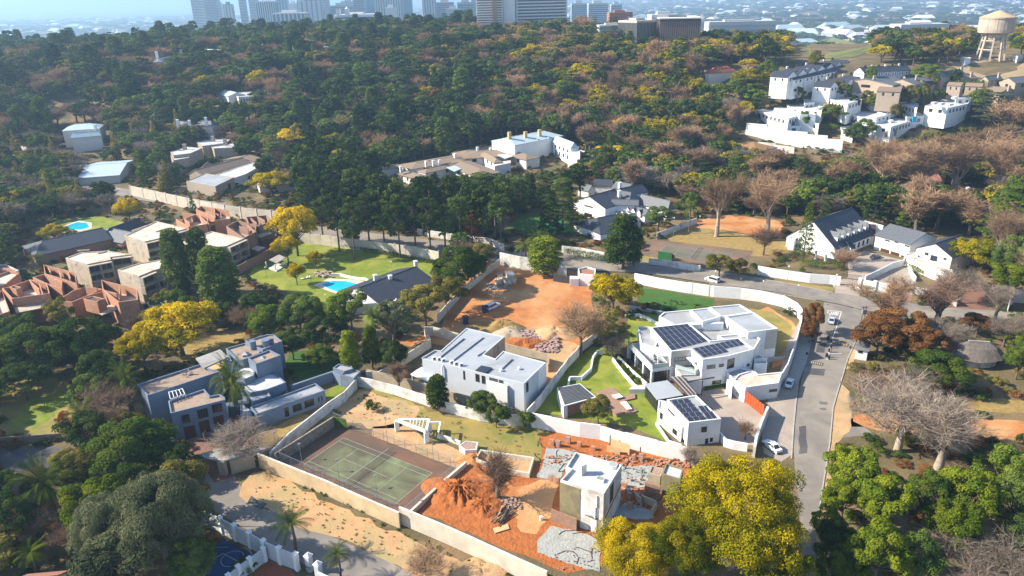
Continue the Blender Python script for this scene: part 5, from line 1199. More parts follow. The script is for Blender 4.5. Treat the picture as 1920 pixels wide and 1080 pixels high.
# walls around the two courts
bwall('boundary_wall','white roadside wall right of the shaded trees, west of the driveway',Q11(-110,770,0,790,230,825,480,860,700,875,825,890),3.0,white,seg=9)
bwall('boundary_wall','white wall dividing the big courtyard from the sloping garage drive',Q16(310,575,430,520,560,455,668,425),2.2,white,seg=9)
bwall('boundary_wall','white wall beside the clipped yellow-green hedge at the junction',Q16(262,605,400,630,530,650),3.0,white,pier=.9,pm=white,seg=30)
bwall('boundary_wall','curved white wall at the foot of the terrace shrubs',Q16(715,490,740,540,775,585),1.6,white,thk=.35)
bwall('boundary_wall','white wall by the brick driveway right of the junction trees',Q16(730,670,900,700,1100,750,1160,790),2.4,white_old,seg=9)
bwall('boundary_wall','white garden wall at the right edge beside the road',Q16(1640,790,1690,700,1900,715),4.0,white,seg=9)
gg=empty('slatted_gate',G(*Q16(560,700)[0]),'tall slatted drive gate between the junction hedge and brick driveway','gate');a,e_=G(*Q16(560,705)[0]),G(*Q16(690,715)[0])
for i in range(14):q=a+(e_-a)*(i/13);m=MB();m.beam((q.x,q.y,0),(q.x,q.y,2.4),.1,m=wood_deck);m.build('slat',wood_deck,gg)
gg=empty('sliding_gate',G(*Q16(90,600)[0]),'low black sliding gate across the courtyard driveway','gate');a,e_=G(*Q16(80,598)[0]),G(*Q16(262,618)[0])
for i in range(18):q=a+(e_-a)*(i/17);m=MB();m.beam((q.x,q.y,0),(q.x,q.y,1.6),.06,m=metal_dark);m.build('bar',metal_dark,gg)
m=MB()
for zz in(.1,1.6):m.beam((a.x,a.y,zz),(e_.x,e_.y,zz),.08,m=metal_dark)
m.build('gate_frame',metal_dark,gg)
# ---- guardhouse, thatched hut
s=Bld('guardhouse','tiny white guardhouse with grey ribbed roof beside the boom gates',(1617,668),'guardhouse')
Q17=Z(1480,560,6.75)
R_=s.P(Q17(855,520,1035,548,1015,660,825,630),3.0);FOOT.append([v3(p)for p in R_])
m=MB();I=inset([v3(p)for p in R_],.35);m.prism(I,s.z0,s.z0+2.7,white);m.build('wall',white,s.o)
m=MB();m.face([(p.x,p.y,s.z0+(2.7 if i>1 else 3.3))for i,p in enumerate(R_)],galv)
for i in range(14):t=(i+.5)/14;a,e_=lerp(R_[0],R_[1],t),lerp(R_[3],R_[2],t);m.beam((a.x,a.y,s.z0+3.34),(e_.x,e_.y,s.z0+2.74),.08,.06,roof_mid)
m.build('roof',roof_mid,s.o);s.win(I[3],I[2],[Q17(876,655)[0]+Q17(925,690)[0]],nx=2)
s=Bld('thatched_hut','thatched rondavel-like hut among bushes at the right',(1835,692),'hut')
Q22=Z(1280,340,3)
m=MB();e0=s.P(Q22(1570,990,1690,1000,1745,985,1690,940,1610,930),2.4)
c0=sum((Vector(p)for p in e0),Vector())/5;
m.prism([(c0.x+4.0*cos(t)*1.15,c0.y+3.0*sin(t))for t in np.linspace(0,2*pi,17)[:-1]],0,2.4,white_old);m.build('wall',white_old,s.o)
rp=[PL(*Q22(1530,888)[0],5.2),PL(*Q22(1625,880)[0],5.6)];m=MB();N=28;rr=random.Random(5)
ring=[(c0.x-.2+(5.6+rr.uniform(-.15,.15))*cos(t)*1.15,c0.y+(4.4+rr.uniform(-.15,.15))*sin(t),2.2+rr.uniform(-.1,.1))for t in np.linspace(0,2*pi,N+1)[:-1]]
ra,rb=Vector((c0.x-2.6,c0.y+.6,5.6)),Vector((c0.x+2.0,c0.y-.4,5.6))
for i in range(N):
 j=(i+1)%N;p,q=Vector(ring[i]),Vector(ring[j]);f=lambda v:ra+(rb-ra)*min(1,max(0,((v.x-c0.x)/8+.5)))
 a,b_=f(p),f(q);pm,qm=(p+a)/2+Vector((0,0,.45)),(q+b_)/2+Vector((0,0,.45))
 m.face([p,q,qm,pm],thatch)
 m.face([pm,qm,b_,a]if(a-b_).length>.01 else[pm,qm,a],thatch)
m.build('thatch_roof',thatch,s.o,smooth_=True);m=MB();m.beam(ra,rb,.5,.35,concrete_grey);m.build('ridge_cap',concrete_grey,s.o)
FOOT.append([(c0.x+5*cos(t),c0.y+4*sin(t))for t in np.linspace(0,6,8)])
# ---- beige villas
Q14=Z(640,230,4)
s=Bld('beige_villas','sprawling beige villa with hipped tan tile roofs and white chimneys',(880,320),'villa')
vw=mat('pale_villa_wall',(.66,.62,.57),.9,(.58,.54,.49))
for v in((145,388,490,345,480,385,5.6,4.0,.8,.8),(180,345,420,310,350,335,5.4,4.0,1,1),(560,300,860,248,640,330,6.4,5.2,1,1),(640,345,900,290,700,365,5.6,4.4,1,.6),(880,285,1040,345,950,385,5.8,4.4,.6,1),(940,205,1220,155,1010,235,6.8,5.2,1,1),(1020,215,1250,200,1060,262,6.8,5.6,1,.6),(1075,220,1165,270,1145,302,7.6,6.0,.6,1),(1200,195,1390,235,1340,270,7.0,5.4,.6,1),(480,360,590,390,560,425,5.0,3.8,.5,.8)):
 g=s.gable(*Q14(*v[:6]),v[6],v[7],vw,tile_tan,hip0=v[8],hip1=v[9],over=.6)
 s.row(g['near'][0],g['near'][1],v[7]-2.1,v[7]-.7,3,.25,nx=1)
W=s.block(Q14(1145,302,1270,282,1270,300,1150,325),5.4,0,vw,None,par=0)
for q in Q14(122,350,305,360,445,330,635,290,690,285,735,282,852,235,1020,185,1118,190,1215,138):s.chimney(q[0],q[1],8.0,1.1,1.1,3.0,white,.5)
s.slab(Q14(1170,240,1240,235,1290,250,1230,270),6.2,.3,roof_wht,'roof_terrace');s.slab(Q14(790,335,850,320,900,345,850,365),5.0,.3,metal_pale,'roof_light')
# ---- white mansion
s=Bld('white_mansion','white mansion with pale blue-green metal roofs and sandy chimneys',(1020,290),'mansion')
ochre=mat('ochre_plaster',(.58,.40,.20),.9)
g=s.gable(*Q14(1250,110,1520,60,1400,150),12.0,9.5,white,metal_pale,hip0=.4,hip1=.6)
for(a_,w0)in((Q14(1370,150)[0],1.),(Q14(1470,145)[0],1.),(Q14(1555,130)[0],1.)):
 p=PL(a_[0],a_[1],s.z0+8.5);n_=g['n'];d_=g['d'];R0=p-n_*6;R1=p+n_*.5
 k=s.gable(None,None,None,10.4,8.0,white,metal_pale,over=.4,world=(R0,R1,3.0,1))
 s.row(k['end1'][0],k['end1'][1],5.2,6.8,1,.3,nx=2);s.row(k['end1'][0],k['end1'][1],1.8,3.4,1,.3,nx=2)
s.gable(*Q14(1240,110,1330,120,1330,160),10.8,8.6,ochre,metal_pale)
g=s.gable(*Q14(1610,100,1745,150,1700,180),10.4,7.6,white,metal_pale,hip1=.35)
s.row(g['near'][0],g['near'][1],4.8,6.4,4,.3,nx=2);s.row(g['near'][0],g['near'][1],1.2,3.2,4,.3,nx=2)
for q,hh in((Q14(1260,72)[0],15),(Q14(1380,70)[0],14),(Q14(1487,55)[0],14)):s.chimney(q[0],q[1],hh,1.6,1.6,5.5,ochre,.5)
s.block(Q14(1700,175,1780,180,1790,235,1700,225),6.0,0,white,roof_wht)
bwall('boundary_wall','white garden wall right of the white mansion',Q14(1790,205,1860,225,1900,250),3.0,white_old)
# ---- left houses
Q15=Z(0,180,3.692)
s=Bld('long_roofed_villa','taupe-roofed villa with white flat wings above the cream street wall',(410,350),'house')
s.gable(*Q15(1345,512,1680,425,1420,545),7.0,4.6,tan_wall,tile_tan,hip0=0);s.gable(*Q15(1660,425,1730,405,1800,460),6.8,4.6,tan_wall,tile_tan);s.gable(*Q15(1400,490,1440,455,1470,480),6.8,5,tan_wall,tile_tan)
W=s.block(Q15(1288,590,1420,535,1620,562,1490,625),5.0,0,tan_wall,roof_gry,par=.3);s.win(W[3],W[2],[Q15(1575,610)[0]+Q15(1600,645)[0]],nx=1)
W=s.block(Q15(1495,545,1650,490,1780,450,1810,480,1700,540,1610,570),4.2,0,vw,roof_wht,par=.3);s.row(W[4],W[3],.8,2.6,5,.5,nx=1)
s.slab(Q15(1625,595,1700,580,1740,600,1640,620),1.2,.3,cream,'terrace')
s=Bld('white_villa','white villa with pale hipped roofs among trees at the left',(155,260),'villa')
g=s.gable(*Q15(520,195,625,188,470,240),11.0,8.6,vw,metal_pale,hip0=.7,hip1=.7);g=s.gable(*Q15(500,255,680,240,430,290),8.6,6.0,vw,metal_pale,hip0=.5,hip1=.5)
s.row(g['near'][0],g['near'][1],3.2,5.0,5,.3,nx=2)
s.gable(*Q15(400,135,500,130,550,175),8.5,6.2,vw,mat('blue_tile',(.17,.2,.25)),hip0=.7,hip1=.7);s.chimney(*Q15(655,200)[0],11,1.3,1.3,3,white)
s=Bld('modern_villa','flat-roofed taupe villa with broad chimneys left of the long hedge',(330,290),'house')
for pts,hh in((Q15(1360,318,1480,295,1600,300,1560,325,1400,345),4.5),(Q15(1440,335,1640,325,1640,355,1480,362),3.6),(Q15(1180,385,1290,350,1400,360,1320,395,1200,410),4.5),(Q15(1180,410,1300,392,1310,425,1200,445),3.0)):s.block(pts,hh,0,tan_wall,roof_wht,par=.3)
for q in Q15(1470,280,1555,300,1275,335):s.chimney(q[0],q[1],7.5,1.8,1.4,3.5,tan_wall)
s=Bld('pale_roofed_house','low house with pale sheet roof behind the spreading bare tree',(215,335),'house')
s.gable(*Q15(600,480,880,460,660,560),6.0,3.6,vw,metal_pale);s.gable(*Q15(470,480,600,470,520,500),5.5,3.4,vw,metal_pale)
s=Bld('red_roofed_house','long low red-roofed house at the left edge',(30,300),'house');s.gable(*Q15(-60,445,225,412,100,470),5.2,3.2,vw,tile_terra);s.chimney(*Q15(97,412)[0],6.2)
s=Bld('red_roofed_house','small faded red roof among dark trees at the left edge',(45,260),'house');s.gable(*Q15(100,300,200,315,160,340),6,4,vw,tile_terra);s.gable(*Q15(90,255,160,260,140,275),6,4,vw,slate_lt)
s=Bld('white_gabled_manor','white manor with tall chimneys deep in the woods',(290,236),'manor')
s.gable(*Q15(1215,170,1300,180,1260,200),9,6.5,vw,slate_lt,hip0=.5);s.gable(*Q15(1390,170,1460,172,1420,205),9,6.5,vw,slate_lt,hip0=.8,hip1=.8)
for q in Q15(1225,165,1308,170,1422,150):s.chimney(q[0],q[1],12,1.4,1.2,5,white)
s=Bld('tiled_red_house','house with red roof showing at the bottom left corner',(60,1090),'house');s.gable(ZF(30,1085)[0],ZF(110,1078)[0],ZF(70,1110)[0],4.5,3.0,vw,tile_terra)
Q1_=Z(0,0,3)
s=Bld('colonnaded_white_house','long white house with pediment beside the tall dark cypress group',(445,187),'house')
g=s.gable(*Q1_(1265,505,1330,520,1290,545),8.5,6.4,vw,metal_pale,hip0=.6);W=s.block(Q1_(1290,520,1430,515,1430,540,1340,545),6.0,0,vw,roof_wht);s.row(W[3],W[2],3.2,5,5,.4,nx=1)
for nm,lb,pts,mm in(('white_chimneyed_house','grey-roofed house with two tall white chimneys in the dark woods',(885,330,985,310,930,345),metal_pale),('red_roofed_house','long red roof on the wooded skyline at the left',(180,240,290,220,250,245),tile_red),('red_roofed_house','larger faded red roof on the left skyline',(290,225,400,218,350,240),tile_red),('red_roofed_house','orange-red roof low in the left woods',(70,475,190,462,130,490),tile_red),('white_house','pale house showing between cypresses near the skyline',(1145,275,1240,280,1190,300),metal_pale),('white_house','pale low house behind dark trees left of the city',(1650,260,1790,250,1700,280),metal_pale),('white_house','pink-walled house by the left woods',(1390,250,1470,240,1430,270),metal_pale),('white_house','white house end amid bare trees on the left',(540,345,640,335,590,360),vw)):
 s=Bld(nm,lb,((pts[0]+pts[2])/6,pts[5]/3+4),'house');s.gable(*Q1_(*pts),8.5,6.0,vw,mm,hip0=.4,hip1=.4)
 if 'chimney' in nm:
  for q in Q1_(878,290,1017,280):s.chimney(q[0],q[1],13,1.8,1.5,8,white)
  # ---- red roofed house centre right, terracotta roofs at right
Q3_=Z(1280,0,3)
s=Bld('red_roofed_house','bright red tiled house beyond the yellow treetops at centre right',(1355,142),'house');s.gable(*Q3_(150,390,270,380,180,406),8,5.6,vw,tile_red,hip0=.5,hip1=.5);s.gable(*Q3_(200,372,245,370,250,395),8.6,6.4,vw,tile_red,hip0=.5,hip1=.5)
s=Bld('brown_roofed_house','house with brown pyramidal roof behind the bare trees',(1410,290),'house');s.gable(*Q3_(370,795,400,800,480,865),7,4.4,vw,mat('brown_tile',(.30,.17,.08),.8,(.24,.13,.06),scale=2),hip0=1,hip1=1)
s=Bld('terracotta_roofed_house','terracotta-roofed house glimpsed through the bare plane trees',(1800,392),'house')
for v in((1330,970,1440,980,1400,1020),(1200,1010,1290,1030,1260,1060),(1450,1040,1640,1060,1560,1110)):s.gable(*Q3_(*v),6.0,4.0,white_old,tile_terra,hip0=.4,hip1=.4)
s.gable(*ZF(1760,355,1850,368,1830,392),6.5,4.2,white_old,tile_terra);s.block(ZF(1700,345,1760,340,1775,352,1720,358),4,0,white_old,tile_terra)
for q in ZF(1748,338,1815,352):s.chimney(q[0],q[1],7.5,1,1,2.5,white)
# ---- white flat-roofed village
Q13=Z(1400,90,3.692)
grp='white flat-roofed houses of the walled estate'
def wh(label,blocks,base,wins=()):
 s=Bld('white_estate_house',label,base,'house',grp);Ws=[]
 for pts,hh in blocks:
  s.z0=G(sum(p[0]for p in Q13(*pts))/len(Q13(*pts)),sum(p[1]for p in Q13(*pts))/len(Q13(*pts)),hh*.78+.45).z-hh*.78-.45 if Ws else s.z0
  W_=s.block(Q13(*pts),hh*.78,0,white,roof_wht,par=.45);Ws.append(W_)
  zk=G(sum(p[0]for p in Q13(*pts))/len(Q13(*pts)),sum(p[1]for p in Q13(*pts))/len(Q13(*pts)),hh*.78+.45).z-hh*.78-.45;z_=s.z0;s.z0=zk;s.front_rows(W_,hh*.78-2.6,hh*.78-.9);s.z0=z_
 return s,Ws
s,Ws=wh('white flat-roofed house with roof plants at the walled corner of the estate',[((62,430,190,415,370,460,290,490),7.0),((190,415,270,395,440,420,480,460,370,460),6.6),((270,500,400,480,370,540,290,540),4.5),((440,480,510,490,500,525,440,510),5.0)],(1440,225))
s.win(Ws[0][0],Ws[0][3],[Q13(75,450)[0]+Q13(92,500)[0]],nx=1);s.win(Ws[0][3],Ws[0][2],[Q13(312,515)[0]+Q13(330,540)[0]],nx=1)
for k,q in enumerate(Q13(230,430,260,440,300,445,340,460,370,440)):p=PL(q[0],q[1],s.z0+7.5);m=MB();m.box((p.x,p.y,s.z0+6.6),(2.2,1.6,1.0),.4,concrete_grey);m.build('roof_plant',concrete_grey,s.o)
s,Ws=wh('white flat-roofed house with orange wall panel in the middle of the estate',[((485,330,600,320,800,355,700,385),6.8),((270,385,330,380,540,405,520,430,300,410),5.0)],(1560,210))
m=MB();a,e_=s.P(Q13(545,385,640,395),6.0);m.beam((a.x,a.y,s.z0+3),(e_.x,e_.y,s.z0+3),4,5.5,mat('orange_render',(.52,.25,.08),.9));m.build('orange_bay',white,s.o)
s,Ws=wh('white flat-roofed house with shaded glass front behind the dark round tree',[((685,440,860,425,1000,455,900,480,780,475),6.0),((900,440,960,425,1010,435,960,455),5.0)],(1600,240));s.win(Ws[0][0],Ws[0][4],[Q13(690,480)[0]+Q13(750,520)[0]],nx=3)
s,Ws=wh('white flat-roofed house nearest the bare trees, brick patch on its wall',[((790,520,950,475,1150,500,1000,545),6.0),((650,545,760,535,740,580,660,570),3.5)],(1640,262))
for q in Q13(900,505,940,495,960,480,1000,500):p=PL(q[0],q[1],s.z0+7);m=MB();m.box((p.x,p.y,s.z0+5.9),(2.5,1.8,1.3),.4,white);m.build('roof_plant',white,s.o)
m=MB();a,e_=s.P(Q13(970,575,1035,565),3.5);m.beam((a.x,a.y,s.z0+2),(e_.x,e_.y,s.z0+2),1.0,3.4,red_brick);m.build('brick_patch',red_brick,s.o)
s,Ws=wh('white house with turquoise door and stepped roofs in the estate',[((1050,375,1130,368,1190,385,1180,415),5.0),((1080,450,1180,440,1230,470,1110,480),4.0),((980,385,1040,378,1060,395,1000,405),5)],(1705,210))
m=MB();a,e_=s.P(Q13(1152,475,1178,475),3.0);m.beam((a.x,a.y,s.z0+1.6),(e_.x,e_.y,s.z0+1.6),.6,3.0,mat('turquoise_paint',(.02,.35,.60),.6));m.build('door',white,s.o)
s,Ws=wh('white house with wide flat roof and plant boxes at the right of the estate',[((1235,400,1390,345,1420,330,1560,350,1530,385,1390,415),6.5),((1420,330,1530,330,1560,345,1450,350),7.5)],(1770,210))
for q in Q13(1300,375,1350,380,1410,385,1440,340):p=PL(q[0],q[1],s.z0+7.4);m=MB();m.box((p.x,p.y,s.z0+6.4),(3,1.8,1.1),.4,white);m.build('roof_plant',white,s.o)
s,Ws=wh('low white house with pale roofs behind the tan houses',[((730,310,800,305,960,325,900,340),5.0),((395,355,480,350,470,375,400,385),4.0)],(1630,180))
bwall('boundary_wall','tall white estate wall with orange brick recesses',Q13(0,515,140,545,280,575,420,600,560,625,670,640),7.0,white,seg=13,jit=.4,cat='wall')
bwall('boundary_wall','lower white wall below the estate road',Q13(80,650,200,670,330,700),5.0,white_old,seg=12)
for k,q in enumerate(Q13(270,615,430,640,610,670,90,580)):
 p=G(*q);m=MB();m.box((p.x,p.y,p.z),(3.6,.8,4.2),-.35,red_brick);o=m.build('brick_buttress',red_brick);tag(o,['orange brick buttress second along the estate wall','orange brick buttress in the middle of the estate wall','orange brick buttress at the bare-tree end of the estate wall','orange brick buttress nearest the shrub-covered estate corner'][k],'buttress','orange brick buttresses of the estate wall')
sheet('estate_road',Q13(0,560,200,620,420,690,400,700,160,650,-20,590),concrete_lt,1)
# ---- dark-roofed terraces
grp='white terraced houses with dark roofs'
def terr(label,a,b_,n,eave,hr,he,base,ht=None,nm='terraced_house',wm=None,rm=None,width=None):
 A_,B_=ZP(a),ZP(b_)
for row,(a,b_,n,e,hr,he)in enumerate((((225,165),(670,75),7,(215,190),9.5,6.5),((270,185),(700,100),6,(300,235),8.0,5.2),((520,235),(800,180),5,(560,275),9.0,6.2),((780,135),(1110,118),7,(850,165),9,6.2),((240,205),(390,215),1,(330,240),9,6.5))):
 a,b_=Q13(*a)[0],Q13(*b_)[0];zb=G((a[0]+b_[0])/2,(a[1]+b_[1])/2+1,hr).z-hr
 RA,RB=PL(*a,zb+hr),PL(*b_,zb+hr);dv=(RB-RA);dv.z=0;L_=dv.length;dd=dv.normalized();nn=Vector((-dd.y,dd.x,0))
 for k in range(n):
  c0=RA+dd*(L_*(k+.5)/n);rx=['beyond the yellow trees','in the second row','facing the estate trees','nearest the water tower','as the end block'][row]
  lab='white terraced house with dark slate roof %s, %s'%(rx,['first of its row','second of its row','third of its row','fourth of its row','fifth of its row','sixth of its row','seventh of its row'][k])
  pj=proj((c0.x,c0.y,zb));s=Bld('terraced_house',lab,(pj[0],pj[1]),'house',grp,z0=zb);s.set=True
  hw=L_/n*.47;R0,R1=(c0-dd*hw,c0+dd*hw)if row!=4 else(c0-dd*hw,c0+dd*hw)
  if row in(0,2):
   R0,R1=c0-nn*5.5-dd*hw*.0,c0+nn*5.5;g=s.gable(None,None,None,hr,he,white,slate,over=.3,world=(R0,R1,hw,1))
   s.row(g['end0'][0],g['end0'][1],he-2.2,he-.8,2,.3,nx=1);s.row(g['near'][0],g['near'][1],he-2.2,he-.8,2,.2,nx=1)
  else:
   g=s.gable(None,None,None,hr,he,white,slate,over=.3,world=(R0,R1,5.0,1));s.row(g['far'][0],g['far'][1],he-2.2,he-.8,2,.3,nx=1);s.row(g['near'][0],g['near'][1],he-2.2,he-.8,2,.3,nx=1)
  m=MB();q=R1-(R1-R0).normalized()*.8;m.box((q.x,q.y,zb+hr-1.2),(1.1,.8,2.4),0,white if k%2 else metal_dark);m.build('chimney',white,s.o)
  # ---- tan houses
grp='tan gabled houses below the water tower'
for lab,gl in(('tan house with twin steep gables beside the dark-roofed terraces',((830,215,885,205,860,290,9.5,7,0),(900,200,1010,190,960,240,9.5,7,0),(920,260,1080,265,960,300,6,5.4,0))),('tan house with dark slate gable at the centre of its group',((1075,215,1180,200,1200,250,9.5,6.8,0),(1090,190,1230,170,1150,205,9.5,6.8,0))),('tan house with a small solar panel roof beside it',((1330,165,1490,145,1380,190,9.5,6.6,0),(1200,215,1290,205,1250,235,6,4,0))),('tan hipped house just below the reservoir grounds',((1480,185,1560,180,1500,215,7.5,5.2,1),(1400,235,1500,240,1450,260,5,3.6,0))),('tan house with dark roof and yellow chimney',((1650,195,1750,185,1700,225,8.5,6,0),(1520,240,1640,245,1560,265,5.2,3.6,0))),('tan house at the right edge with long slate roof',((1810,205,1990,190,1870,245,9.5,6.6,0),)),('low tan-roofed house below the yellow chimney',((1650,260,1820,275,1700,300,6,4,0),))):
 s=Bld('tan_house',lab,(Q13(gl[0][0],gl[0][5]+30)[0]),'house',grp)
 for v in gl:
  g=s.gable(*Q13(*v[:6]),v[6],v[7],tan_wall,slate_lt if v[7]>5.5 else tile_tan,hip0=v[8],hip1=v[8],over=.4);s.row(g['near'][0],g['near'][1],v[7]-2.4,v[7]-.9,2,.2,nx=1);s.row(g['end0'][0],g['end0'][1],v[7]-2.4,v[7]-.9,1,.2,nx=1)
 q=Q13(gl[0][2],gl[0][3]-12)[0];s.chimney(q[0],q[1],gl[0][6]+1.8,1.2,1.2,3,tan_wall)
 if 'solar' in lab:panel_grid(s,Q13(1205,205,1260,203,1262,222,1210,226),6.6,4,2)
 # ---- water tower
b_=G(1855,112)
w=empty('water_tower',b_,'tall concrete water tower with conical cap on slender legs','water tower')
conc_t=mat('tower_concrete',(.50,.42,.33),.9,(.40,.33,.26),scale=.3,stain=(.30,.25,.20),stain_scale=.12,stain_w=.42)
dpt=proj(b_)[2];R_=29/CAM_F*dpt;top=PL(1868,27,0)
Ht=33.0*dpt/520
zt=lambda f:b_.z+Ht*f
prof=[(.52,.42),(.60,.52),(.98,.56),(1.0,.62),(1.0,.84),(1.04,.845),(1.04,.865),(.98,.87)]
m=MB();N=36
for i in range(len(prof)-1):
 for k in range(N):
  t0,t1=2*pi*k/N,2*pi*(k+1)/N;(r0,z0),(r1,z1)=prof[i],prof[i+1]
  m.face([(b_.x+R_*r0*cos(t0),b_.y+R_*r0*sin(t0),zt(z0)),(b_.x+R_*r0*cos(t1),b_.y+R_*r0*sin(t1),zt(z0)),(b_.x+R_*r1*cos(t1),b_.y+R_*r1*sin(t1),zt(z1)),(b_.x+R_*r1*cos(t0),b_.y+R_*r1*sin(t0),zt(z1))],conc_t)
m.build('tank',conc_t,w)
m=MB();m.tube((b_.x,b_.y,zt(.87)),(b_.x,b_.y,zt(1.0)),R_*1.02,.4,n=36,m=mat('tower_cap',(.56,.40,.24),.9));m.build('cap',conc_t,w)
m=MB()
for i in range(12):t=2*pi*i/12;m.beam((b_.x+R_*1.0*cos(t),b_.y+R_*1.0*sin(t),zt(.62)),(b_.x+R_*1.0*cos(t),b_.y+R_*1.0*sin(t),zt(.84)),.25,m=conc_t)
m.build('tank_rib',conc_t,w)
for i in range(8):
 t=2*pi*(i+.3)/8;m=MB();m.beam((b_.x+R_*.80*cos(t),b_.y+R_*.80*sin(t),b_.z-.5),(b_.x+R_*.60*cos(t),b_.y+R_*.60*sin(t),zt(.53)),1.0,1.0,conc_t);m.build('leg',conc_t,w)
for zf in(.22,.40):
 m=MB();r_=R_*(.80-.38*zf)
 for i in range(8):t,t2=2*pi*(i+.3)/8,2*pi*(i+1.3)/8;m.beam((b_.x+r_*cos(t),b_.y+r_*sin(t),zt(zf)),(b_.x+r_*cos(t2),b_.y+r_*sin(t2),zt(zf)),.6,.7,conc_t)
 m.build('ring_beam',conc_t,w)
for q,lab in((Q3_(1590,340)[0],'small white hut at the foot of the water tower'),(Q3_(1885,325)[0],'low white building right of the water tower')):
 s=Bld('white_hut',lab,q,'hut');s.block([(q[0]-9,q[1]-6),(q[0]+2,q[1]-7),(q[0]+11,q[1]-5),(q[0],q[1]-3)],3,0,white,roof_wht,par=.2)
 # ================================================================ CITY AND OFFICE BLOCKS
def tower(name,label,px0,px1,ytop,ybase,depth,m,floors=0,cols=0,gm=None,dy=0.0,group=None,fac=None,cat='office block',dm=None):
 """a block whose front spans pixels px0..px1; foot at row ybase on the terrain, roof seen at row ytop"""
 a=G((px0+px1)/2,ybase)
 if depth:
  d=ray((px0+px1)/2,(ytop+ybase)/2);t=depth/d.y;a=Vector((d.x*t,depth,T(d.x*t,depth)))
 dw=proj(a)[2];wdt=(px1-px0)/CAM_F*dw
 c=ray((px0+px1)/2,ytop);t=a.y/c.y;ztop=CAM_H+c.z*t;zb=a.z-3
 s=Bld.__new__(Bld);s.z0=zb;s.set=True;s.o=empty(name,(a.x,a.y,zb),label,cat,group)
 co,si=cos(dy),sin(dy);D=dm or wdt*.6
 loc=lambda u,v:(a.x+u*co-v*si,a.y+u*si+v*co)
 W=[loc(-wdt/2,0),loc(wdt/2,0),loc(wdt/2,D),loc(-wdt/2,D)]
 q=MB();q.prism(W,zb,ztop,m);q.build('facade',m,s.o)
 H_=ztop-zb;gm=gm or glass_blue
 if floors:
  fh=min(3.6,H_/floors);n=int(H_/fh)
  for side,(A_,B_)in enumerate(((W[0],W[1]),(W[1],W[2])if a.x<0 else(W[3],W[0]))):
   A2,d2,n2,L2=s.frame_on(A_,B_)
   if cols:
    ncol=max(2,int(cols*L2/wdt))
    for k in range(ncol):
     q=MB();u0,u1=L2*(k+.18)/ncol,L2*(k+.82)/ncol;p0,p1=A2+d2*u0+n2*.15,A2+d2*u1+n2*.15
     q.prism([p0[:2],p1[:2],(p1+n2*.1)[:2],(p0+n2*.1)[:2]],zb+4,ztop-1.5,gm);q.build('window_strip',gm,s.o)
   else:
    for k in range(n):
     q=MB();z0=zb+fh*k+1.0;p0,p1=A2+d2*(L2*.03)+n2*.15,A2+d2*(L2*.97)+n2*.15
     if z0+fh*.5>ztop:continue
     q.prism([p0[:2],p1[:2],(p1+n2*.1)[:2],(p0+n2*.1)[:2]],z0,z0+fh*.5,gm,bottom=True);q.build('window_band',gm,s.o)
 q=MB();I=[loc(u*wdt,v*D)for u,v in((-.25,.3),(.2,.3),(.2,.7),(-.25,.7))];q.prism(I,ztop+.01,ztop+min(5,H_*.06),m);q.build('plant_room',m,s.o)
 return s,W,ztop,dw
bw_=mat('pale_tower',(.55,.56,.58),.7);bw2=mat('white_tower',(.70,.70,.70),.7);gy_t=mat('grey_tower',(.42,.46,.50),.6);br_t=mat('tan_tower',(.52,.48,.45),.8)
glf=mat('far_blue_glass',(.17,.27,.36),.25,(.13,.22,.30),scale=.05,spec=.7)
# big white office pair
tower('white_office_block','wide white office block with dark glazed bands, largest on the skyline',968,1064,-14,46,830,bw2,14,0,gm=mat('band_glass',(.10,.12,.14),.3),dy=.12,dm=30)
tower('white_office_slab','slim white tower with horizontal fins joined to the largest block',893,942,-20,52,815,bw2,18,0,gm=mat('band_glass2',(.16,.18,.19),.4),dy=-.1,dm=34)
tower('white_office_slab','bright white windowless core between the two office blocks',944,966,-20,50,822,white,0,0,dm=20)
tower('brown_lift_shaft','brown lift tower strip on the white slab',924,931,-20,48,806,mat('brown_panel',(.38,.25,.14),.8),0,0,dm=6,cat='tower')
# brown finned office
fin=mat('brown_fins',(.21,.15,.125),.8);
s,W,zt_,dw_=tower('finned_office','dark office block with pale roofline and vertical brown fins',1238,1312,36,78,585,mat('dark_facade',(.07,.06,.06),.6),4,20,gm=fin,dy=-.12,dm=40)
s2,W2,_,_=tower('finned_office','lighter end of the finned office with narrow windows',1188,1236,38,74,590,mat('pale_fins',(.50,.46,.40),.8),4,14,gm=metal_dark,dy=.55,dm=22)
tower('glass_office_end','dark glass corner at the left end of the finned office',1177,1188,37,72,600,glass,0,0,dm=20)
q=MB();q.prism([(x,y)for x,y in inset(W,-1.0)],zt_+.3,zt_+1.2,white,bottom=True);q.build('roof_edge',white,s.o)
tower('roof_pavilion','pale plant room set on the finned office roof',1222,1275,27,36,605,bw_,0,0,dm=18,cat='plant room')
tower('low_office','low flat pale office beside the finned block',1124,1176,47,56,640,br_t,2,0,dm=20)
tower('low_warehouse','long low pale building behind the bare trees right of the finned office',1330,1455,40,52,680,bw_,2,0,gm=gy_t,dm=16)
tower('low_warehouse','distant flat white shed among yellow trees',1690,1780,45,52,660,bw_,0,0,dm=20)
tower('red_roofed_block','low red-roofed building left of the finned office',1143,1186,23,34,780,tile_terra,0,0,dm=20)
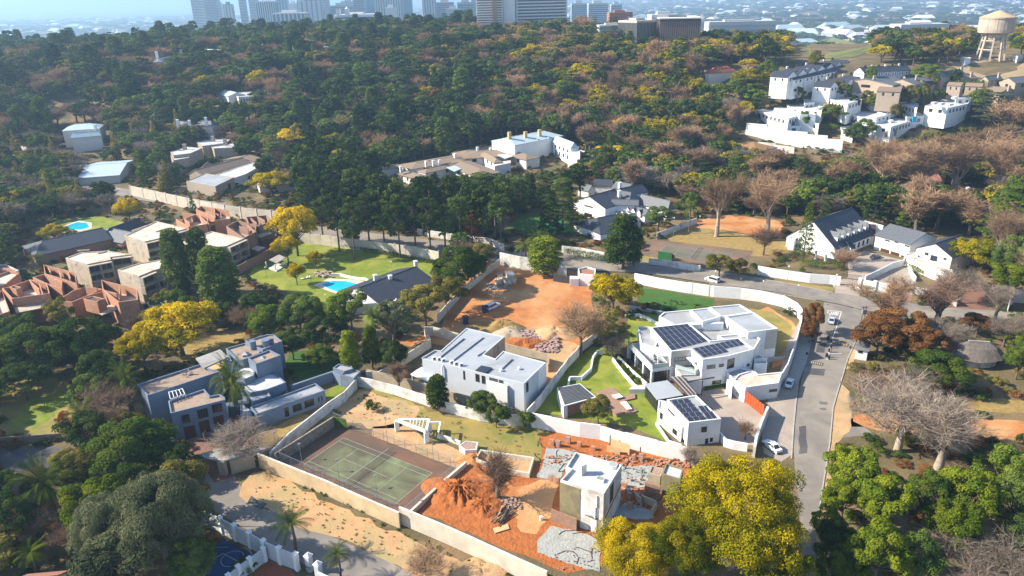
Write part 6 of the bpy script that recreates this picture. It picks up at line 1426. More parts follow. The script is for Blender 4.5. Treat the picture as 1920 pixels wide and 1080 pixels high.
# central business district
cbd='towers of the hazy business district'
D=[('pale stepped tower at the left end of the skyline',358,382,-16,26,1900,bw_,22,0),('grey-blue tower joined to the leftmost tower',382,407,-12,26,1880,gy_t,22,0),('low blue glass cube beside the leftmost towers',420,436,8,32,1700,glf,4,4),('slim white tower pair behind the patterned block',448,460,-8,24,1950,bw_,20,0),('pale tower right behind the patterned block',466,482,-14,24,1900,bw_,22,0),('white block with square patterned windows',481,516,2,38,1500,bw2,9,9),('wide white colonnaded low block',511,572,24,42,1100,bw2,3,8),('round-cornered grey tower behind the patterned block',517,538,-14,24,1900,gy_t,22,5),('small bright white block between glass towers',541,557,6,24,1700,bw2,0,0),('dark blue glass office with angled front',558,602,0,26,1650,glf,9,6),('pale tower behind the dark glass office',605,617,-4,24,1900,bw_,16,0),('wide low grey office behind the white steeple',618,660,10,26,1700,gy_t,6,0),('tall tan slab right of the steeple',662,683,-14,26,1600,br_t,16,0),('blue glass block with white vertical strips',702,752,-8,26,1500,glf,8,12),('grey-blue block behind the striped glass block',684,702,-2,26,1800,glf,0,0),('hazy blue tower mid skyline',755,772,-12,24,1800,glf,0,0),('striped glass tower left of the white office slab',792,816,-14,24,1500,glf,8,6),('tan block left of the white slab',818,850,4,24,1600,br_t,6,0),('round low pale hall with flat roof',836,862,16,26,1200,bw_,0,0),('dark glass block just left of the white office slab',858,888,4,26,1300,gy_t,6,0),('crane-brown tower edge behind the white slab',884,892,-10,26,1350,br_t,0,0),('pale apartment block right of the largest office',1072,1100,6,22,1500,bw_,6,0),('second pale apartment block right of the largest office',1104,1140,6,22,1550,bw_,6,0),('third pale apartment block nearer the red-roofed building',1146,1166,8,22,1600,bw_,5,0),('square grey block on the skyline at centre left',640,664,2,20,2100,gy_t,0,0),('faint tower behind the leftmost cube',408,418,6,26,2300,bw_,0,0),('white low hall beneath the striped glass block',722,742,14,28,1250,bw2,0,0)]
for lab,x0,x1,yt,yb,dp,mm,fl,cl in D:tower('city_tower',lab,x0,x1,yt,yb,dp,mm,fl,cl,group=cbd,gm=glf if mm is not glf else bw_,cat='tower')
# church with steeple in front of the city
s,W,zt_,dw_=tower('white_church','small white church with a pointed steeple before the city',626,700,27,32,1000,white,2,0,cat='church')
for q in((650,12),(634,19)):
 d_=ray(q[0],q[1]);t=1000/d_.y;m=MB();m.box((d_.x*t,1000,zt_-2),(5,5,9),0,white);m.tube((d_.x*t,1000,zt_+7),(d_.x*t,1000,CAM_H+d_.z*t),2.4,.2,n=8,m=white);m.build('steeple',white,s.o)
 # ================================================================ TREES AND PLANTS
def leaf_arrays(blobs,per_area,size,rng,norm_jit=.55,inner=.62,flat=0.0,droop=0.0):
 """leaf-sized faces through and over clumps; blobs rows: cx cy cz rx rz tint"""
 V,TT=[],[]
 for(cx,cy,cz,rx,rz,tint)in blobs:
  n=max(8,int(per_area*4*pi*rx*(rx+rz)/2))
  d=rng.normal(size=(n,3));d/=np.linalg.norm(d,axis=1)[:,None]
  d[:,2]=np.where(d[:,2]<-.35,-d[:,2],d[:,2])
  rad=rng.uniform(inner,1.08,n)**.7
  p=d*rad[:,None]*np.array([rx,rx,rz])+np.array([cx,cy,cz])
  nn=d/np.array([rx,rx,rz])*rx+rng.normal(size=(n,3))*norm_jit;nn/=np.linalg.norm(nn,axis=1)[:,None]
  t=np.cross(nn,rng.normal(size=(n,3)));t/=np.linalg.norm(t,axis=1)[:,None]+1e-9
  b=np.cross(nn,t);s=size*rng.uniform(.55,1.35,n)[:,None]
  if droop:t[:,2]-=droop;
  a1=t*s;b1=b*s*.62
  q=np.stack([p+a1,p+b1,p-a1*.8,p-b1],1)
  V.append(q.reshape(-1,3));TT.append(np.repeat(np.clip(tint+rng.normal(size=n)*.13,0,1),4))
 return np.concatenate(V),np.concatenate(TT)
def tri_mesh(name,V,tint,nper,mats,extra=None):
 """mesh of equal faces (nper verts each) plus optional tube geometry (verts, quads) on slot 0"""
 me=bpy.data.meshes.new(name)
 ev,ef=extra if extra else(np.zeros((0,3)),np.zeros((0,4),int))
 allv=np.concatenate([V,ev])if len(ev)else V
 nf=len(V)//nper;loops=np.arange(len(V));
 if len(ef):loops=np.concatenate([loops,(ef+len(V)).ravel()])
 me.vertices.add(len(allv));me.vertices.foreach_set('co',allv.astype(np.float32).ravel())
 me.loops.add(len(loops));me.loops.foreach_set('vertex_index',loops.astype(np.int32))
 tot=np.concatenate([np.full(nf,nper),np.full(len(ef),4)]).astype(np.int32);st=np.concatenate([[0],np.cumsum(tot)[:-1]]).astype(np.int32)
 me.polygons.add(len(tot));me.polygons.foreach_set('loop_start',st);me.polygons.foreach_set('loop_total',tot)
 me.polygons.foreach_set('material_index',np.concatenate([np.full(nf,1 if len(ef)else 0),np.zeros(len(ef))]).astype(np.int32))
 at=me.attributes.new('tint','FLOAT','POINT');at.data.foreach_set('value',np.concatenate([tint,np.zeros(len(ev))]).astype(np.float32))
 for m in mats:me.materials.append(m)
 me.update();me.validate();return me
def tubes(segs,n=5):
 """segs rows: a(3) b(3) r0 r1 -> verts, quads"""
 V,F=[],[];k=0;ang=np.arange(n)*2*pi/n
 for a,b,r0,r1 in segs:
  a,b=np.array(a,float),np.array(b,float);d=b-a;L=np.linalg.norm(d)
  if L<1e-6:continue
  d/=L;x=np.cross(d,[0,0,1.0])if abs(d[2])<.95 else np.cross(d,[1.0,0,0]);x/=np.linalg.norm(x);y=np.cross(d,x)
  ring=np.cos(ang)[:,None]*x+np.sin(ang)[:,None]*y
  V.append(a+ring*r0);V.append(b+ring*r1)
  i=np.arange(n);j=(i+1)%n;F.append(np.stack([k+i,k+j,k+n+j,k+n+i],1));k+=2*n
 return np.concatenate(V),np.concatenate(F)
def branches(rng,H,spread,levels=4,trunk=.3,first=.3,nb=(4,4,4),up=.5,wob=.25,trunk_h=None,len0=.45):
 """recursive limbs; returns segments by thickness and tips"""
 segs,tips=[],[]
 def grow(p,d,L,r,lv):
  q=p;dd=d.copy();n=3 if lv<2 else 2
  for i in range(n):
   nd_=dd+rng.normal(size=3)*wob*(.5 if lv else .12);nd_[2]+=.04;nd_/=np.linalg.norm(nd_);e=q+nd_*L/n
   r2=r*(1-.22*(i+1)/n*1.3);segs.append((q,e,r,r2,lv));q,dd,r=e,nd_,r2
   if lv<levels and i>=(0 if lv else 1):
    k=nb[min(lv,len(nb)-1)];k=k if i==n-1 else max(1,(k+(lv==0))//2)
    az0=rng.uniform(0,2*pi)
    for j_ in range(k):
     az=az0+2*pi*j_/k+rng.uniform(-.35,.35);out=np.array([cos(az),sin(az),0.0]);o=dd*(up+.25)+out*spread*rng.uniform(.5,1.1)+np.array([0,0,up*.6]);o/=np.linalg.norm(o)
     grow(e,o,L*rng.uniform(.52,.78),r*.58,lv+1)
  if lv>=levels:tips.append((q,dd))
 th=trunk_h or H*first
 grow(np.zeros(3),np.array([0,0,1.0]),th,trunk,0)
 return segs,tips
def env_blobs(rng,n,R,zc,Hu,Hd,br,shape='round',tint=(.1,.9),topbright=0.0):
 out=[]
 for i in range(n):
  while True:
   d=rng.normal(size=3);d/=np.linalg.norm(d)
   if d[2]>-.55:break
  f=rng.uniform(.55,1.0)**.5
  z=d[2]*(Hu if d[2]>0 else Hd);r=1.0
  if shape=='dome':f=rng.uniform(.35,1.0)**.5;z=abs(d[2])*Hu*(.75+.25*f)
  lob=1+.16*sin(3*atan2(d[1],d[0])+n)+.08*sin(5*atan2(d[1],d[0]))
  b=br*rng.uniform(.65,1.3)
  t=rng.uniform(*tint)
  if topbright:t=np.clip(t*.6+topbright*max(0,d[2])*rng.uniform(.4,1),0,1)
  out.append((d[0]*R*f*lob,d[1]*R*f*lob,zc+z*f,b,b*rng.uniform(.6,.85),t))
 return out
SPEC={}
def species(key,crown,trunk_segs,ring=5):
 SPEC.setdefault(key,[]).append((crown,trunk_segs))
def mk(key,V,tint,segs,leafm,barkm,nper=4):
 """near version: separate trunk and crown meshes; far version: one mesh with both"""
 crown=tri_mesh(key+'_crown',V,tint,nper,[leafm])
 tv,tf=tubes([s[:4]for s in segs],6);trunk=tri_mesh(key+'_trunk',np.zeros((0,3)),np.zeros(0),4,[barkm],(tv,tf))
 for p in trunk.polygons:p.material_index=0
 SPEC.setdefault(key,[]).append((crown,trunk))
def mk1(key,V,tint,segs,leafm,barkm,nper=4):
 tv,tf=tubes([s[:4]for s in segs],4);SPEC.setdefault(key,[]).append((tri_mesh(key+'_tree',V,tint,nper,[barkm,leafm],(tv,tf)),None))
def sub(V,tint,frac,rng,nper=4,grow=1.0):
 n=len(V)//nper;k=rng.permutation(n)[:int(n*frac)];Q=V.reshape(n,nper,3)[k];c=Q.mean(1,keepdims=True)
 return((Q-c)*grow+c).reshape(-1,3),tint.reshape(n,nper)[k].ravel()
NOM={}
def limbs_to(rng,blobs,zt,r,n=14):
 """trunk with limbs reaching into the clumps"""
 segs=[((0,0,-.3),(.1,.05,zt*.55),r,r*.85),((.1,.05,zt*.55),(0,0,zt),r*.85,r*.7)]
 for b in[blobs[i]for i in rng.permutation(len(blobs))[:n]]:
  m=np.array([b[0]*.45,b[1]*.45,zt+(b[2]-zt)*.35]);segs.append(((0,0,zt*rng.uniform(.75,1)),m,r*.42,r*.28));segs.append((m,(b[0]*.92,b[1]*.92,b[2]),r*.28,r*.08))
 return segs
def build_species():
 for v in range(3):
  rng=np.random.default_rng(100+v)
  # broad evergreen, nominal 12 m high, radius 5.5
  bl=env_blobs(rng,46,4.6,7.2,4.3,3.6,1.35)
  V,t=leaf_arrays(bl,12,.23,rng,norm_jit=.4);sg=limbs_to(rng,bl,4.0,.32)
  mk('broad',V,t,sg,L_dark,bark);NOM['broad']=(12.2,5.7)
  V2,t2=sub(V,t,.20,rng,grow=2.1);mk1('broad_far',V2,t2,sg[:8],L_dark,bark);NOM['broad_far']=NOM['broad']
  # tall dense evergreen (leafy cone to oval), nominal 18 x 4.5
  bl=[]
  for i in range(60):
   z=2.5+14.5*(i/59.)**1.05;rr=3.9*(1-((z-7)/12.5)**2 if z>7 else .72+.28*(z/7));rr=max(.35,rr);az=i*2.4+rng.uniform(-.4,.4)
   bl.append((cos(az)*rr*.72,sin(az)*rr*.72,z,1.45,1.25,rng.uniform(.05,.9)))
  V,t=leaf_arrays(bl,6.5,.30,rng);sg=limbs_to(rng,bl,12,.35)
  mk('tall',V,t,sg,L_dark,bark);NOM['tall']=(18,4.8)
  V2,t2=sub(V,t,.28,rng,grow=1.8);mk1('tall_far',V2,t2,sg[:6],L_dark,bark);NOM['tall_far']=NOM['tall']
  # umbrella-crowned tree (jacaranda type), nominal 12 x 7
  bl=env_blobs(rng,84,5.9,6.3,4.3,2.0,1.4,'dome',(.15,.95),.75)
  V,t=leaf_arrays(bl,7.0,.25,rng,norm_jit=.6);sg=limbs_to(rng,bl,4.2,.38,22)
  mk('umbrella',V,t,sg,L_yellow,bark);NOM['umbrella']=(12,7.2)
  V2,t2=sub(V,t,.26,rng,grow=1.85);mk1('umbrella_far',V2,t2,sg[:10],L_yellow,bark);NOM['umbrella_far']=NOM['umbrella']
  if v==0:
   for key,R,H,lm,sz in(('umbrella_big',11.0,19,L_yelgr,.25),('broad_big',10.0,17,L_grey,.26)):
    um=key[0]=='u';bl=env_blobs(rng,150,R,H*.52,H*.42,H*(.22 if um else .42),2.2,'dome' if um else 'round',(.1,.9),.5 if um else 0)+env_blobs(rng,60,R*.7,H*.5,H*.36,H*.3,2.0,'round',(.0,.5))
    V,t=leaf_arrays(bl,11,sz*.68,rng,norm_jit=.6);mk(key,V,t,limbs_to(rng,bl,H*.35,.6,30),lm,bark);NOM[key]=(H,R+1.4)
    # stone-pine type with raised crown, nominal 18 x 4.6
  bl=[]
  for i in range(34):
   az=rng.uniform(0,2*pi);z=rng.uniform(8,17);rr=4.0*sqrt(max(.05,1-((z-12.5)/5.8)**2))*rng.uniform(.4,1)
   bl.append((cos(az)*rr,sin(az)*rr,z,1.3,.85,rng.uniform(.1,.9)))
  V,t=leaf_arrays(bl,7,.28,rng,norm_jit=.7);sg=limbs_to(rng,bl,13.5,.3,18)
  mk('pine',V,t,sg,L_pine,bark);NOM['pine']=(18,4.9)
  V2,t2=sub(V,t,.32,rng,grow=1.7);mk1('pine_far',V2,t2,sg[:8],L_pine,bark);NOM['pine_far']=NOM['pine']
  # cedar with tiers, nominal 17 x 5.5
  bl=[]
  for k in range(9):
   z=3.2+k*1.55;R=5.2*(1-k/9.8)**.8+.5
   for j in range(max(4,int(9*(1-k/11)))):
    az=j*2*pi/max(4,int(9*(1-k/11)))+k+rng.uniform(-.25,.25);rr=R*rng.uniform(.45,.95);bl.append((cos(az)*rr,sin(az)*rr,z-rr*.06+rng.uniform(-.2,.2),1.45,.42,rng.uniform(.1,.95)))
  V,t=leaf_arrays(bl,7.5,.27,rng,norm_jit=.5);sg=[((0,0,-.3),(0,0,16),.38,.06)]+[((0,0,b[2]),(b[0],b[1],b[2]),.12,.04)for b in bl[::2]]
  mk('cedar',V,t,sg,L_pine,bark);NOM['cedar']=(17,6)
  V2,t2=sub(V,t,.34,rng,grow=1.6);mk1('cedar_far',V2,t2,sg[:5],L_pine,bark);NOM['cedar_far']=NOM['cedar']
  # column cypress / conical, nominal 12 x 1.7
  bl=[(rng.normal()*.15,rng.normal()*.15,1+i*.52,max(.35,1.35*(1-(i/22.)**1.8)),.8,rng.uniform(.1,.8))for i in range(21)]
  V,t=leaf_arrays(bl,7,.2,rng);sg=[((0,0,-.2),(0,0,10),.18,.05)]
  mk('cypress',V,t,sg,L_dark,bark);NOM['cypress']=(12.2,1.6)
  V2,t2=sub(V,t,.5,rng,grow=1.4);mk1('cypress_far',V2,t2,sg,L_dark,bark);NOM['cypress_far']=NOM['cypress']
  # feathery cone, nominal 12 x 3
  bl=[]
  for i in range(48):
   z=1.2+10.3*i/47.;rr=2.9*(1-z/12.6)**.8;az=i*2.4;bl.append((cos(az)*rr*.75,sin(az)*rr*.75,z,.95*(1.15-z/20),.6,rng.uniform(.1,.9)))
  V,t=leaf_arrays(bl,7,.19,rng,norm_jit=.8);sg=[((0,0,-.2),(0,0,11.5),.25,.03)]
  mk('cone',V,t,sg,L_rust,bark);NOM['cone']=(12,3.2)
  # shrub, nominal 2.6 x 2
  bl=env_blobs(rng,16,1.5,1.1,1.2,.8,.62)
  V,t=leaf_arrays(bl,22,.13,rng);mk1('shrub',V,t,[((0,0,0),(0,0,1),.08,.05)],L_mid,bark);NOM['shrub']=(2.6,2.0)
  # bare spreading tree, nominal 12 x 6: limbs plus a haze of twigs
  for key,H,sp,up,tr,nom in(('bare',4.2,.95,.45,.30,None),('bare_tall',4.2,.50,1.0,.34,None),('bare_vase',2.6,.8,1.05,.26,None)):
   rng=np.random.default_rng(500+v*7+len(key));segs,tips=branches(rng,12,sp,3,tr,.3,(5,4,3),up,.3,trunk_h=H)
   P=np.array([s[1]for s in segs]);R=np.percentile(np.hypot(P[:,0],P[:,1]),90);Z_=P[:,2].max()+1.0
   TW,tt=[],[]
   ends=[(s[1],np.array(s[1])-np.array(s[0]))for s in segs if s[4]>=2]
   for(p,d)in ends:
    d=d/(np.linalg.norm(d)+1e-9);nt=3 if 'vase' in key else 6
    for _ in range(nt):
     o=d+rng.normal(size=3)*.75+np.array([0,0,.35]);o/=np.linalg.norm(o);L=rng.uniform(.6,1.7);a=np.array(p)-d*rng.uniform(0,.8);sd=np.cross(o,rng.normal(size=3));sd/=np.linalg.norm(sd)+1e-9;w=.019
     TW+=[a+sd*w,a-sd*w,a+o*L];tt+=[rng.uniform(0,1)]*3
     b2=a+o*L*.5;o2=o+rng.normal(size=3)*.7;o2/=np.linalg.norm(o2);TW+=[b2+sd*w*.7,b2-sd*w*.7,b2+o2*L*.7];tt+=[rng.uniform(0,1)]*3
   TW=np.array(TW);tt=np.array(tt)
   tv,tf=tubes([s[:4]for s in segs],5)
   crown=tri_mesh(key+'_twigs',TW,tt,3,[L_twig]);trunk=tri_mesh(key+'_trunk',np.zeros((0,3)),np.zeros(0),4,[bark],(tv,tf))
   SPEC.setdefault(key,[]).append((crown,trunk));NOM[key]=(Z_,R+.9)
   V2,t2=sub(TW,tt,.60,rng,3,1.0);c=V2.reshape(-1,3,3);w_=(c[:,0]-c[:,1])*.9;c[:,0]+=w_;c[:,1]-=w_;V2=c.reshape(-1,3)
   tv,tf=tubes([s[:4]for s in segs if s[4]<3],4);SPEC.setdefault(key+'_far',[]).append((tri_mesh(key+'_tree',V2,t2,3,[bark,L_twig],(tv,tf)),None));NOM[key+'_far']=NOM[key]
L_twig=leaf_mat('twigs',(.13,.085,.060),(.27,.175,.12),0.1,.2)
L_twig2=leaf_mat('pinkish_twigs',(.20,.125,.075),(.38,.245,.145),0.1,.2)
L_twig3=leaf_mat('grey_twig_haze',(.165,.13,.10),(.31,.25,.20),0.1,.2)
build_species()
# palms
def palm_mesh(n_fr,L,droop,seed,w=.5):
 rng=np.random.default_rng(seed);V,tt=[],[]
 for i in range(n_fr):
  az=i*2.4+rng.uniform(-.2,.2);el=rng.uniform(-.35,1.25)if i>n_fr*.25 else rng.uniform(.7,1.4);d=np.array([cos(az)*cos(el),sin(az)*cos(el),sin(el)]);p=np.zeros(3);sd=np.array([-sin(az),cos(az),0]);n=9;tn=rng.uniform(0,1)
  for k in range(n):
   q=p+d*L/n;f=k/n;lw=w*(1.0-.65*abs(f-.35)*1.6)*1.3
   for sg in(-1,1):
    for j in range(3):
     a=p+(q-p)*(j/3);b=p+(q-p)*((j+.55)/3);tip=(a+b)/2+sd*sg*lw+d*lw*.55+np.array([0,0,-lw*.55]);V+=[a,b,tip];tt+=[np.clip(tn+rng.normal()*.15,0,1)]*3
   V+=[p+sd*.05,p-sd*.05,q];tt+=[tn]*3
   p=q;d=d+np.array([0,0,-droop])*(1+f);d/=np.linalg.norm(d)
 return np.array(V),np.array(tt)
for key,nf,L,dr,H,tr in(('palm',22,3.2,.14,7.0,.19),('palm_big',46,3.8,.13,3.2,.42)):
 for v in range(2):
  V,t=palm_mesh(nf,L,dr,40+v+nf,.55);V[:,2]+=H;crown=tri_mesh(key+'_fronds',V,t,3,[L_palm])
  tv,tf=tubes([((0,0,-.2),(.1,0,H*.5),tr*1.15,tr),((.1,0,H*.5),(0,0,H),tr,tr*.85)],8);SPEC.setdefault(key,[]).append((crown,tri_mesh(key+'_trunk',np.zeros((0,3)),np.zeros(0),4,[bark],(tv,tf))));NOM[key]=(H+1.4,3.3)
SHOW=dict(umbrella_big='autumn_tree',broad_big='evergreen_tree',broad='evergreen_tree',tall='tall_evergreen_tree',umbrella='autumn_tree',pine='pine_tree',cedar='cedar_tree',cypress='cypress_tree',cone='conifer',shrub='shrub',bare='leafless_tree',bare_tall='leafless_tree',bare_vase='leafless_tree',palm='palm_tree',palm_big='palm_tree')
TREE_POS=[]
def plant(key,x,y,H,R,label,leaf=None,barkm=None,group=None,far=False,rot=None,name=None):
 k=key+'_far' if far and key+'_far' in SPEC else key
 vs=SPEC[k];rr=random.Random(int(x*31+y*17));crown,trunk=vs[rr.randrange(len(vs))];h0,r0=NOM[k]
 z=T(x,y);sc=(R/r0,R/r0*rr.uniform(.93,1.07),H/h0);rot=rr.uniform(0,6.28)if rot is None else rot;nm=name or SHOW[key]
 cat='shrub' if key=='shrub' else 'tree'
 if trunk is None:
  o=bpy.data.objects.new(nm,crown);link(o);o.location=(x,y,z-.05);o.scale=sc;o.rotation_euler=(0,0,rot);tag(o,label,cat,group)
  if leaf and crown.materials[-1]!=leaf:o.material_slots[len(crown.materials)-1].link='OBJECT';o.material_slots[len(crown.materials)-1].material=leaf
  return o
 r=empty(nm,(x,y,z-.05),label,cat,group);r.scale=sc;r.rotation_euler=(0,0,rot)
 c=bpy.data.objects.new('fronds' if 'palm' in key else('twigs' if 'bare' in key else 'crown'),crown);link(c,r)
 if leaf and crown.materials[0]!=leaf:c.material_slots[0].link='OBJECT';c.material_slots[0].material=leaf
 t=bpy.data.objects.new('trunk',trunk);link(t,r)
 if barkm:t.material_slots[0].link='OBJECT';t.material_slots[0].material=barkm
 return r
def tree(key,cx,cy,wpx,H,label,leaf=None,barkm=None,group=None,k=None,name=None,cf=None):
 """crown centre seen at (cx, cy), crown wpx pixels wide, H metres high"""
 cf=cf or{'umbrella':.68,'umbrella_big':.6,'broad_big':.52,'bare':.62,'bare_tall':.62,'bare_vase':.6,'pine':.68,'palm':.92,'palm_big':.8,'broad':.58,'shrub':.5}.get(key,.52)
 g=G(cx,cy,H*cf);R=wpx/2/CAM_F*proj(g)[2]
 TREE_POS.append((g.x,g.y,R*.8));return plant(key,g.x,g.y,H,R,label,leaf,barkm,group,name=name)
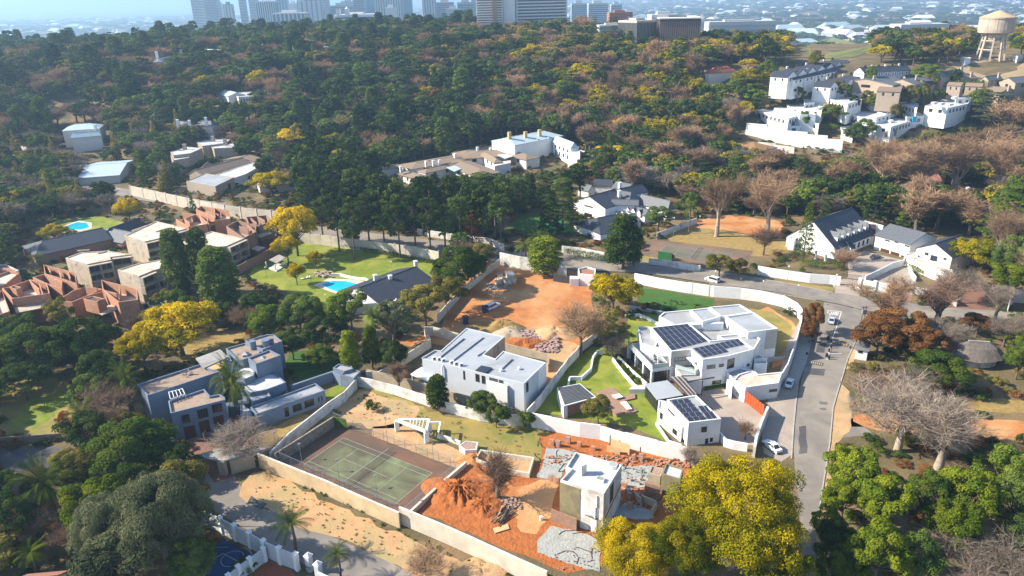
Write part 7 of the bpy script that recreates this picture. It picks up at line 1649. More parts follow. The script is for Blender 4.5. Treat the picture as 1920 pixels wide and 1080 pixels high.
TR=[('umbrella_big',1388,955,262,20,'huge yellow-green autumn tree in the bottom foreground beside the side road',L_yelgr),('umbrella_big',1290,1020,150,15,'lower lobe tree left of the huge yellow-green autumn tree',L_yelgr),('umbrella_big',1195,1035,165,12,'yellow autumn tree at the frame bottom below the gutted house',L_yellow),('umbrella',1450,1040,150,15,'yellow-green autumn tree right behind the huge one at the road',L_yelgr),('umbrella',330,600,165,15,'wide golden autumn tree above the blue-grey house',L_yellow),('umbrella',262,640,95,13,'smaller golden autumn tree leaning left of the wide golden one',L_yellow),('umbrella',549,412,98,20,'tall golden autumn tree at the corner of the pool garden',L_yellow),('umbrella',535,455,60,12,'lower golden crown beneath the tall golden autumn tree',L_yellow),('umbrella',553,505,42,8,'small golden tree in front of the pool',L_yellow),('umbrella',590,480,36,7,'smallest golden tree on the pool lawn',L_yellow),('umbrella',1150,535,110,13,'round bright golden tree on the orange site boundary',L_yellow),('umbrella',237,385,56,12,'golden tree in front of the cream street wall',L_yellow),('umbrella',98,430,55,8,'yellow-green tree beside the small turquoise pool',L_yelgr),('tall',328,490,62,22,'leftmost tall dark conifer before the concrete shells',L_dark),('tall',375,490,60,22,'middle and hindmost tall dark conifer before the concrete shells',L_dark),('tall',408,520,92,20,'broad front dark conifer above the golden tree',L_dark),('broad',355,580,60,10,'dark shrubby tree under the three tall conifers',L_dark),('broad',50,655,140,14,'big dark evergreen at the left edge below the brick shells',L_dark),('broad',150,640,120,15,'big dark evergreen right of the left edge one, below the shells',L_dark),('broad',20,620,90,12,'dark evergreen partly out of frame below the brick shells',L_dark),('broad',185,690,80,11,'dark evergreen between golden tree and left lawn',L_dark),('broad',110,585,60,11,'olive-topped evergreen touching the red brick shells',L_olive),('broad',40,710,90,10,'low dark evergreen above the left lawn',L_dark),('broad',235,840,165,12,'flat-topped olive evergreen in front of the blue-grey house',L_mid),('broad',170,880,95,10,'olive evergreen beside the flat-topped one',L_olive),('broad',170,950,125,12,'bright yellow-green dense tree at the lower left',L_lime),('broad_big',215,1000,150,15,'grey-green dense tree left of the ball court, front one',L_grey),('broad_big',295,980,190,17,'largest grey-green tree shading the ball court',L_grey),('broad',330,920,140,13,'brownish olive tree leaning over the road end',L_olive),('broad',225,1050,160,13,'grey-green tree at the bottom edge beside the ball court',L_grey),('broad',360,1050,90,9,'dark tree overhanging the blue ball court corner',L_dark),('palm_big',82,905,125,9,'large phoenix palm at the lower left',L_palm),('palm_big',155,775,62,7,'phoenix palm beside the left lawn and rusty bush',L_palm),('palm',545,975,100,7.6,'tall palm on the verge in front of the tennis court wall',L_palm),('palm',632,1032,72,6,'shorter palm beside the road at the bottom',L_palm),('palm_big',434,712,78,11,'palm rising in front of the blue-grey house',L_palm),('palm_big',233,715,60,11,'slender palm at the left end of the blue-grey house',L_palm),('palm',55,1030,80,5,'low yellow-green palm near the bottom left corner',L_lime),('palm',697,585,48,14,'palm emerging between dark trees beside the pool house',L_palm),('palm',68,480,40,7,'palm behind the red brick shells at the left',L_palm),('bare',450,818,150,8,'spreading leafless tree over the entrance gateway',L_twig3),('bare',205,745,110,11,'twisted leafless tree on the left lawn edge',L_twig),('bare',120,1000,90,7,'dim leafless shrubby tree at the lower left',L_twig),('bare_vase',932,885,112,10,'round vase-shaped leafless tree on the red soil',L_twig),('bare',1090,595,115,17,'big leafless tree with long limbs by the curved dividing wall',L_twig2),('broad',1140,612,78,12,'grey-brown thinly leaved tree under the round golden tree',L_olive),('bare',1150,635,70,9,'leafless tree beside the grey-brown one at the lawn edge',L_twig3),('bare_tall',745,700,50,8,'slim leafless saplings in front of the grey house yard',L_twig2),('bare',800,1050,110,6,'leafless shrub at the bottom below the demolition wall',L_twig2),('bare',1296,850,50,6,'small leafless tree against the white annex wall',L_twig3),('bare',1400,800,45,5,'gnarled leafless frangipani in the paved court',L_twig2),('tall',820,735,52,8.5,'dense dark bushy tree against the grey house wall',L_mid),('broad',905,755,62,6.5,'dark-red tinged bushy tree by the grey house stair',L_dark),('broad',930,778,50,5.5,'low dark bush right of the reddish bushy tree',L_mid),('broad',985,788,36,4.5,'yucca-like dark bush at the white wall corner',L_mid),('broad',1122,765,62,6.5,'round olive tree beside the timber deck',L_olive),('tall',1022,478,78,13,'feathery pale green tree on the orange site boundary',L_lime),('tall',1170,452,82,19,'tall green bushy tree by the shaded tennis court',L_mid),('cone',885,435,52,14,'rust-coloured conical conifer by the street',L_rust),('broad',860,500,110,15,'dark tree shading the left side of the orange site',L_mid),('broad',835,545,80,12,'dark tree below the shading one along the orange site',L_olive),('broad',795,565,92,13,'olive-tinged tree beside the slate pool house',L_olive),('broad',905,480,60,11,'olive brown tree top right of the orange site shader',L_olive),('broad',655,575,80,14,'dark evergreen over the pool house corner',L_mid),('broad',735,600,90,14,'blue-grey leaved tree beside the pool house palm',L_grey),('tall',655,660,46,12,'creeper-covered bright green tree left of the yard wall',L_lime),('tall',695,650,42,12,'creeper-covered bright green tree next to the first',L_lime),('broad',735,665,60,9,'dark grey-green tree by the yard wall',L_dark),('broad',500,600,82,10,'light green bushy tree right of the golden tree',L_mid),('broad',560,585,90,12,'dark broad tree in the hollow below the pool lawn',L_dark),('broad',545,640,70,9,'deep green tree behind the blue-grey house',L_dark),('broad',610,620,80,11,'deep green tree between blue-grey house and pool house',L_dark),('broad',600,665,60,6,'feathery green shrub tree on the shaded lawn',L_mid),('broad',480,570,70,9,'dark tree at the foot of the three conifers',L_dark),('bare',455,590,60,8,'leafless tree on the brown bank below the pool lawn',L_twig2),('broad',1600,880,100,12,'yellow-green bushy tree on the right verge',L_lime),('broad',1585,930,90,10,'yellow-green bushy tree lower on the right verge',L_lime),('broad',1665,945,115,13,'bright green leafy tree at the lower right',L_lime),('broad',1650,1035,120,12,'bright green leafy tree at the bottom right of the road',L_lime),('broad',1600,1060,70,8,'small green tree at the bottom verge',L_mid),('broad',1740,930,100,11,'green tree in the middle of the lower right thicket',L_mid),('broad',1820,930,120,12,'yellow-green tree in the lower right thicket',L_lime),('broad',1790,985,110,11,'yellow-green tree above the grey leafless crown',L_lime),('broad',1885,880,110,11,'mid green tree at the right edge of the thicket',L_mid),('broad',1556,1065,80,10,'dark bushy tree closing off the side road at the frame bottom',L_mid),('broad',1550,980,60,8,'green bushy tree leaning over the lower side road',L_lime),('broad',1570,1010,70,9,'shaded dark tree on the lower right verge',L_dark),('bare',1845,1055,210,10,'pale grey dense leafless crown in the bottom right corner',L_twig3),('broad',1720,1040,90,10,'dark tree between green tree and grey crown',L_dark),('bare',1700,760,230,17,'enormous pale leafless tree right of the side road',L_twig3,bark_pale),('bare_tall',1775,800,170,16,'pale-trunked leafless tree leaning behind the enormous one',L_twig3,bark_pale),('bare',1640,720,110,11,'leafless thicket tree beside the guardhouse',L_twig),('broad',1690,610,120,11,'russet-leaved tree beside the junction',L_russet),('broad',1650,630,90,10,'russet tree next to the guardhouse power poles',L_russet),('bare_tall',1670,560,100,15,'tall brown leafless tree at the junction',L_twig2),('bare_tall',1765,550,120,16,'dark-limbed leafless tree before the gable-end house',L_twig),('bare',1810,520,80,13,'white-limbed leafless tree over the terrace house',L_twig3,bark_pale),('bare_tall',1875,560,70,12,'pale slender leafless tree at the right edge',L_twig3,bark_pale),('broad',1760,690,110,9,'green scrubby tree beside the thatched hut',L_mid),('broad',1740,640,80,9,'brown-leaved tree above the thatched hut',L_russet),('broad',1915,670,60,10,'green tree at the right edge by the hut',L_mid),('broad',1527,592,48,9,'russet rounded tree at the junction corner',L_russet),('broad',1520,620,42,6,'lower russet tree at the junction corner',L_russet),('bare_tall',1350,368,88,25,'pink-brown leafless plane tree, left of the pair',L_twig2,bark_pale),('bare_tall',1447,368,98,27,'pink-brown leafless plane tree, right of the pair',L_twig2,bark_pale),('bare_tall',1660,298,135,26,'wide pink-brown leafless plane tree below the estate',L_twig2,bark_pale),('bare_tall',1730,305,110,26,'pink-brown leafless plane tree in the middle of the right group',L_twig2,bark_pale),('bare_tall',1800,298,125,27,'pink-brown leafless plane tree above the terracotta roofs',L_twig2,bark_pale),('bare_tall',1880,298,115,26,'pink-brown leafless plane tree at the right edge',L_twig2,bark_pale),('bare',1435,440,60,12,'leafless tree in front of the right plane tree',L_twig),('bare',1585,478,62,8,'pinkish leafless tree in the big courtyard',L_twig2),('cone',1513,432,46,21,'tall Norfolk-type pine before the gabled house',L_mid),('cedar',1905,400,140,24,'huge dense green conifer at the right edge',L_mid),('broad',1890,520,80,12,'yellow-green tree right of the gable-end house',L_lime),('broad',1825,470,90,11,'yellowing tree in front of the gable-end house roof',L_yelgr),('cedar',905,360,110,19,'dark cedar above the rust conifer',L_pine),('cedar',1055,378,85,21,'tall layered cedar left of the white slate house',L_pine),('cedar',1030,400,60,18,'slimmer cedar beside the tall layered one',L_pine),('broad',1235,405,60,10,'round dark tree at the end of the white slate house',L_dark),('palm',1295,385,40,12,'palm beside the white slate house garden',L_palm),('broad',1350,495,60,8,'olive tree by the main road beside the shaded court',L_olive),('broad',1385,500,46,7,'darker olive tree next to it by the main road',L_olive),('palm',985,455,60,9,'palm cluster left of the feathery tree',L_palm),('palm',1008,440,55,10,'second palm behind the feathery tree',L_palm),('umbrella',555,250,88,14,'golden tree in the woods above the long hedge',L_yellow),('umbrella',625,260,62,13,'second golden tree in the woods',L_yelgr),('umbrella',640,290,70,12,'golden tree lower in the woods left of the villas',L_yellow),('umbrella',740,275,50,12,'golden tree behind the beige villas',L_yellow),('umbrella',1155,278,80,10,'golden tree right of the white mansion',L_yellow),('umbrella',505,335,85,13,'round yellow-green tree beside the taupe villa',L_yelgr),('umbrella',1310,260,75,12,'orange-gold tree at the left of the estate wall',L_yellow),('umbrella',1405,140,80,14,'broad golden treetop left of the terraces',L_yelgr),('umbrella',1130,182,70,12,'bright yellow spreading tree at centre',L_yellow),('umbrella',1075,155,90,13,'yellow-green spreading tree crown at upper centre',L_yelgr),('umbrella',1060,135,80,13,'yellow spreading tree beyond the first at upper centre',L_yelgr),('tall',1060,180,66,20,'dark pyramidal tree among the yellow ones',L_dark),('cedar',1550,395,40,14,'dark conifer behind the gabled house',L_dark),('cypress',360,385,20,13,'slim dark cypress before the cream wall',L_dark),('broad',1560,210,60,11,'dark round tree inside the white estate',L_mid),('broad',1625,190,40,8,'olive tree inside the white estate',L_olive),('broad',1655,192,45,8,'second olive tree inside the white estate',L_olive),('cedar',1870,200,110,18,'wide grey cedar right of the estate',L_grey),('broad',1740,135,60,12,'dark round tree between terraces and tan houses',L_mid),]
for i,(x_,y_,w_)in enumerate(((620,290,110),(560,300,60),(740,395,60),(835,360,80),(905,380,100),(1010,335,70),(1130,330,90),(1215,322,70),(1335,345,70),(1035,440,75),(1595,360,90),(355,330,80),(250,295,70),(400,505,70),(690,310,60),(1250,250,90),(1300,225,60),(1450,210,60),(1640,340,80),(820,560,110),(760,600,120),(480,85,80),(150,150,100),(60,200,120),(1230,340,60),(860,195,60))):
 q_=Q13(x_,y_)[0];TR.append(('broad',q_[0],q_[1]-3,w_/3.692*1.3,13,['olive','mid-green','dark'][i%3]+' garden tree '+['behind the orange-panelled estate house','left of the orange-panelled house','in front of the orange-panelled estate house','between two white estate roofs','broadest between the white estate roofs','behind the middle estate roofs','before the twin-gabled tan house','below the central tan house','behind the widest estate roof','before the turquoise door','at the right end of the widest estate roof','under the front terrace row','at the corner of the front terrace row','inside the walled estate corner','under the first tan gables','at the solar-roofed tan house','right of the solar-roofed tan house','below the hipped tan house','below the yellow chimney','at the bare-tree end of the estate wall','hugging the end of the estate wall','behind the farthest terrace row','left of the farthest terraces','at the left end of the terraces','before the central tan house','between terraces and twin tan gables'][i],[L_olive,L_mid,L_dark][i%3]))
for i in range(10):TR.append(('pine',600+i*29,396+(i%3)*9,58,19+i%4,'dark pine %s of the street pine row'%['first','second','third','fourth','fifth','sixth','seventh','eighth','ninth','last'][i],L_pine))
for q in TR:tree(q[0],q[1],q[2],q[3],q[4],q[5],q[6],q[7]if len(q)>7 else None)
# ---- the rest of the woods: a jittered planting over the land, kinds by district, kept off open ground and out of buildings
KEEP=[ZF(240,340,560,400,590,425,560,430,240,370),ZF(55,400,290,400,340,385,540,395,545,420,500,470,480,520,300,540,240,600,0,600,0,530),ZF(262,630,530,625,600,740,545,800,480,830,370,830,265,740),ZF(480,560,820,500,700,470,470,440),ZF(465,520,470,450,600,445,820,470,820,520,690,600,600,560),ZF(640,700,790,610,850,500,1000,470,1110,490,1110,700,1500,560,1510,700,1430,870,1290,1080,700,1080,380,960,380,860,500,800),ZF(1110,480,1560,520,1660,560,1660,600,1500,600,1110,560),ZF(1480,1080,1490,620,1600,620,1590,730,1530,1080),ZF(1400,600,1500,560,1640,560,1640,690,1590,690,1440,1080,1300,1080),ZF(1485,385,1830,430,1840,520,1720,560,1560,560,1480,480),ZF(1090,340,1270,355,1265,450,1130,455,1085,440),ZF(1200,440,1330,400,1480,450,1480,490,1380,500,1200,500),ZF(665,320,870,270,950,245,1090,265,1090,300,960,325,900,325),ZF(345,295,485,290,490,365,345,365),ZF(1415,205,1700,180,1850,180,1850,230,1700,250,1580,285,1415,255),ZF(1440,110,1700,110,1920,140,1920,180,1600,180,1440,180),ZF(1475,75,1600,60,1640,85,1600,108,1500,110),ZF(1780,100,1920,105,1920,140,1800,145),ZF(1835,30,1900,30,1880,115,1835,115),ZF(115,225,200,225,200,280,115,280),ZF(370,255,440,255,440,285,320,300,320,285),ZF(415,165,475,165,475,190,415,190),ZF(165,305,250,305,250,330,165,335),ZF(1185,32,1312,30,1312,66,1185,66),ZF(893,0,1064,0,1064,30,893,45),ZF(1365,245,1580,285,1560,300,1365,262),ZF(1320,120,1390,120,1390,142,1320,142),ZF(1860,620,1780,630,1780,690,1865,690),ZF(0,740,130,720,130,800,0,820),ZF(430,880,760,1000,960,1080,400,1080),ZF(0,840,110,840,110,880,0,885),ZF(960,395,1090,395,1090,440,960,440),ZF(1600,775,1920,770,1920,825,1600,820),ZF(540,300,545,395,480,395,400,380),ZF(340,382,560,418,600,440,640,450,560,430,330,400),ZF(330,610,470,610,470,680,330,680),ZF(160,390,60,400,60,440,210,440)]
DIST=[(ZF(-400,-60,900,-60,900,60,820,230,560,235,300,250,-400,300),[('broad',L_dark,.26,(11,17),(5.5,8.5)),('tall',L_dark,.05,(17,23),(4.5,6)),('pine',L_pine,.09,(15,22),(4.5,6.5)),('cedar',L_pine,.09,(13,19),(5,7)),('bare',L_twig2,.27,(11,15),(6,9)),('cypress',L_dark,.05,(12,17),(1.6,2.2)),('umbrella',L_yelgr,.05,(10,14),(5,7)),('broad',L_olive,.12,(10,15),(4.5,7)),('broad',L_grey,.05,(9,13),(4.5,6)),('broad',L_russet,.05,(9,13),(4.5,6))]),(ZF(600,60,900,60,900,300,560,300,560,200),[('tall',L_dark,.18,(17,24),(4.5,6.5)),('broad',L_dark,.32,(12,17),(5.5,8.5)),('pine',L_pine,.12,(16,22),(4.5,6.5)),('broad',L_olive,.10,(10,14),(4.5,6.5)),('bare',L_twig2,.12,(11,15),(5,8)),('broad',L_grey,.05,(10,13),(4.5,6))]),(ZF(900,-60,1320,-60,1320,300,900,300),[('broad',L_dark,.20,(12,17),(5,7.5)),('bare',L_twig2,.17,(11,16),(6,9)),('umbrella',L_yelgr,.17,(10,13),(5.5,8)),('umbrella',L_yellow,.06,(9,13),(5,7)),('broad',L_olive,.16,(10,15),(4.5,7)),('cedar',L_pine,.10,(14,20),(5,7)),('cypress',L_dark,.04,(11,15),(1.5,2)),('bare_tall',L_twig2,.06,(14,19),(5,7))]),(ZF(1320,-60,2400,-60,2400,170,1320,170),[('umbrella',L_yelgr,.30,(9,13),(5,8)),('umbrella',L_yellow,.09,(9,12),(5,7)),('broad',L_olive,.26,(9,14),(4.5,7)),('broad',L_dark,.12,(10,15),(4.5,7)),('bare',L_twig2,.15,(10,14),(5,8)),('cypress',L_dark,.04,(10,14),(1.6,2.2)),('broad',L_mid,.06,(9,13),(4,6))]),(ZF(1180,165,2400,165,2400,560,1480,560,1480,380,1180,380),[('broad',L_dark,.24,(9,15),(4,6.5)),('broad',L_mid,.18,(8,14),(4,6.5)),('bare_tall',L_twig2,.12,(14,19),(5,7.5)),('bare',L_twig3,.12,(9,14),(4.5,7)),('broad',L_olive,.18,(8,13),(4,6)),('cedar',L_pine,.06,(13,18),(4,6)),('umbrella',L_yelgr,.06,(8,12),(4.5,6.5))]),(ZF(560,330,1090,330,1090,470,560,470),[('pine',L_pine,.50,(18,25),(4.2,6)),('tall',L_dark,.12,(14,20),(3.5,5)),('bare',L_twig,.14,(9,13),(4,6)),('cedar',L_pine,.14,(15,21),(4.5,6)),('broad',L_dark,.10,(7,11),(3.5,5))]),(ZF(-400,250,420,250,420,400,300,420,60,600,-400,600),[('broad',L_dark,.24,(9,14),(4,6)),('cypress',L_olive,.16,(11,16),(2.2,3.2)),('bare',L_twig3,.20,(9,13),(4.5,7)),('cedar',L_pine,.10,(12,17),(4,6)),('broad',L_mid,.12,(7,12),(3.5,5.5)),('umbrella',L_yelgr,.05,(8,11),(4,6)),('broad',L_olive,.13,(8,12),(3.5,5.5))]),(ZF(1560,540,2400,540,2400,830,1560,830),[('bare',L_twig3,.34,(7,12),(4,6)),('broad',L_mid,.22,(4,8),(2.5,4.5)),('broad',L_russet,.16,(6,10),(3.5,5)),('broad',L_olive,.20,(4,8),(2.5,4.5)),('bare_tall',L_twig2,.08,(11,15),(4,5.5))]),(ZF(1500,830,2400,830,2400,1400,1500,1400),[('broad',L_mid,.34,(7,12),(3.5,5.5)),('broad',L_lime,.26,(7,11),(3.5,5.5)),('broad',L_dark,.22,(6,10),(3.5,5)),('bare',L_twig3,.18,(6,10),(3.5,6))]),(ZF(-400,600,420,600,420,1400,-400,1400),[('broad',L_dark,.36,(7,12),(3.5,5.5)),('broad',L_olive,.22,(6,10),(3,5)),('bare',L_twig,.20,(6,10),(3.5,5.5)),('broad',L_mid,.16,(5,9),(3,4.5)),('palm_big',L_palm,.06,(5,7),(3,3.6))]),]
DEF=[('broad',L_dark,.34,(8,13),(4,6)),('bare',L_twig,.20,(8,12),(4,6)),('broad',L_mid,.20,(6,11),(3.5,5.5)),('broad',L_olive,.16,(7,11),(3.5,5.5)),('cedar',L_pine,.10,(12,17),(4,6))]
LM=[('the beige villas',880,320),('the white mansion',1020,290),('the taupe-roofed villa',415,345),('the small left pool',145,428),('the brick apartment shells',120,560),('the concrete apartment shells',300,470),('the pool garden',620,500),('the orange building site',960,580),('the blue-grey house',400,720),('the white slate house',1160,400),('the gabled dormer house',1570,440),('the gable-end house',1770,480),('the walled white estate',1560,240),('the terraced houses',1580,140),('the tan houses',1780,150),('the water tower',1855,112),('the thatched hut',1825,670),('the guardhouse',1617,655),('the big leafless trees',1700,780),('the lower right thicket',1750,980),('the left lawn',60,780),('the phoenix palm',82,905),('the finned office',1240,75),('the white office blocks',980,60),('the colonnaded white house',445,187),('the white villa',155,250),('the upper street wall',400,385),('the shaded tennis court',1290,470),('the red roofed house',1355,140),('the long red-roofed house',30,300),('the flat-roofed taupe villa',350,285),('the centre woodland',760,180),('the left woodland',120,170),('the upper left woodland',250,120),('the bare plane trees',1400,400),('the terracotta roofs',1790,375),('the reservoir grounds',1850,130),('the rough meadow',1560,90),('the estate road',1480,270),('the dark pines street',720,410),('the white church',650,50),('the low pale warehouse',1400,60),('the central yellow trees',1100,165),('the woods behind the mansion',1050,220)]
LMW=[(n,G(x,y))for n,x,y in LM]
ADJ={L_dark.name:'dark',L_mid.name:'mid-green',L_olive.name:'olive-toned',L_grey.name:'grey-green',L_lime.name:'lime-green',L_yellow.name:'golden',L_yelgr.name:'yellow-green',L_rust.name:'rusty',L_russet.name:'russet',L_pine.name:'deep green',L_twig.name:'brown',L_twig2.name:'pinkish brown',L_twig3.name:'pale grey',L_palm.name:'green'}
KN=dict(broad='round-crowned tree',tall='tall dense evergreen',umbrella='spreading autumn tree',pine='high-crowned pine',cedar='layered cedar',cypress='column cypress',cone='conifer',bare='leafless tree',bare_tall='tall leafless tree',bare_vase='leafless tree',palm='palm',palm_big='bushy palm',shrub='shrub')
cand=[]
y=92.0
rnd=random.Random(11)
while y<900:
 st=5.7 if y<190 else(6.6 if y<330 else(8.0 if y<480 else 10.4))
 hw=60+y*.80
 x=-hw
 while x<hw:
  px,py=x+rnd.uniform(-.42,.42)*st,y+rnd.uniform(-.42,.42)*st
  cand.append((px,py));x+=st
 y+=st
OPENB=[(min(p[0]for p in q),max(p[0]for p in q),min(p[1]for p in q),max(p[1]for p in q),q)for q in OPEN+FOOT]
auto=[]
for(x,y)in cand:
 z=T(x,y);P0=proj((x,y,z));
 if not(-160<P0[0]<2080 and P0[1]<1250):continue
 mix=DEF
 for poly,mx in DIST:
  if pip(P0[0],P0[1],poly):mix=mx;break
 w=rnd.random()*sum(m[2]for m in mix);c=mix[-1]
 for m in mix:
  w-=m[2]
  if w<=0:c=m;break
 H=rnd.uniform(*c[3]);R=rnd.uniform(*c[4])*(1.1 if y<330 else(1.22 if y<480 else 1.38))
 if y>400:H*=rnd.uniform(.85,1.3);R*=rnd.uniform(.75,1.25)
 if y<362:
  if any(hypot(x-a,y-b)<r_+R*.5 for a,b,r_ in TREE_POS):continue
 bad=False
 for(x0,x1,y0,y1,q)in OPENB:
  if x0-3<x<x1+3 and y0-3<y<y1+3:
   if pip(x,y,q)or any(pip(x+R*.6*a,y+R*.6*b,q)for a,b in((1,0),(-1,0),(0,1),(0,-1))):bad=True;break
 if bad:continue
 tp=proj((x,y,z+H));rp=R/CAM_F*0+R*CAM_F/max(1,P0[2])
 for sx,sz in((0,.98),(0,.6),(-.7,.7),(.7,.7),(0,.3)):
  q=(P0[0]+sx*rp,P0[1]+(tp[1]-P0[1])*sz)
  if any(pip(q[0],q[1],k)for k in KEEP):bad=True;break
 if bad:continue
 auto.append((x,y,H,R,c,P0))
auto.sort(key=lambda a:a[1])
LN={L_olive.name:'olive_tree',L_russet.name:'russet_tree',L_mid.name:'broadleaf_tree',L_lime.name:'broadleaf_tree'}
LIMIT=285;cnt={};lab_n={};individual,mass=[],[]
for a in auto:
 nm=LN.get(a[4][1].name,SHOW[a[4][0]])if a[4][0]=='broad' else SHOW[a[4][0]]
 if a[1]<640 and cnt.get(nm,0)<LIMIT:cnt[nm]=cnt.get(nm,0)+1;individual.append(a)
 else:mass.append(a)
seen={}
for a in individual:
 x,y,H,R,c,P0=a
 j=min(range(len(LMW)),key=lambda k:hypot(LMW[k][1].x-x,(LMW[k][1].y-y)));g=LMW[j][1];d=hypot(g.x-x,g.y-y)
 rel='beside' if d<16 else('beyond' if y-g.y>abs(x-g.x)*.7 else('before' if g.y-y>abs(x-g.x)*.7 else('left of' if x<g.x else 'right of')))
 size='big' if H>14 else('small' if H<8 else '')
 base='%s%s %s %s %s'%(size+' ' if size else '',ADJ[c[1].name],KN[c[0]],rel,LMW[j][0]);seen.setdefault(base,[]).append((d,a,LMW[j][0]))
ORD=['','second','third','fourth','fifth','sixth','seventh','eighth','ninth','tenth','eleventh','twelfth','thirteenth','fourteenth','fifteenth','sixteenth','seventeenth','eighteenth','nineteenth','twentieth']
for base,L in seen.items():
 L.sort(key=lambda q:q[0])
 for i,(d,a,lm)in enumerate(L):
  x,y,H,R,c,P0=a
  lab=base if len(L)==1 else base.replace('spreading ','').replace('round-crowned ','')+(', nearest it' if i==0 else ', %s nearest it'%(ORD[i]if i<len(ORD)else str(i+1)+'th'))
  plant(c[0],x,y,H,R,lab,c[1],bark_pale if c[1]in(L_twig3,L_twig2)and c[0]=='bare_tall' else None,'trees of the wooded suburb',far=y>235,name=LN.get(c[1].name)if c[0]=='broad' else None)
def scatter(name,label,P,meshes_from,scl_fn,kind='stuff'):
 """one stuff object: plants of real tree shapes over many points, by geometry nodes"""
 me=bpy.data.meshes.new(name);me.from_pydata([(p[0],p[1],p[2])for p in P],[],[])
 rg=np.random.default_rng(len(P));S_=np.array([scl_fn(p)for p in P],np.float32);me.attributes.new('scl','FLOAT_VECTOR','POINT').data.foreach_set('vector',S_.ravel());me.attributes.new('rz','FLOAT','POINT').data.foreach_set('value',rg.uniform(0,6.28,len(P)).astype(np.float32));me.attributes.new('idx','INT','POINT').data.foreach_set('value',rg.integers(0,len(meshes_from),len(P)).astype(np.int32))
 o=bpy.data.objects.new(name,me);link(o);tag(o,label,None,None,kind)
 ng=bpy.data.node_groups.new(name,'GeometryNodeTree');ng.interface.new_socket('Geometry',in_out='INPUT',socket_type='NodeSocketGeometry');ng.interface.new_socket('Geometry',in_out='OUTPUT',socket_type='NodeSocketGeometry')
 gi=ng.nodes.new('NodeGroupInput');go=ng.nodes.new('NodeGroupOutput');mp=ng.nodes.new('GeometryNodeMeshToPoints');iop=ng.nodes.new('GeometryNodeInstanceOnPoints');jn=ng.nodes.new('GeometryNodeJoinGeometry')
 ng.links.new(gi.outputs[0],mp.inputs[0]);ng.links.new(mp.outputs[0],iop.inputs['Points'])
 for src in meshes_from:
  oi=ng.nodes.new('GeometryNodeObjectInfo');oi.inputs['Object'].default_value=src;oi.inputs['As Instance'].default_value=True;oi.transform_space='ORIGINAL';ng.links.new(oi.outputs['Geometry'],jn.inputs[0])
 ng.links.new(jn.outputs[0],iop.inputs['Instance']);iop.inputs['Pick Instance'].default_value=True
 def at(nm,dt):n=ng.nodes.new('GeometryNodeInputNamedAttribute');n.data_type=dt;n.inputs['Name'].default_value=nm;return n.outputs[0]
 ng.links.new(at('idx','INT'),iop.inputs['Instance Index']);ng.links.new(at('scl','FLOAT_VECTOR'),iop.inputs['Scale'])
 cx=ng.nodes.new('ShaderNodeCombineXYZ');ng.links.new(at('rz','FLOAT'),cx.inputs[2]);ng.links.new(cx.outputs[0],iop.inputs['Rotation']);ng.links.new(iop.outputs[0],go.inputs[0])
 md=o.modifiers.new('scatter','NODES');md.node_group=ng;return o
 # far woods, one object for each kind and pigment
FARP={}
def far_src(key,leaf):
 """real trees on the far slope whose shapes the woods repeat"""
 k=(key,leaf.name)
 if k not in FARP:FARP[k]=[o for o in bpy.data.objects if o.type=='MESH' and o.data in[m[0]for m in SPEC[key+'_far']]and(o.material_slots[-1].material==leaf)][:3]
 return FARP[k]
by={}
for a in mass:by.setdefault((a[4][0],a[4][1].name),[]).append(a)
for(key,ln),L in by.items():
 src=far_src(key,MATS[ln])
 if not src:
  a=L.pop(0);src=[plant(key,a[0],a[1],a[2],a[3],'%s %s far out on the wooded ridge'%(ADJ[ln],KN[key]),MATS[ln],far=True)]
 h0,r0=NOM[key+'_far']
 scatter('distant_woodland','far-off %s %s crowns massed on the ridge'%(ADJ[ln],KN[key]),[(a[0],a[1],T(a[0],a[1])-.1,a[2],a[3])for a in L],src,lambda p:(p[4]/r0,p[4]/r0,p[3]/h0))
 # ground cover: scrub, tufts and fallen leaves between the trees
def region_points(n,y0,y1,seed,ok):
 rg=random.Random(seed);out=[]
 while len(out)<n:
  t=rg.random();y=y0+(y1-y0)*t**.8;x=rg.uniform(-1,1)*(50+y*.75);
  if any(b[0]<x<b[1]and b[2]<y<b[3]and pip(x,y,b[4])for b in OPENB):continue
  p=proj((x,y,T(x,y)))
  if not(-40<p[0]<1960 and p[1]<1120)or not ok(p,rg):continue
  out.append((x,y,T(x,y)-.05,rg.uniform(.35,1.0),rg.uniform(.5,1.2)))
 return out
sh=[]
for i,(px,py,lf,lb)in enumerate(((1640,850,L_mid,'green shrub on the right verge beside the leafless giants'),(1585,850,L_olive,'olive shrub at the right verge edge'),(1700,700,L_russet,'dry brown shrub above the clearing'),(130,800,L_rust,'rust-red bush beside the left lawn wall'),(700,768,L_mid,'low green shrub by the dry field edge'),(1480,590,L_dark,'dark shrub inside the boundary bend'))):
 g=G(px,py);o=plant('shrub',g.x,g.y,2.6+(i==3)*1.2,2.0+(i==3)*1,lb,lf);sh.append(o)
nokeep=lambda p,rg:not any(pip(p[0],p[1],k)for k in KEEP[4:10])
for i,(src,n)in enumerate(((sh[0],1300),(sh[1],1500),(sh[2],1300),(sh[5],1200))):
 scatter('undergrowth',['green','olive','dry brown','dark green'][i]+' scrub covering the ground between the trees',region_points(n,88,460,50+i,nokeep),[src],lambda p:(p[4],p[4],p[3]))
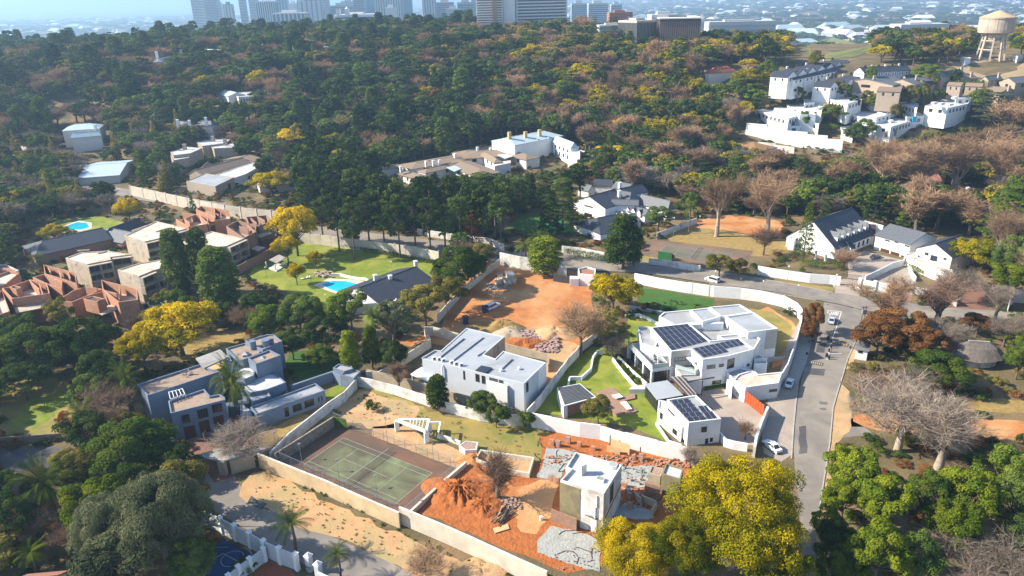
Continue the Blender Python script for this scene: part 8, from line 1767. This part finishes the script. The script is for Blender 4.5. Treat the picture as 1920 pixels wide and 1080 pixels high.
def tufts_in(label,polys,n,src,s0,s1,seed,name='weeds'):
 rg=random.Random(seed);P=[]
 for poly in polys:
  W=[G(*q)for q in poly];x0,x1=min(p.x for p in W),max(p.x for p in W);y0,y1=min(p.y for p in W),max(p.y for p in W);Q=[v3(p)for p in W];k=0
  while k<n:
   x,y=rg.uniform(x0,x1),rg.uniform(y0,y1)
   if pip(x,y,Q):P.append((x,y,0.0,rg.uniform(s0,s1),rg.uniform(s0,s1)));k+=1
 scatter(name,label,P,[src],lambda p:(p[4],p[4],p[3]))
tufts_in('green weeds along the walls and verges',[ZF(690,930,745,985,950,1070,960,1085,850,1050,700,980),ZF(560,900,690,960,690,965,560,910),ZF(1240,560,1330,575,1330,582,1240,570),ZF(590,790,640,745,700,735,650,790)],26,sh[0],.10,.28,5)
L_straw=leaf_mat('straw_grass',(.30,.21,.07),(.46,.33,.13));g_=G(660,800);st_=plant('shrub',g_.x,g_.y,.5,.6,'straw-coloured grass clump on the dry field',L_straw)
tufts_in('dry grass clumps on the open field and verge',[ZF(640,790,700,735,850,785,1000,800,1015,860,900,860,750,800),ZF(470,920,500,890,740,1000,900,1080,800,1080,640,1010)],120,st_,.04,.14,6,'dry_grass')
tufts_in('shrubs filling the white planter beds',[A1(175,440,200,432,300,520,385,600,320,610,230,520)],60,sh[0],.3,.5,8,'planter_shrubs')
def hedge(px0,px1,h,w,label,leaf):
 a,b=G(*px0),G(*px1);L=(b-a).length;rng=np.random.default_rng(int(px0[0]));d=(b-a)/L;bl=[]
 for i in range(int(L/(w*.45))):p=d*(i*w*.45);bl.append((p.x+rng.normal()*.15,p.y+rng.normal()*.15,h*.5,w*.55,h*.6,rng.uniform(.1,.9)))
 V,t=leaf_arrays(bl,7,.16,rng,flat=1);me=tri_mesh('hedge',V,t,4,[leaf]);o=bpy.data.objects.new('hedge',me);link(o);o.location=a;tag(o,label,'hedge')
hedge((1062,482),(1130,492),3.0,2.4,'long ivy-green hedge below the street wall beside the gatehouse',L_mid);hedge((1125,492),(1195,500),2.6,2.4,'hedge continuing right of the gatehouse',L_mid)
hedge((560,560),(645,590),1.6,1.6,'clipped hedge at the foot of the pool lawn',L_mid);hedge((600,592),(625,570),1.2,1.2,'short clipped hedge step beside the pool house',L_lime)
hedge((640,462),(820,496),1.3,2.0,'dark hedge along the pool garden side of the cream wall',L_dark);hedge((440,396),(535,408),1.6,2.0,'row of shrubs before the cream street wall',L_mid)
for k in range(4):hedge((350+k*8,322-k*9),(452+k*4,282-k*6),2.4,3.0,['nearest','second','third','farthest'][k]+' band of the tall green hedges above the taupe villa',L_mid)
hedge((1614,542),(1645,550),1.6,2.2,'bright clipped hedge at the junction wall',L_lime);hedge((1560,500),(1585,512),2.5,3.0,'rounded dark hedge inside the courtyard wall',L_dark);hedge((1500,498),(1558,506),2.6,3.2,'dark shrubs along the inner side of the roadside wall',L_mid)
hedge((1705,500),(1725,520),2.0,2.6,'sloping shrubs at the terrace foot',L_mid);hedge((1505,241),(1575,252),3.0,4.0,'clipped green hedge along the estate wall',L_mid);hedge((1760,168),(1850,176),5.0,6.0,'thick green hedge below the tan houses',L_mid);hedge((1040,505),(1062,512),1.5,1.5,'low shrubs by the dark site gate',L_dark)
# ================================================================ VEHICLES, STREET THINGS, SITE CLUTTER
def car(label,px,heading,paint_c,kind='sedan',L=4.5,W=1.78,z=.03):
 """heading = direction the bonnet points, radians from +X"""
 g=G(*px);nm='parked_car' if kind=='sedan' else 'off_road_vehicle';r=empty(nm,(g.x,g.y,z),label,'car');pm=mat('car_paint_'+''.join('%02d'%int(v*99)for v in paint_c),paint_c,.25,paint_c,spec=.6)
 co,si=cos(heading),sin(heading);P=lambda x,y,zz:(g.x+x*co-y*si,g.y+x*si+y*co,z+zz)
 if kind=='sedan':prof=[(-.5,.42,.42),(-.5,.62,.80),(-.48,.86,.84),(-.36,.93,.9),(-.22,.95,.95),(.16,.93,.95),(.38,.84,.93),(.485,.70,.84),(.5,.42,.42)];cab=[(-.36,.92,.80),(-.20,1.40,.66),(.04,1.43,.66),(.22,.92,.82)]
 else:prof=[(-.5,.5,.5),(-.5,.9,.95),(-.48,1.05,.96),(.2,1.05,.96),(.46,1.0,.9),(.5,.85,.86),(.5,.5,.5)];cab=[(-.49,1.05,.92),(-.46,1.78,.78),(.12,1.78,.78),(.22,1.05,.90)]
 m=MB();n=len(prof)
 for i in range(n-1):
  (x0,z0,w0),(x1,z1,w1)=prof[i],prof[i+1];w0,w1=W/2*max(w0,.85),W/2*max(w1,.85)
  m.face([P(x0*L,-w0,z0),P(x1*L,-w1,z1),P(x1*L,w1,z1),P(x0*L,w0,z0)],pm)
  for s in(-1,1):m.face([P(x0*L,s*w0,.28),P(x0*L,s*w0,z0),P(x1*L,s*w1,z1),P(x1*L,s*w1,.28)],pm)
 m.build('body',pm,r);m=MB();rf=MB()
 for i in range(3):
  (x0,z0,w0),(x1,z1,w1)=cab[i],cab[i+1];w0,w1=W/2*w0,W/2*w1
  (rf if i==1 else m).face([P(x0*L,-w0,z0),P(x1*L,-w1,z1),P(x1*L,w1,z1),P(x0*L,w0,z0)],pm if i==1 else glass)
 for s in(-1,1):m.face([P(x*L,s*W/2*w,zz)for x,zz,w in cab],glass)
 m.build('windows',glass,r)
 for s in(-1,1):
  for i in range(3):a,b=cab[i],cab[i+1];rf.beam(P(a[0]*L,s*W/2*a[2],a[1]),P(b[0]*L,s*W/2*b[2],b[1]),.08,m=pm)
  q=-.10;rf.beam(P(q*L,s*W/2*.86,.92),P(q*L,s*W/2*.67,1.4 if kind=='sedan' else 1.75),.08,m=pm)
 rf.build('cabin_roof',pm,r)
 for x in(-.31,.32):
  for s in(-1,1):
   m=MB();m.tube(P(x*L,s*W*.40,.31),P(x*L,s*W*.49,.31),.31,n=14,m=rubber);w=m.build('wheel',rubber,r);m=MB();m.tube(P(x*L,s*W*.49,.31),P(x*L,s*W*.5,.31),.19,n=10,m=galv);m.build('rim',galv,w)
 for s in(-1,1):
  m=MB();m.beam(P(.497*L,s*W*.28,.66),P(.497*L,s*W*.42,.66),.05,.14,paint);m.build('headlight',paint,r);m=MB();m.beam(P(-.50*L,s*W*.28,.74),P(-.50*L,s*W*.42,.74),.05,.14,tile_red);m.build('tail_light',tile_red,r)
 return r
def hd(a,b):p,q=G(*a),G(*b);return atan2(q.y-p.y,q.x-p.x)
car('white saloon parked on the paving above the orange gate',(1480,722),hd((1476,735),(1486,708)),(.75,.77,.80))
car('white saloon parked slantwise in the shade near the big yellow tree',(1447,841),hd((1464,853),(1431,827)),(.75,.77,.80))
car('silver-blue saloon driving up to the stop line',(1559,604),hd((1557,612),(1562,594)),(.42,.48,.60))
car('dark grey saloon parked in the big courtyard',(1641,484),hd((1632,486),(1650,480)),(.10,.11,.12))
car('white off-road vehicle with side windows on the main road',(1335,528),hd((1350,532),(1322,524)),(.75,.76,.76),'box',4.6)
car('white and blue minibus-like vehicle on the orange site',(924,578),hd((910,583),(936,571)),(.70,.72,.74),'box',5.2,1.9)
g=G(908,585);m=MB();m.box((g.x,g.y,.1),(1.0,1.6,1.7),.3,mat('navy_tarp',(.02,.04,.13),.7));o=m.build('tool_trailer',rubber);tag(o,'dark blue box trailer behind the site vehicle','trailer')
g=G(873,607);m=MB();m.box((g.x,g.y,0),(1.3,1.3,2.2),.4,MATS['navy_tarp']);m.box((g.x,g.y,2.2),(1.5,1.5,.15),.4,metal_dark);o=m.build('portable_toilet',rubber);tag(o,'dark blue portable toilet at the site edge','toilet cabin')
# concrete rings, mounds, rubble
for i,q in enumerate(Q18(655,255,655,295,690,290,705,300,735,270,760,290,640,300,720,305)):
 g=G(*q);m=MB();t=14
 for k in range(t):
  a0,a1=2*pi*k/t,2*pi*(k+1)/t
  for rr_,zz in((1.0,0),):m.face([(g.x+cos(a0),g.y+sin(a0),0),(g.x+cos(a1),g.y+sin(a1),0),(g.x+cos(a1),g.y+sin(a1),1.7),(g.x+cos(a0),g.y+sin(a0),1.7)],concrete_lt);m.face([(g.x+.8*cos(a0),g.y+.8*sin(a0),0),(g.x+.8*cos(a1),g.y+.8*sin(a1),0),(g.x+.8*cos(a1),g.y+.8*sin(a1),1.7),(g.x+.8*cos(a0),g.y+.8*sin(a0),1.7)],concrete_lt)
  m.face([(g.x+cos(a0),g.y+sin(a0),1.7),(g.x+cos(a1),g.y+sin(a1),1.7),(g.x+.8*cos(a1),g.y+.8*sin(a1),1.7),(g.x+.8*cos(a0),g.y+.8*sin(a0),1.7)],concrete_lt)
 o=m.build('concrete_ring',concrete_lt);tag(o,['tallest-standing concrete ring at the back left of its cluster','concrete ring at the near left of its cluster','concrete ring in the centre of its cluster','concrete ring just right of the centre one','concrete ring nearest the small shed','concrete ring at the right end of its cluster','outermost left concrete ring beside the scrap','front middle concrete ring of its cluster'][i],'concrete ring','concrete rings stored on the orange site')
s=Bld('site_shed','small grey metal shed behind the concrete rings',Q18(725,250)[0],'shed');s.gable(*Q18(700,208,755,203,695,228),2.9,2.3,concrete_lt,galv,over=.15)
def mound(name,label,px,r,h,m_,seed=1,kind=None,n=26,rough=.25):
 g=G(*px);rg=np.random.default_rng(seed);V,F=[(0,0,h)],[];R_=9;ph=rg.uniform(0,6,4)
 for j in range(1,R_+1):
  f=j/R_
  for k in range(n):
   a=2*pi*k/n;rr_=(r[0]*r[1]/sqrt((r[1]*cos(a))**2+(r[0]*sin(a))**2))*(1+.15*sin(3*a+ph[0])+.1*sin(5*a+ph[1]));zz=h*(1-f**1.6)*(1+rg.uniform(-rough,rough)*(f<1))-(.05 if j==R_ else 0);V.append((cos(a)*rr_*f,sin(a)*rr_*f,zz))
 for k in range(n):F.append((0,1+k,1+(k+1)%n))
 for j in range(R_-1):
  for k in range(n):a,b=1+j*n+k,1+j*n+(k+1)%n;F.append((a,a+n,b+n,b))
 me=bpy.data.meshes.new(name);me.from_pydata(V,[],F);me.materials.append(m_);me.polygons.foreach_set('use_smooth',[True]*len(F));o=bpy.data.objects.new(name,me);o.location=(g.x,g.y,.02);link(o);tag(o,label,None if kind else 'mound',None,kind);return o
mound('soil_mound','long heap of turned red soil beside the tennis court',(862,925),(8.0,5.0),1.7,soil_red,3,n=60,rough=.6)
mound('soil_mound','smaller ridge of red soil below the big red heap',(905,950),(5,3),1.0,soil_red,4,n=44,rough=.6);mound('soil_mound','orange soil heap beside the low white block',(888,862),(3,2.4),1.1,soil,5)
mound('soil_mound','dark olive sand heap on the orange site',Q18(680,640)[0],(6,4.2),2.0,MATS['khaki_soil'],6);mound('soil_mound','grey sand heap on the orange site',Q18(740,680)[0],(4.6,3.4),1.6,tan_plaster,7);mound('soil_mound','broad pale brown sand heap on the orange site',Q18(1080,690)[0],(7,4.4),2.2,soil_pale,8)
mound('soil_mound','red soil bank behind the tan retaining wall',Q18(850,770)[0],(9,2.6),1.6,soil_red,9);mound('soil_mound','brown earth ring around the foot of the round bare tree',(930,945),(3.6,2.6),.5,soil_brown,10);mound('soil_mound','spilled earth at the frame bottom on the verge',(900,1072),(5,3),.9,soil_pale,12)
rb=MB();rr=random.Random(2)
def rocks(cx,n,spread,s0,s1,m_):
 for _ in range(n):g=G(cx[0]+rr.uniform(-1,1)*spread[0],cx[1]+rr.uniform(-1,1)*spread[1]);s_=rr.uniform(s0,s1);rb.box((g.x,g.y,rr.uniform(-.05,.25)),(s_,s_*rr.uniform(.5,1),s_*rr.uniform(.3,.8)),rr.uniform(0,3),m_)
pinkish=mat('pinkish_rubble',(.40,.29,.26),.95,(.28,.18,.16),scale=1.5)
rocks(Q18(880,705)[0],130,(16,9),.3,.9,pinkish);rocks(Q18(1020,780)[0],260,(22,14),.3,.9,pinkish);rocks((915,915),90,(26,12),.2,.5,pinkish);rocks((955,945),120,(22,10),.2,.55,rubble_m);rocks((1230,925),200,(50,30),.15,.5,rubble_m);rocks((1190,880),160,(60,20),.1,.35,concrete_grey)
rocks(Q18(640,330)[0],90,(24,8),.2,.7,concrete_grey);rocks((1080,1050),60,(45,22),.1,.3,rubble_m);rocks((1100,865),160,(90,10),.15,.5,red_brick);rocks((600,505),0,(1,1),.2,.4,stone);rocks((608,515),60,(18,6),.4,1.0,tan_plaster);rocks((1265,870),120,(40,8),.2,.5,red_brick)
o=rb.build('rubble',rubble_m);tag(o,'broken bricks, stones and rubble strewn over both building sites',kind='stuff')
cb=MB()
for i in range(46):
 a=G(*rr.choice([(1040,850),(1180,880),(1095,1030),(1200,870),(1060,870)]));x,y=a.x+rr.uniform(-5,5),a.y+rr.uniform(-4,4);t=rr.uniform(0,3)
 for k in range(4):x2,y2=x+cos(t)*.8,y+sin(t)*.8;cb.beam((x,y,.16),(x2,y2,.16),.09,.06,metal_dark);x,y=x2,y2;t+=rr.uniform(-.6,.6)
o=cb.build('cable_litter',metal_dark);tag(o,'dark cables and rods lying on the broken slabs',kind='stuff')
# street things
lp='lamp posts and poles along the main road'
for q,h_,lab,arm in(((1297,556),9,'tall street lamp behind the white house lawn wall',True),((1338,556),8,'dark pole beside the white wall by the road',False),((1473,553),9,'tall lamp post above the bend of the white wall',False),((1493,572),6,'short pole at the bend of the white wall',False),((1565,545),5,'lamp post at the courtyard driveway',False),((1262,448),8,'floodlight pole beside the shaded tennis court',False),((1310,445),8,'second floodlight pole beside the shaded tennis court',False),((1231,450),6,'third pole near the end wall of the shaded court',False),((1430,545),3,'short post on the roadside grass',False)):lamp_post(q,h_,lab,lp,arm)
r=empty('utility_pole',G(*Q17(890,510)[0]),'twin-legged timber power pole beside the guardhouse','utility pole')
for k,q in enumerate(Q17(870,510,905,505)):g=G(*q);m=MB();m.tube((g.x,g.y,0),(g.x,g.y,9.5),.14,.1,m=bark);m.build('pole',bark,r)
m=MB();a,b=G(*Q17(870,510)[0]),G(*Q17(905,505)[0]);m.beam((a.x-.5,a.y,9.0),(b.x+.5,b.y,9.0),.14,m=bark);m.box(((a.x+b.x)/2,a.y,7.2),(1.1,.7,1.2),0,galv);m.build('crossarm',bark,r)
for q0,q1,h_,lab in((Q17(890,510)[0],(2050,560),9.0,'thin power cable running right from the guardhouse pole'),(Q17(890,510)[0],(1473,553),8.8,'thin power cable running to the lamp post at the wall bend')):
 a,b=G(*q0),G(*q1);m=MB();N=14
 for i in range(N):t,t2=i/N,(i+1)/N;f=lambda u:(a.x+(b.x-a.x)*u,a.y+(b.y-a.y)*u,h_-6*u*(1-u)*.35);m.tube(f(t),f(t2),.025,n=4,m=metal_dark,cap=False)
 o=m.build('power_cable',metal_dark);tag(o,lab,'cable')
for q,q1,up,lab in((Q17(490,520)[0],Q17(385,415)[0],1,'raised white boom at the far side of the road island'),(Q17(470,745)[0],Q17(655,745)[0],0,'lowered white boom across the exit lane')):
 g=G(*q);r=empty('boom_gate',g,lab,'boom gate','boom gates of the guarded side road');m=MB();m.box((g.x,g.y,0),(.5,.5,1.15),0,metal_dark);m.build('cabinet',metal_dark,r)
 e_=G(*q1)if not up else PL(q1[0],q1[1],4.2);m=MB();m.beam((g.x,g.y,1.05),(e_.x,e_.y,1.05 if not up else 4.2),.12,m=white);m.build('boom_arm',white,r)
isl=MB();isl.prism([v3(G(*q))for q in Q17(520,545,545,550,500,780,460,770)],0,.15,kerb_m);o=isl.build('traffic_island',kerb_m);o['kind']='structure'
for i,q in enumerate(Q17(525,560,522,625,500,680,495,770,290,545,220,710,770,630)):
 g=G(*q);m=MB();m.box((g.x,g.y,0),(.35,.35,1.2 if i<4 else .8),0,metal_dark);m.box((g.x,g.y,1.2 if i<4 else .8),(.42,.42,.12),0,galv);o=m.build('bollard',metal_dark);tag(o,['dark bollard at the stop-line end of the traffic island','second dark bollard from the stop-line end of the island','third dark bollard from the stop-line end of the island','dark bollard at the lower end of the island','litter-bin-like block on the upper pavement','litter-bin-like block lower on the pavement','small block beside the guardhouse path'][i],'bollard','bollards and blocks around the boom gates')
for i,(q,w_)in enumerate((((1544,756),1.1),((1543,767),.8))):
 g=G(*q);m=MB();m.box((g.x,g.y,.03),(w_*1.5,w_,.02),-.1,asphalt_dk)
 for k in range(4):m.box((g.x-w_*.55+k*w_*.37,g.y,.052),(.08,w_*.8,.01),-.1,galv)
 o=m.build('drain_cover',galv);tag(o,['larger drain grating in the side road','smaller drain grating just below the larger one'][i],'drain cover')
 # garden furniture on the pool lawn
for q,lab in((Q12(575,400)[0],'white sun lounger on the pool lawn nearest the small tree'),(Q12(600,395)[0],'white sun lounger beside the first on the pool lawn')):
 g=G(*q);r=empty('sun_lounger',g,lab,'sun lounger','white loungers on the pool lawn');m=MB();m.box((g.x,g.y,.25),(1.9,.65,.12),.4,white);m.build('seat',white,r);m=MB();m.beam((g.x+.8,g.y+.35,.35),(g.x+1.2,g.y+.52,.85),.65,.08,white);m.build('backrest',white,r)
 # ---- far suburb: houses and trees out to the horizon
def dh(nm,W_,D_,H_,wm,rm,px,py,lab):
 m=MB();a,b=W_/2,D_/2
 m.prism([(-a,-b),(a,-b),(a,b),(-a,b)],-2,H_,wm)
 for s_ in(-1,1):m.face([(-a-.4,s_*(b+.4),H_),(a+.4,s_*(b+.4),H_),(a*.7,0,H_+D_*.25),(-a*.7,0,H_+D_*.25)],rm);m.face([(s_*(a+.4),-b-.4,H_),(s_*(a+.4),b+.4,H_),(s_*a*.7,0,H_+D_*.25)],rm)
 me_o=m.build(nm,wm,None,origin=(0,0,0));g=G(px,py);me_o.location=g;tag(me_o,lab,'house');return me_o
far_h=[dh('distant_house',18,12,5,white,roof_wht,300,60,'pale-roofed house on the hazy plain'),dh('distant_house',16,11,4.5,tan_wall,tile_tan,180,62,'tan-roofed house on the hazy plain'),dh('distant_house',17,12,5,vw,tile_terra,1500,30,'red-roofed house on the hazy plain')]
shed=[dh('distant_warehouse',60,34,9,white,metal_pale,1600,28,'long pale warehouse on the hazy plain'),dh('distant_warehouse',44,30,12,bw_,bw2,1350,30,'bulky pale block on the hazy plain')]
rg=random.Random(9)
def farpts(n,y0,y1,p=1.0):
 out=[]
 while len(out)<n:
  y=y0*(y1/y0)**(rg.random()**p);x=rg.uniform(-.80,.80)*y
  out.append((x,y,T(x,y),rg.uniform(.7,1.5),rg.uniform(.8,1.6)))
 return out
scatter('distant_suburb','hazy suburb houses spreading to the horizon',farpts(3600,1000,9000),far_h,lambda p:(p[3],p[4],p[3]))
scatter('distant_suburb','pale warehouses and blocks spread over the hazy plain',farpts(420,1500,9500),shed,lambda p:(p[3]*1.2,p[4],p[3]))
for(key,lf,n)in(('broad',L_dark,5200),('broad',L_olive,2400),('bare',L_twig2,1500)):
 scatter('distant_treetops','hazy %s treetops between the far suburbs'%ADJ[lf.name],farpts(n,880,9000,1.0),far_src(key,lf),lambda p:(p[3]*1.6*(1+p[1]/3500),p[4]*1.6*(1+p[1]/3500),p[3]*1.15))
 # ================================================================ HAZE
hz=MB();hz.prism([(-31000,-200),(31000,-200),(31000,26500),(-31000,26500)],-160,260,None,bottom=True)
me_h=hz.build('haze',None,None,origin=(0,0,0));me_h['kind']='stuff';me_h['label']='pale blue haze thickening towards the horizon'
hm=bpy.data.materials.new('haze_air');hm.use_nodes=True;hm.node_tree.nodes.clear();ho=hm.node_tree.nodes.new('ShaderNodeOutputMaterial');hv=hm.node_tree.nodes.new('ShaderNodeVolumePrincipled')
hv.inputs['Color'].default_value=(.46,.72,1.0,1);hv.inputs['Density'].default_value=.00018;hv.inputs['Anisotropy'].default_value=.25
hm.node_tree.links.new(hv.outputs[0],ho.inputs['Volume']);me_h.data.materials.clear();me_h.data.materials.append(hm)
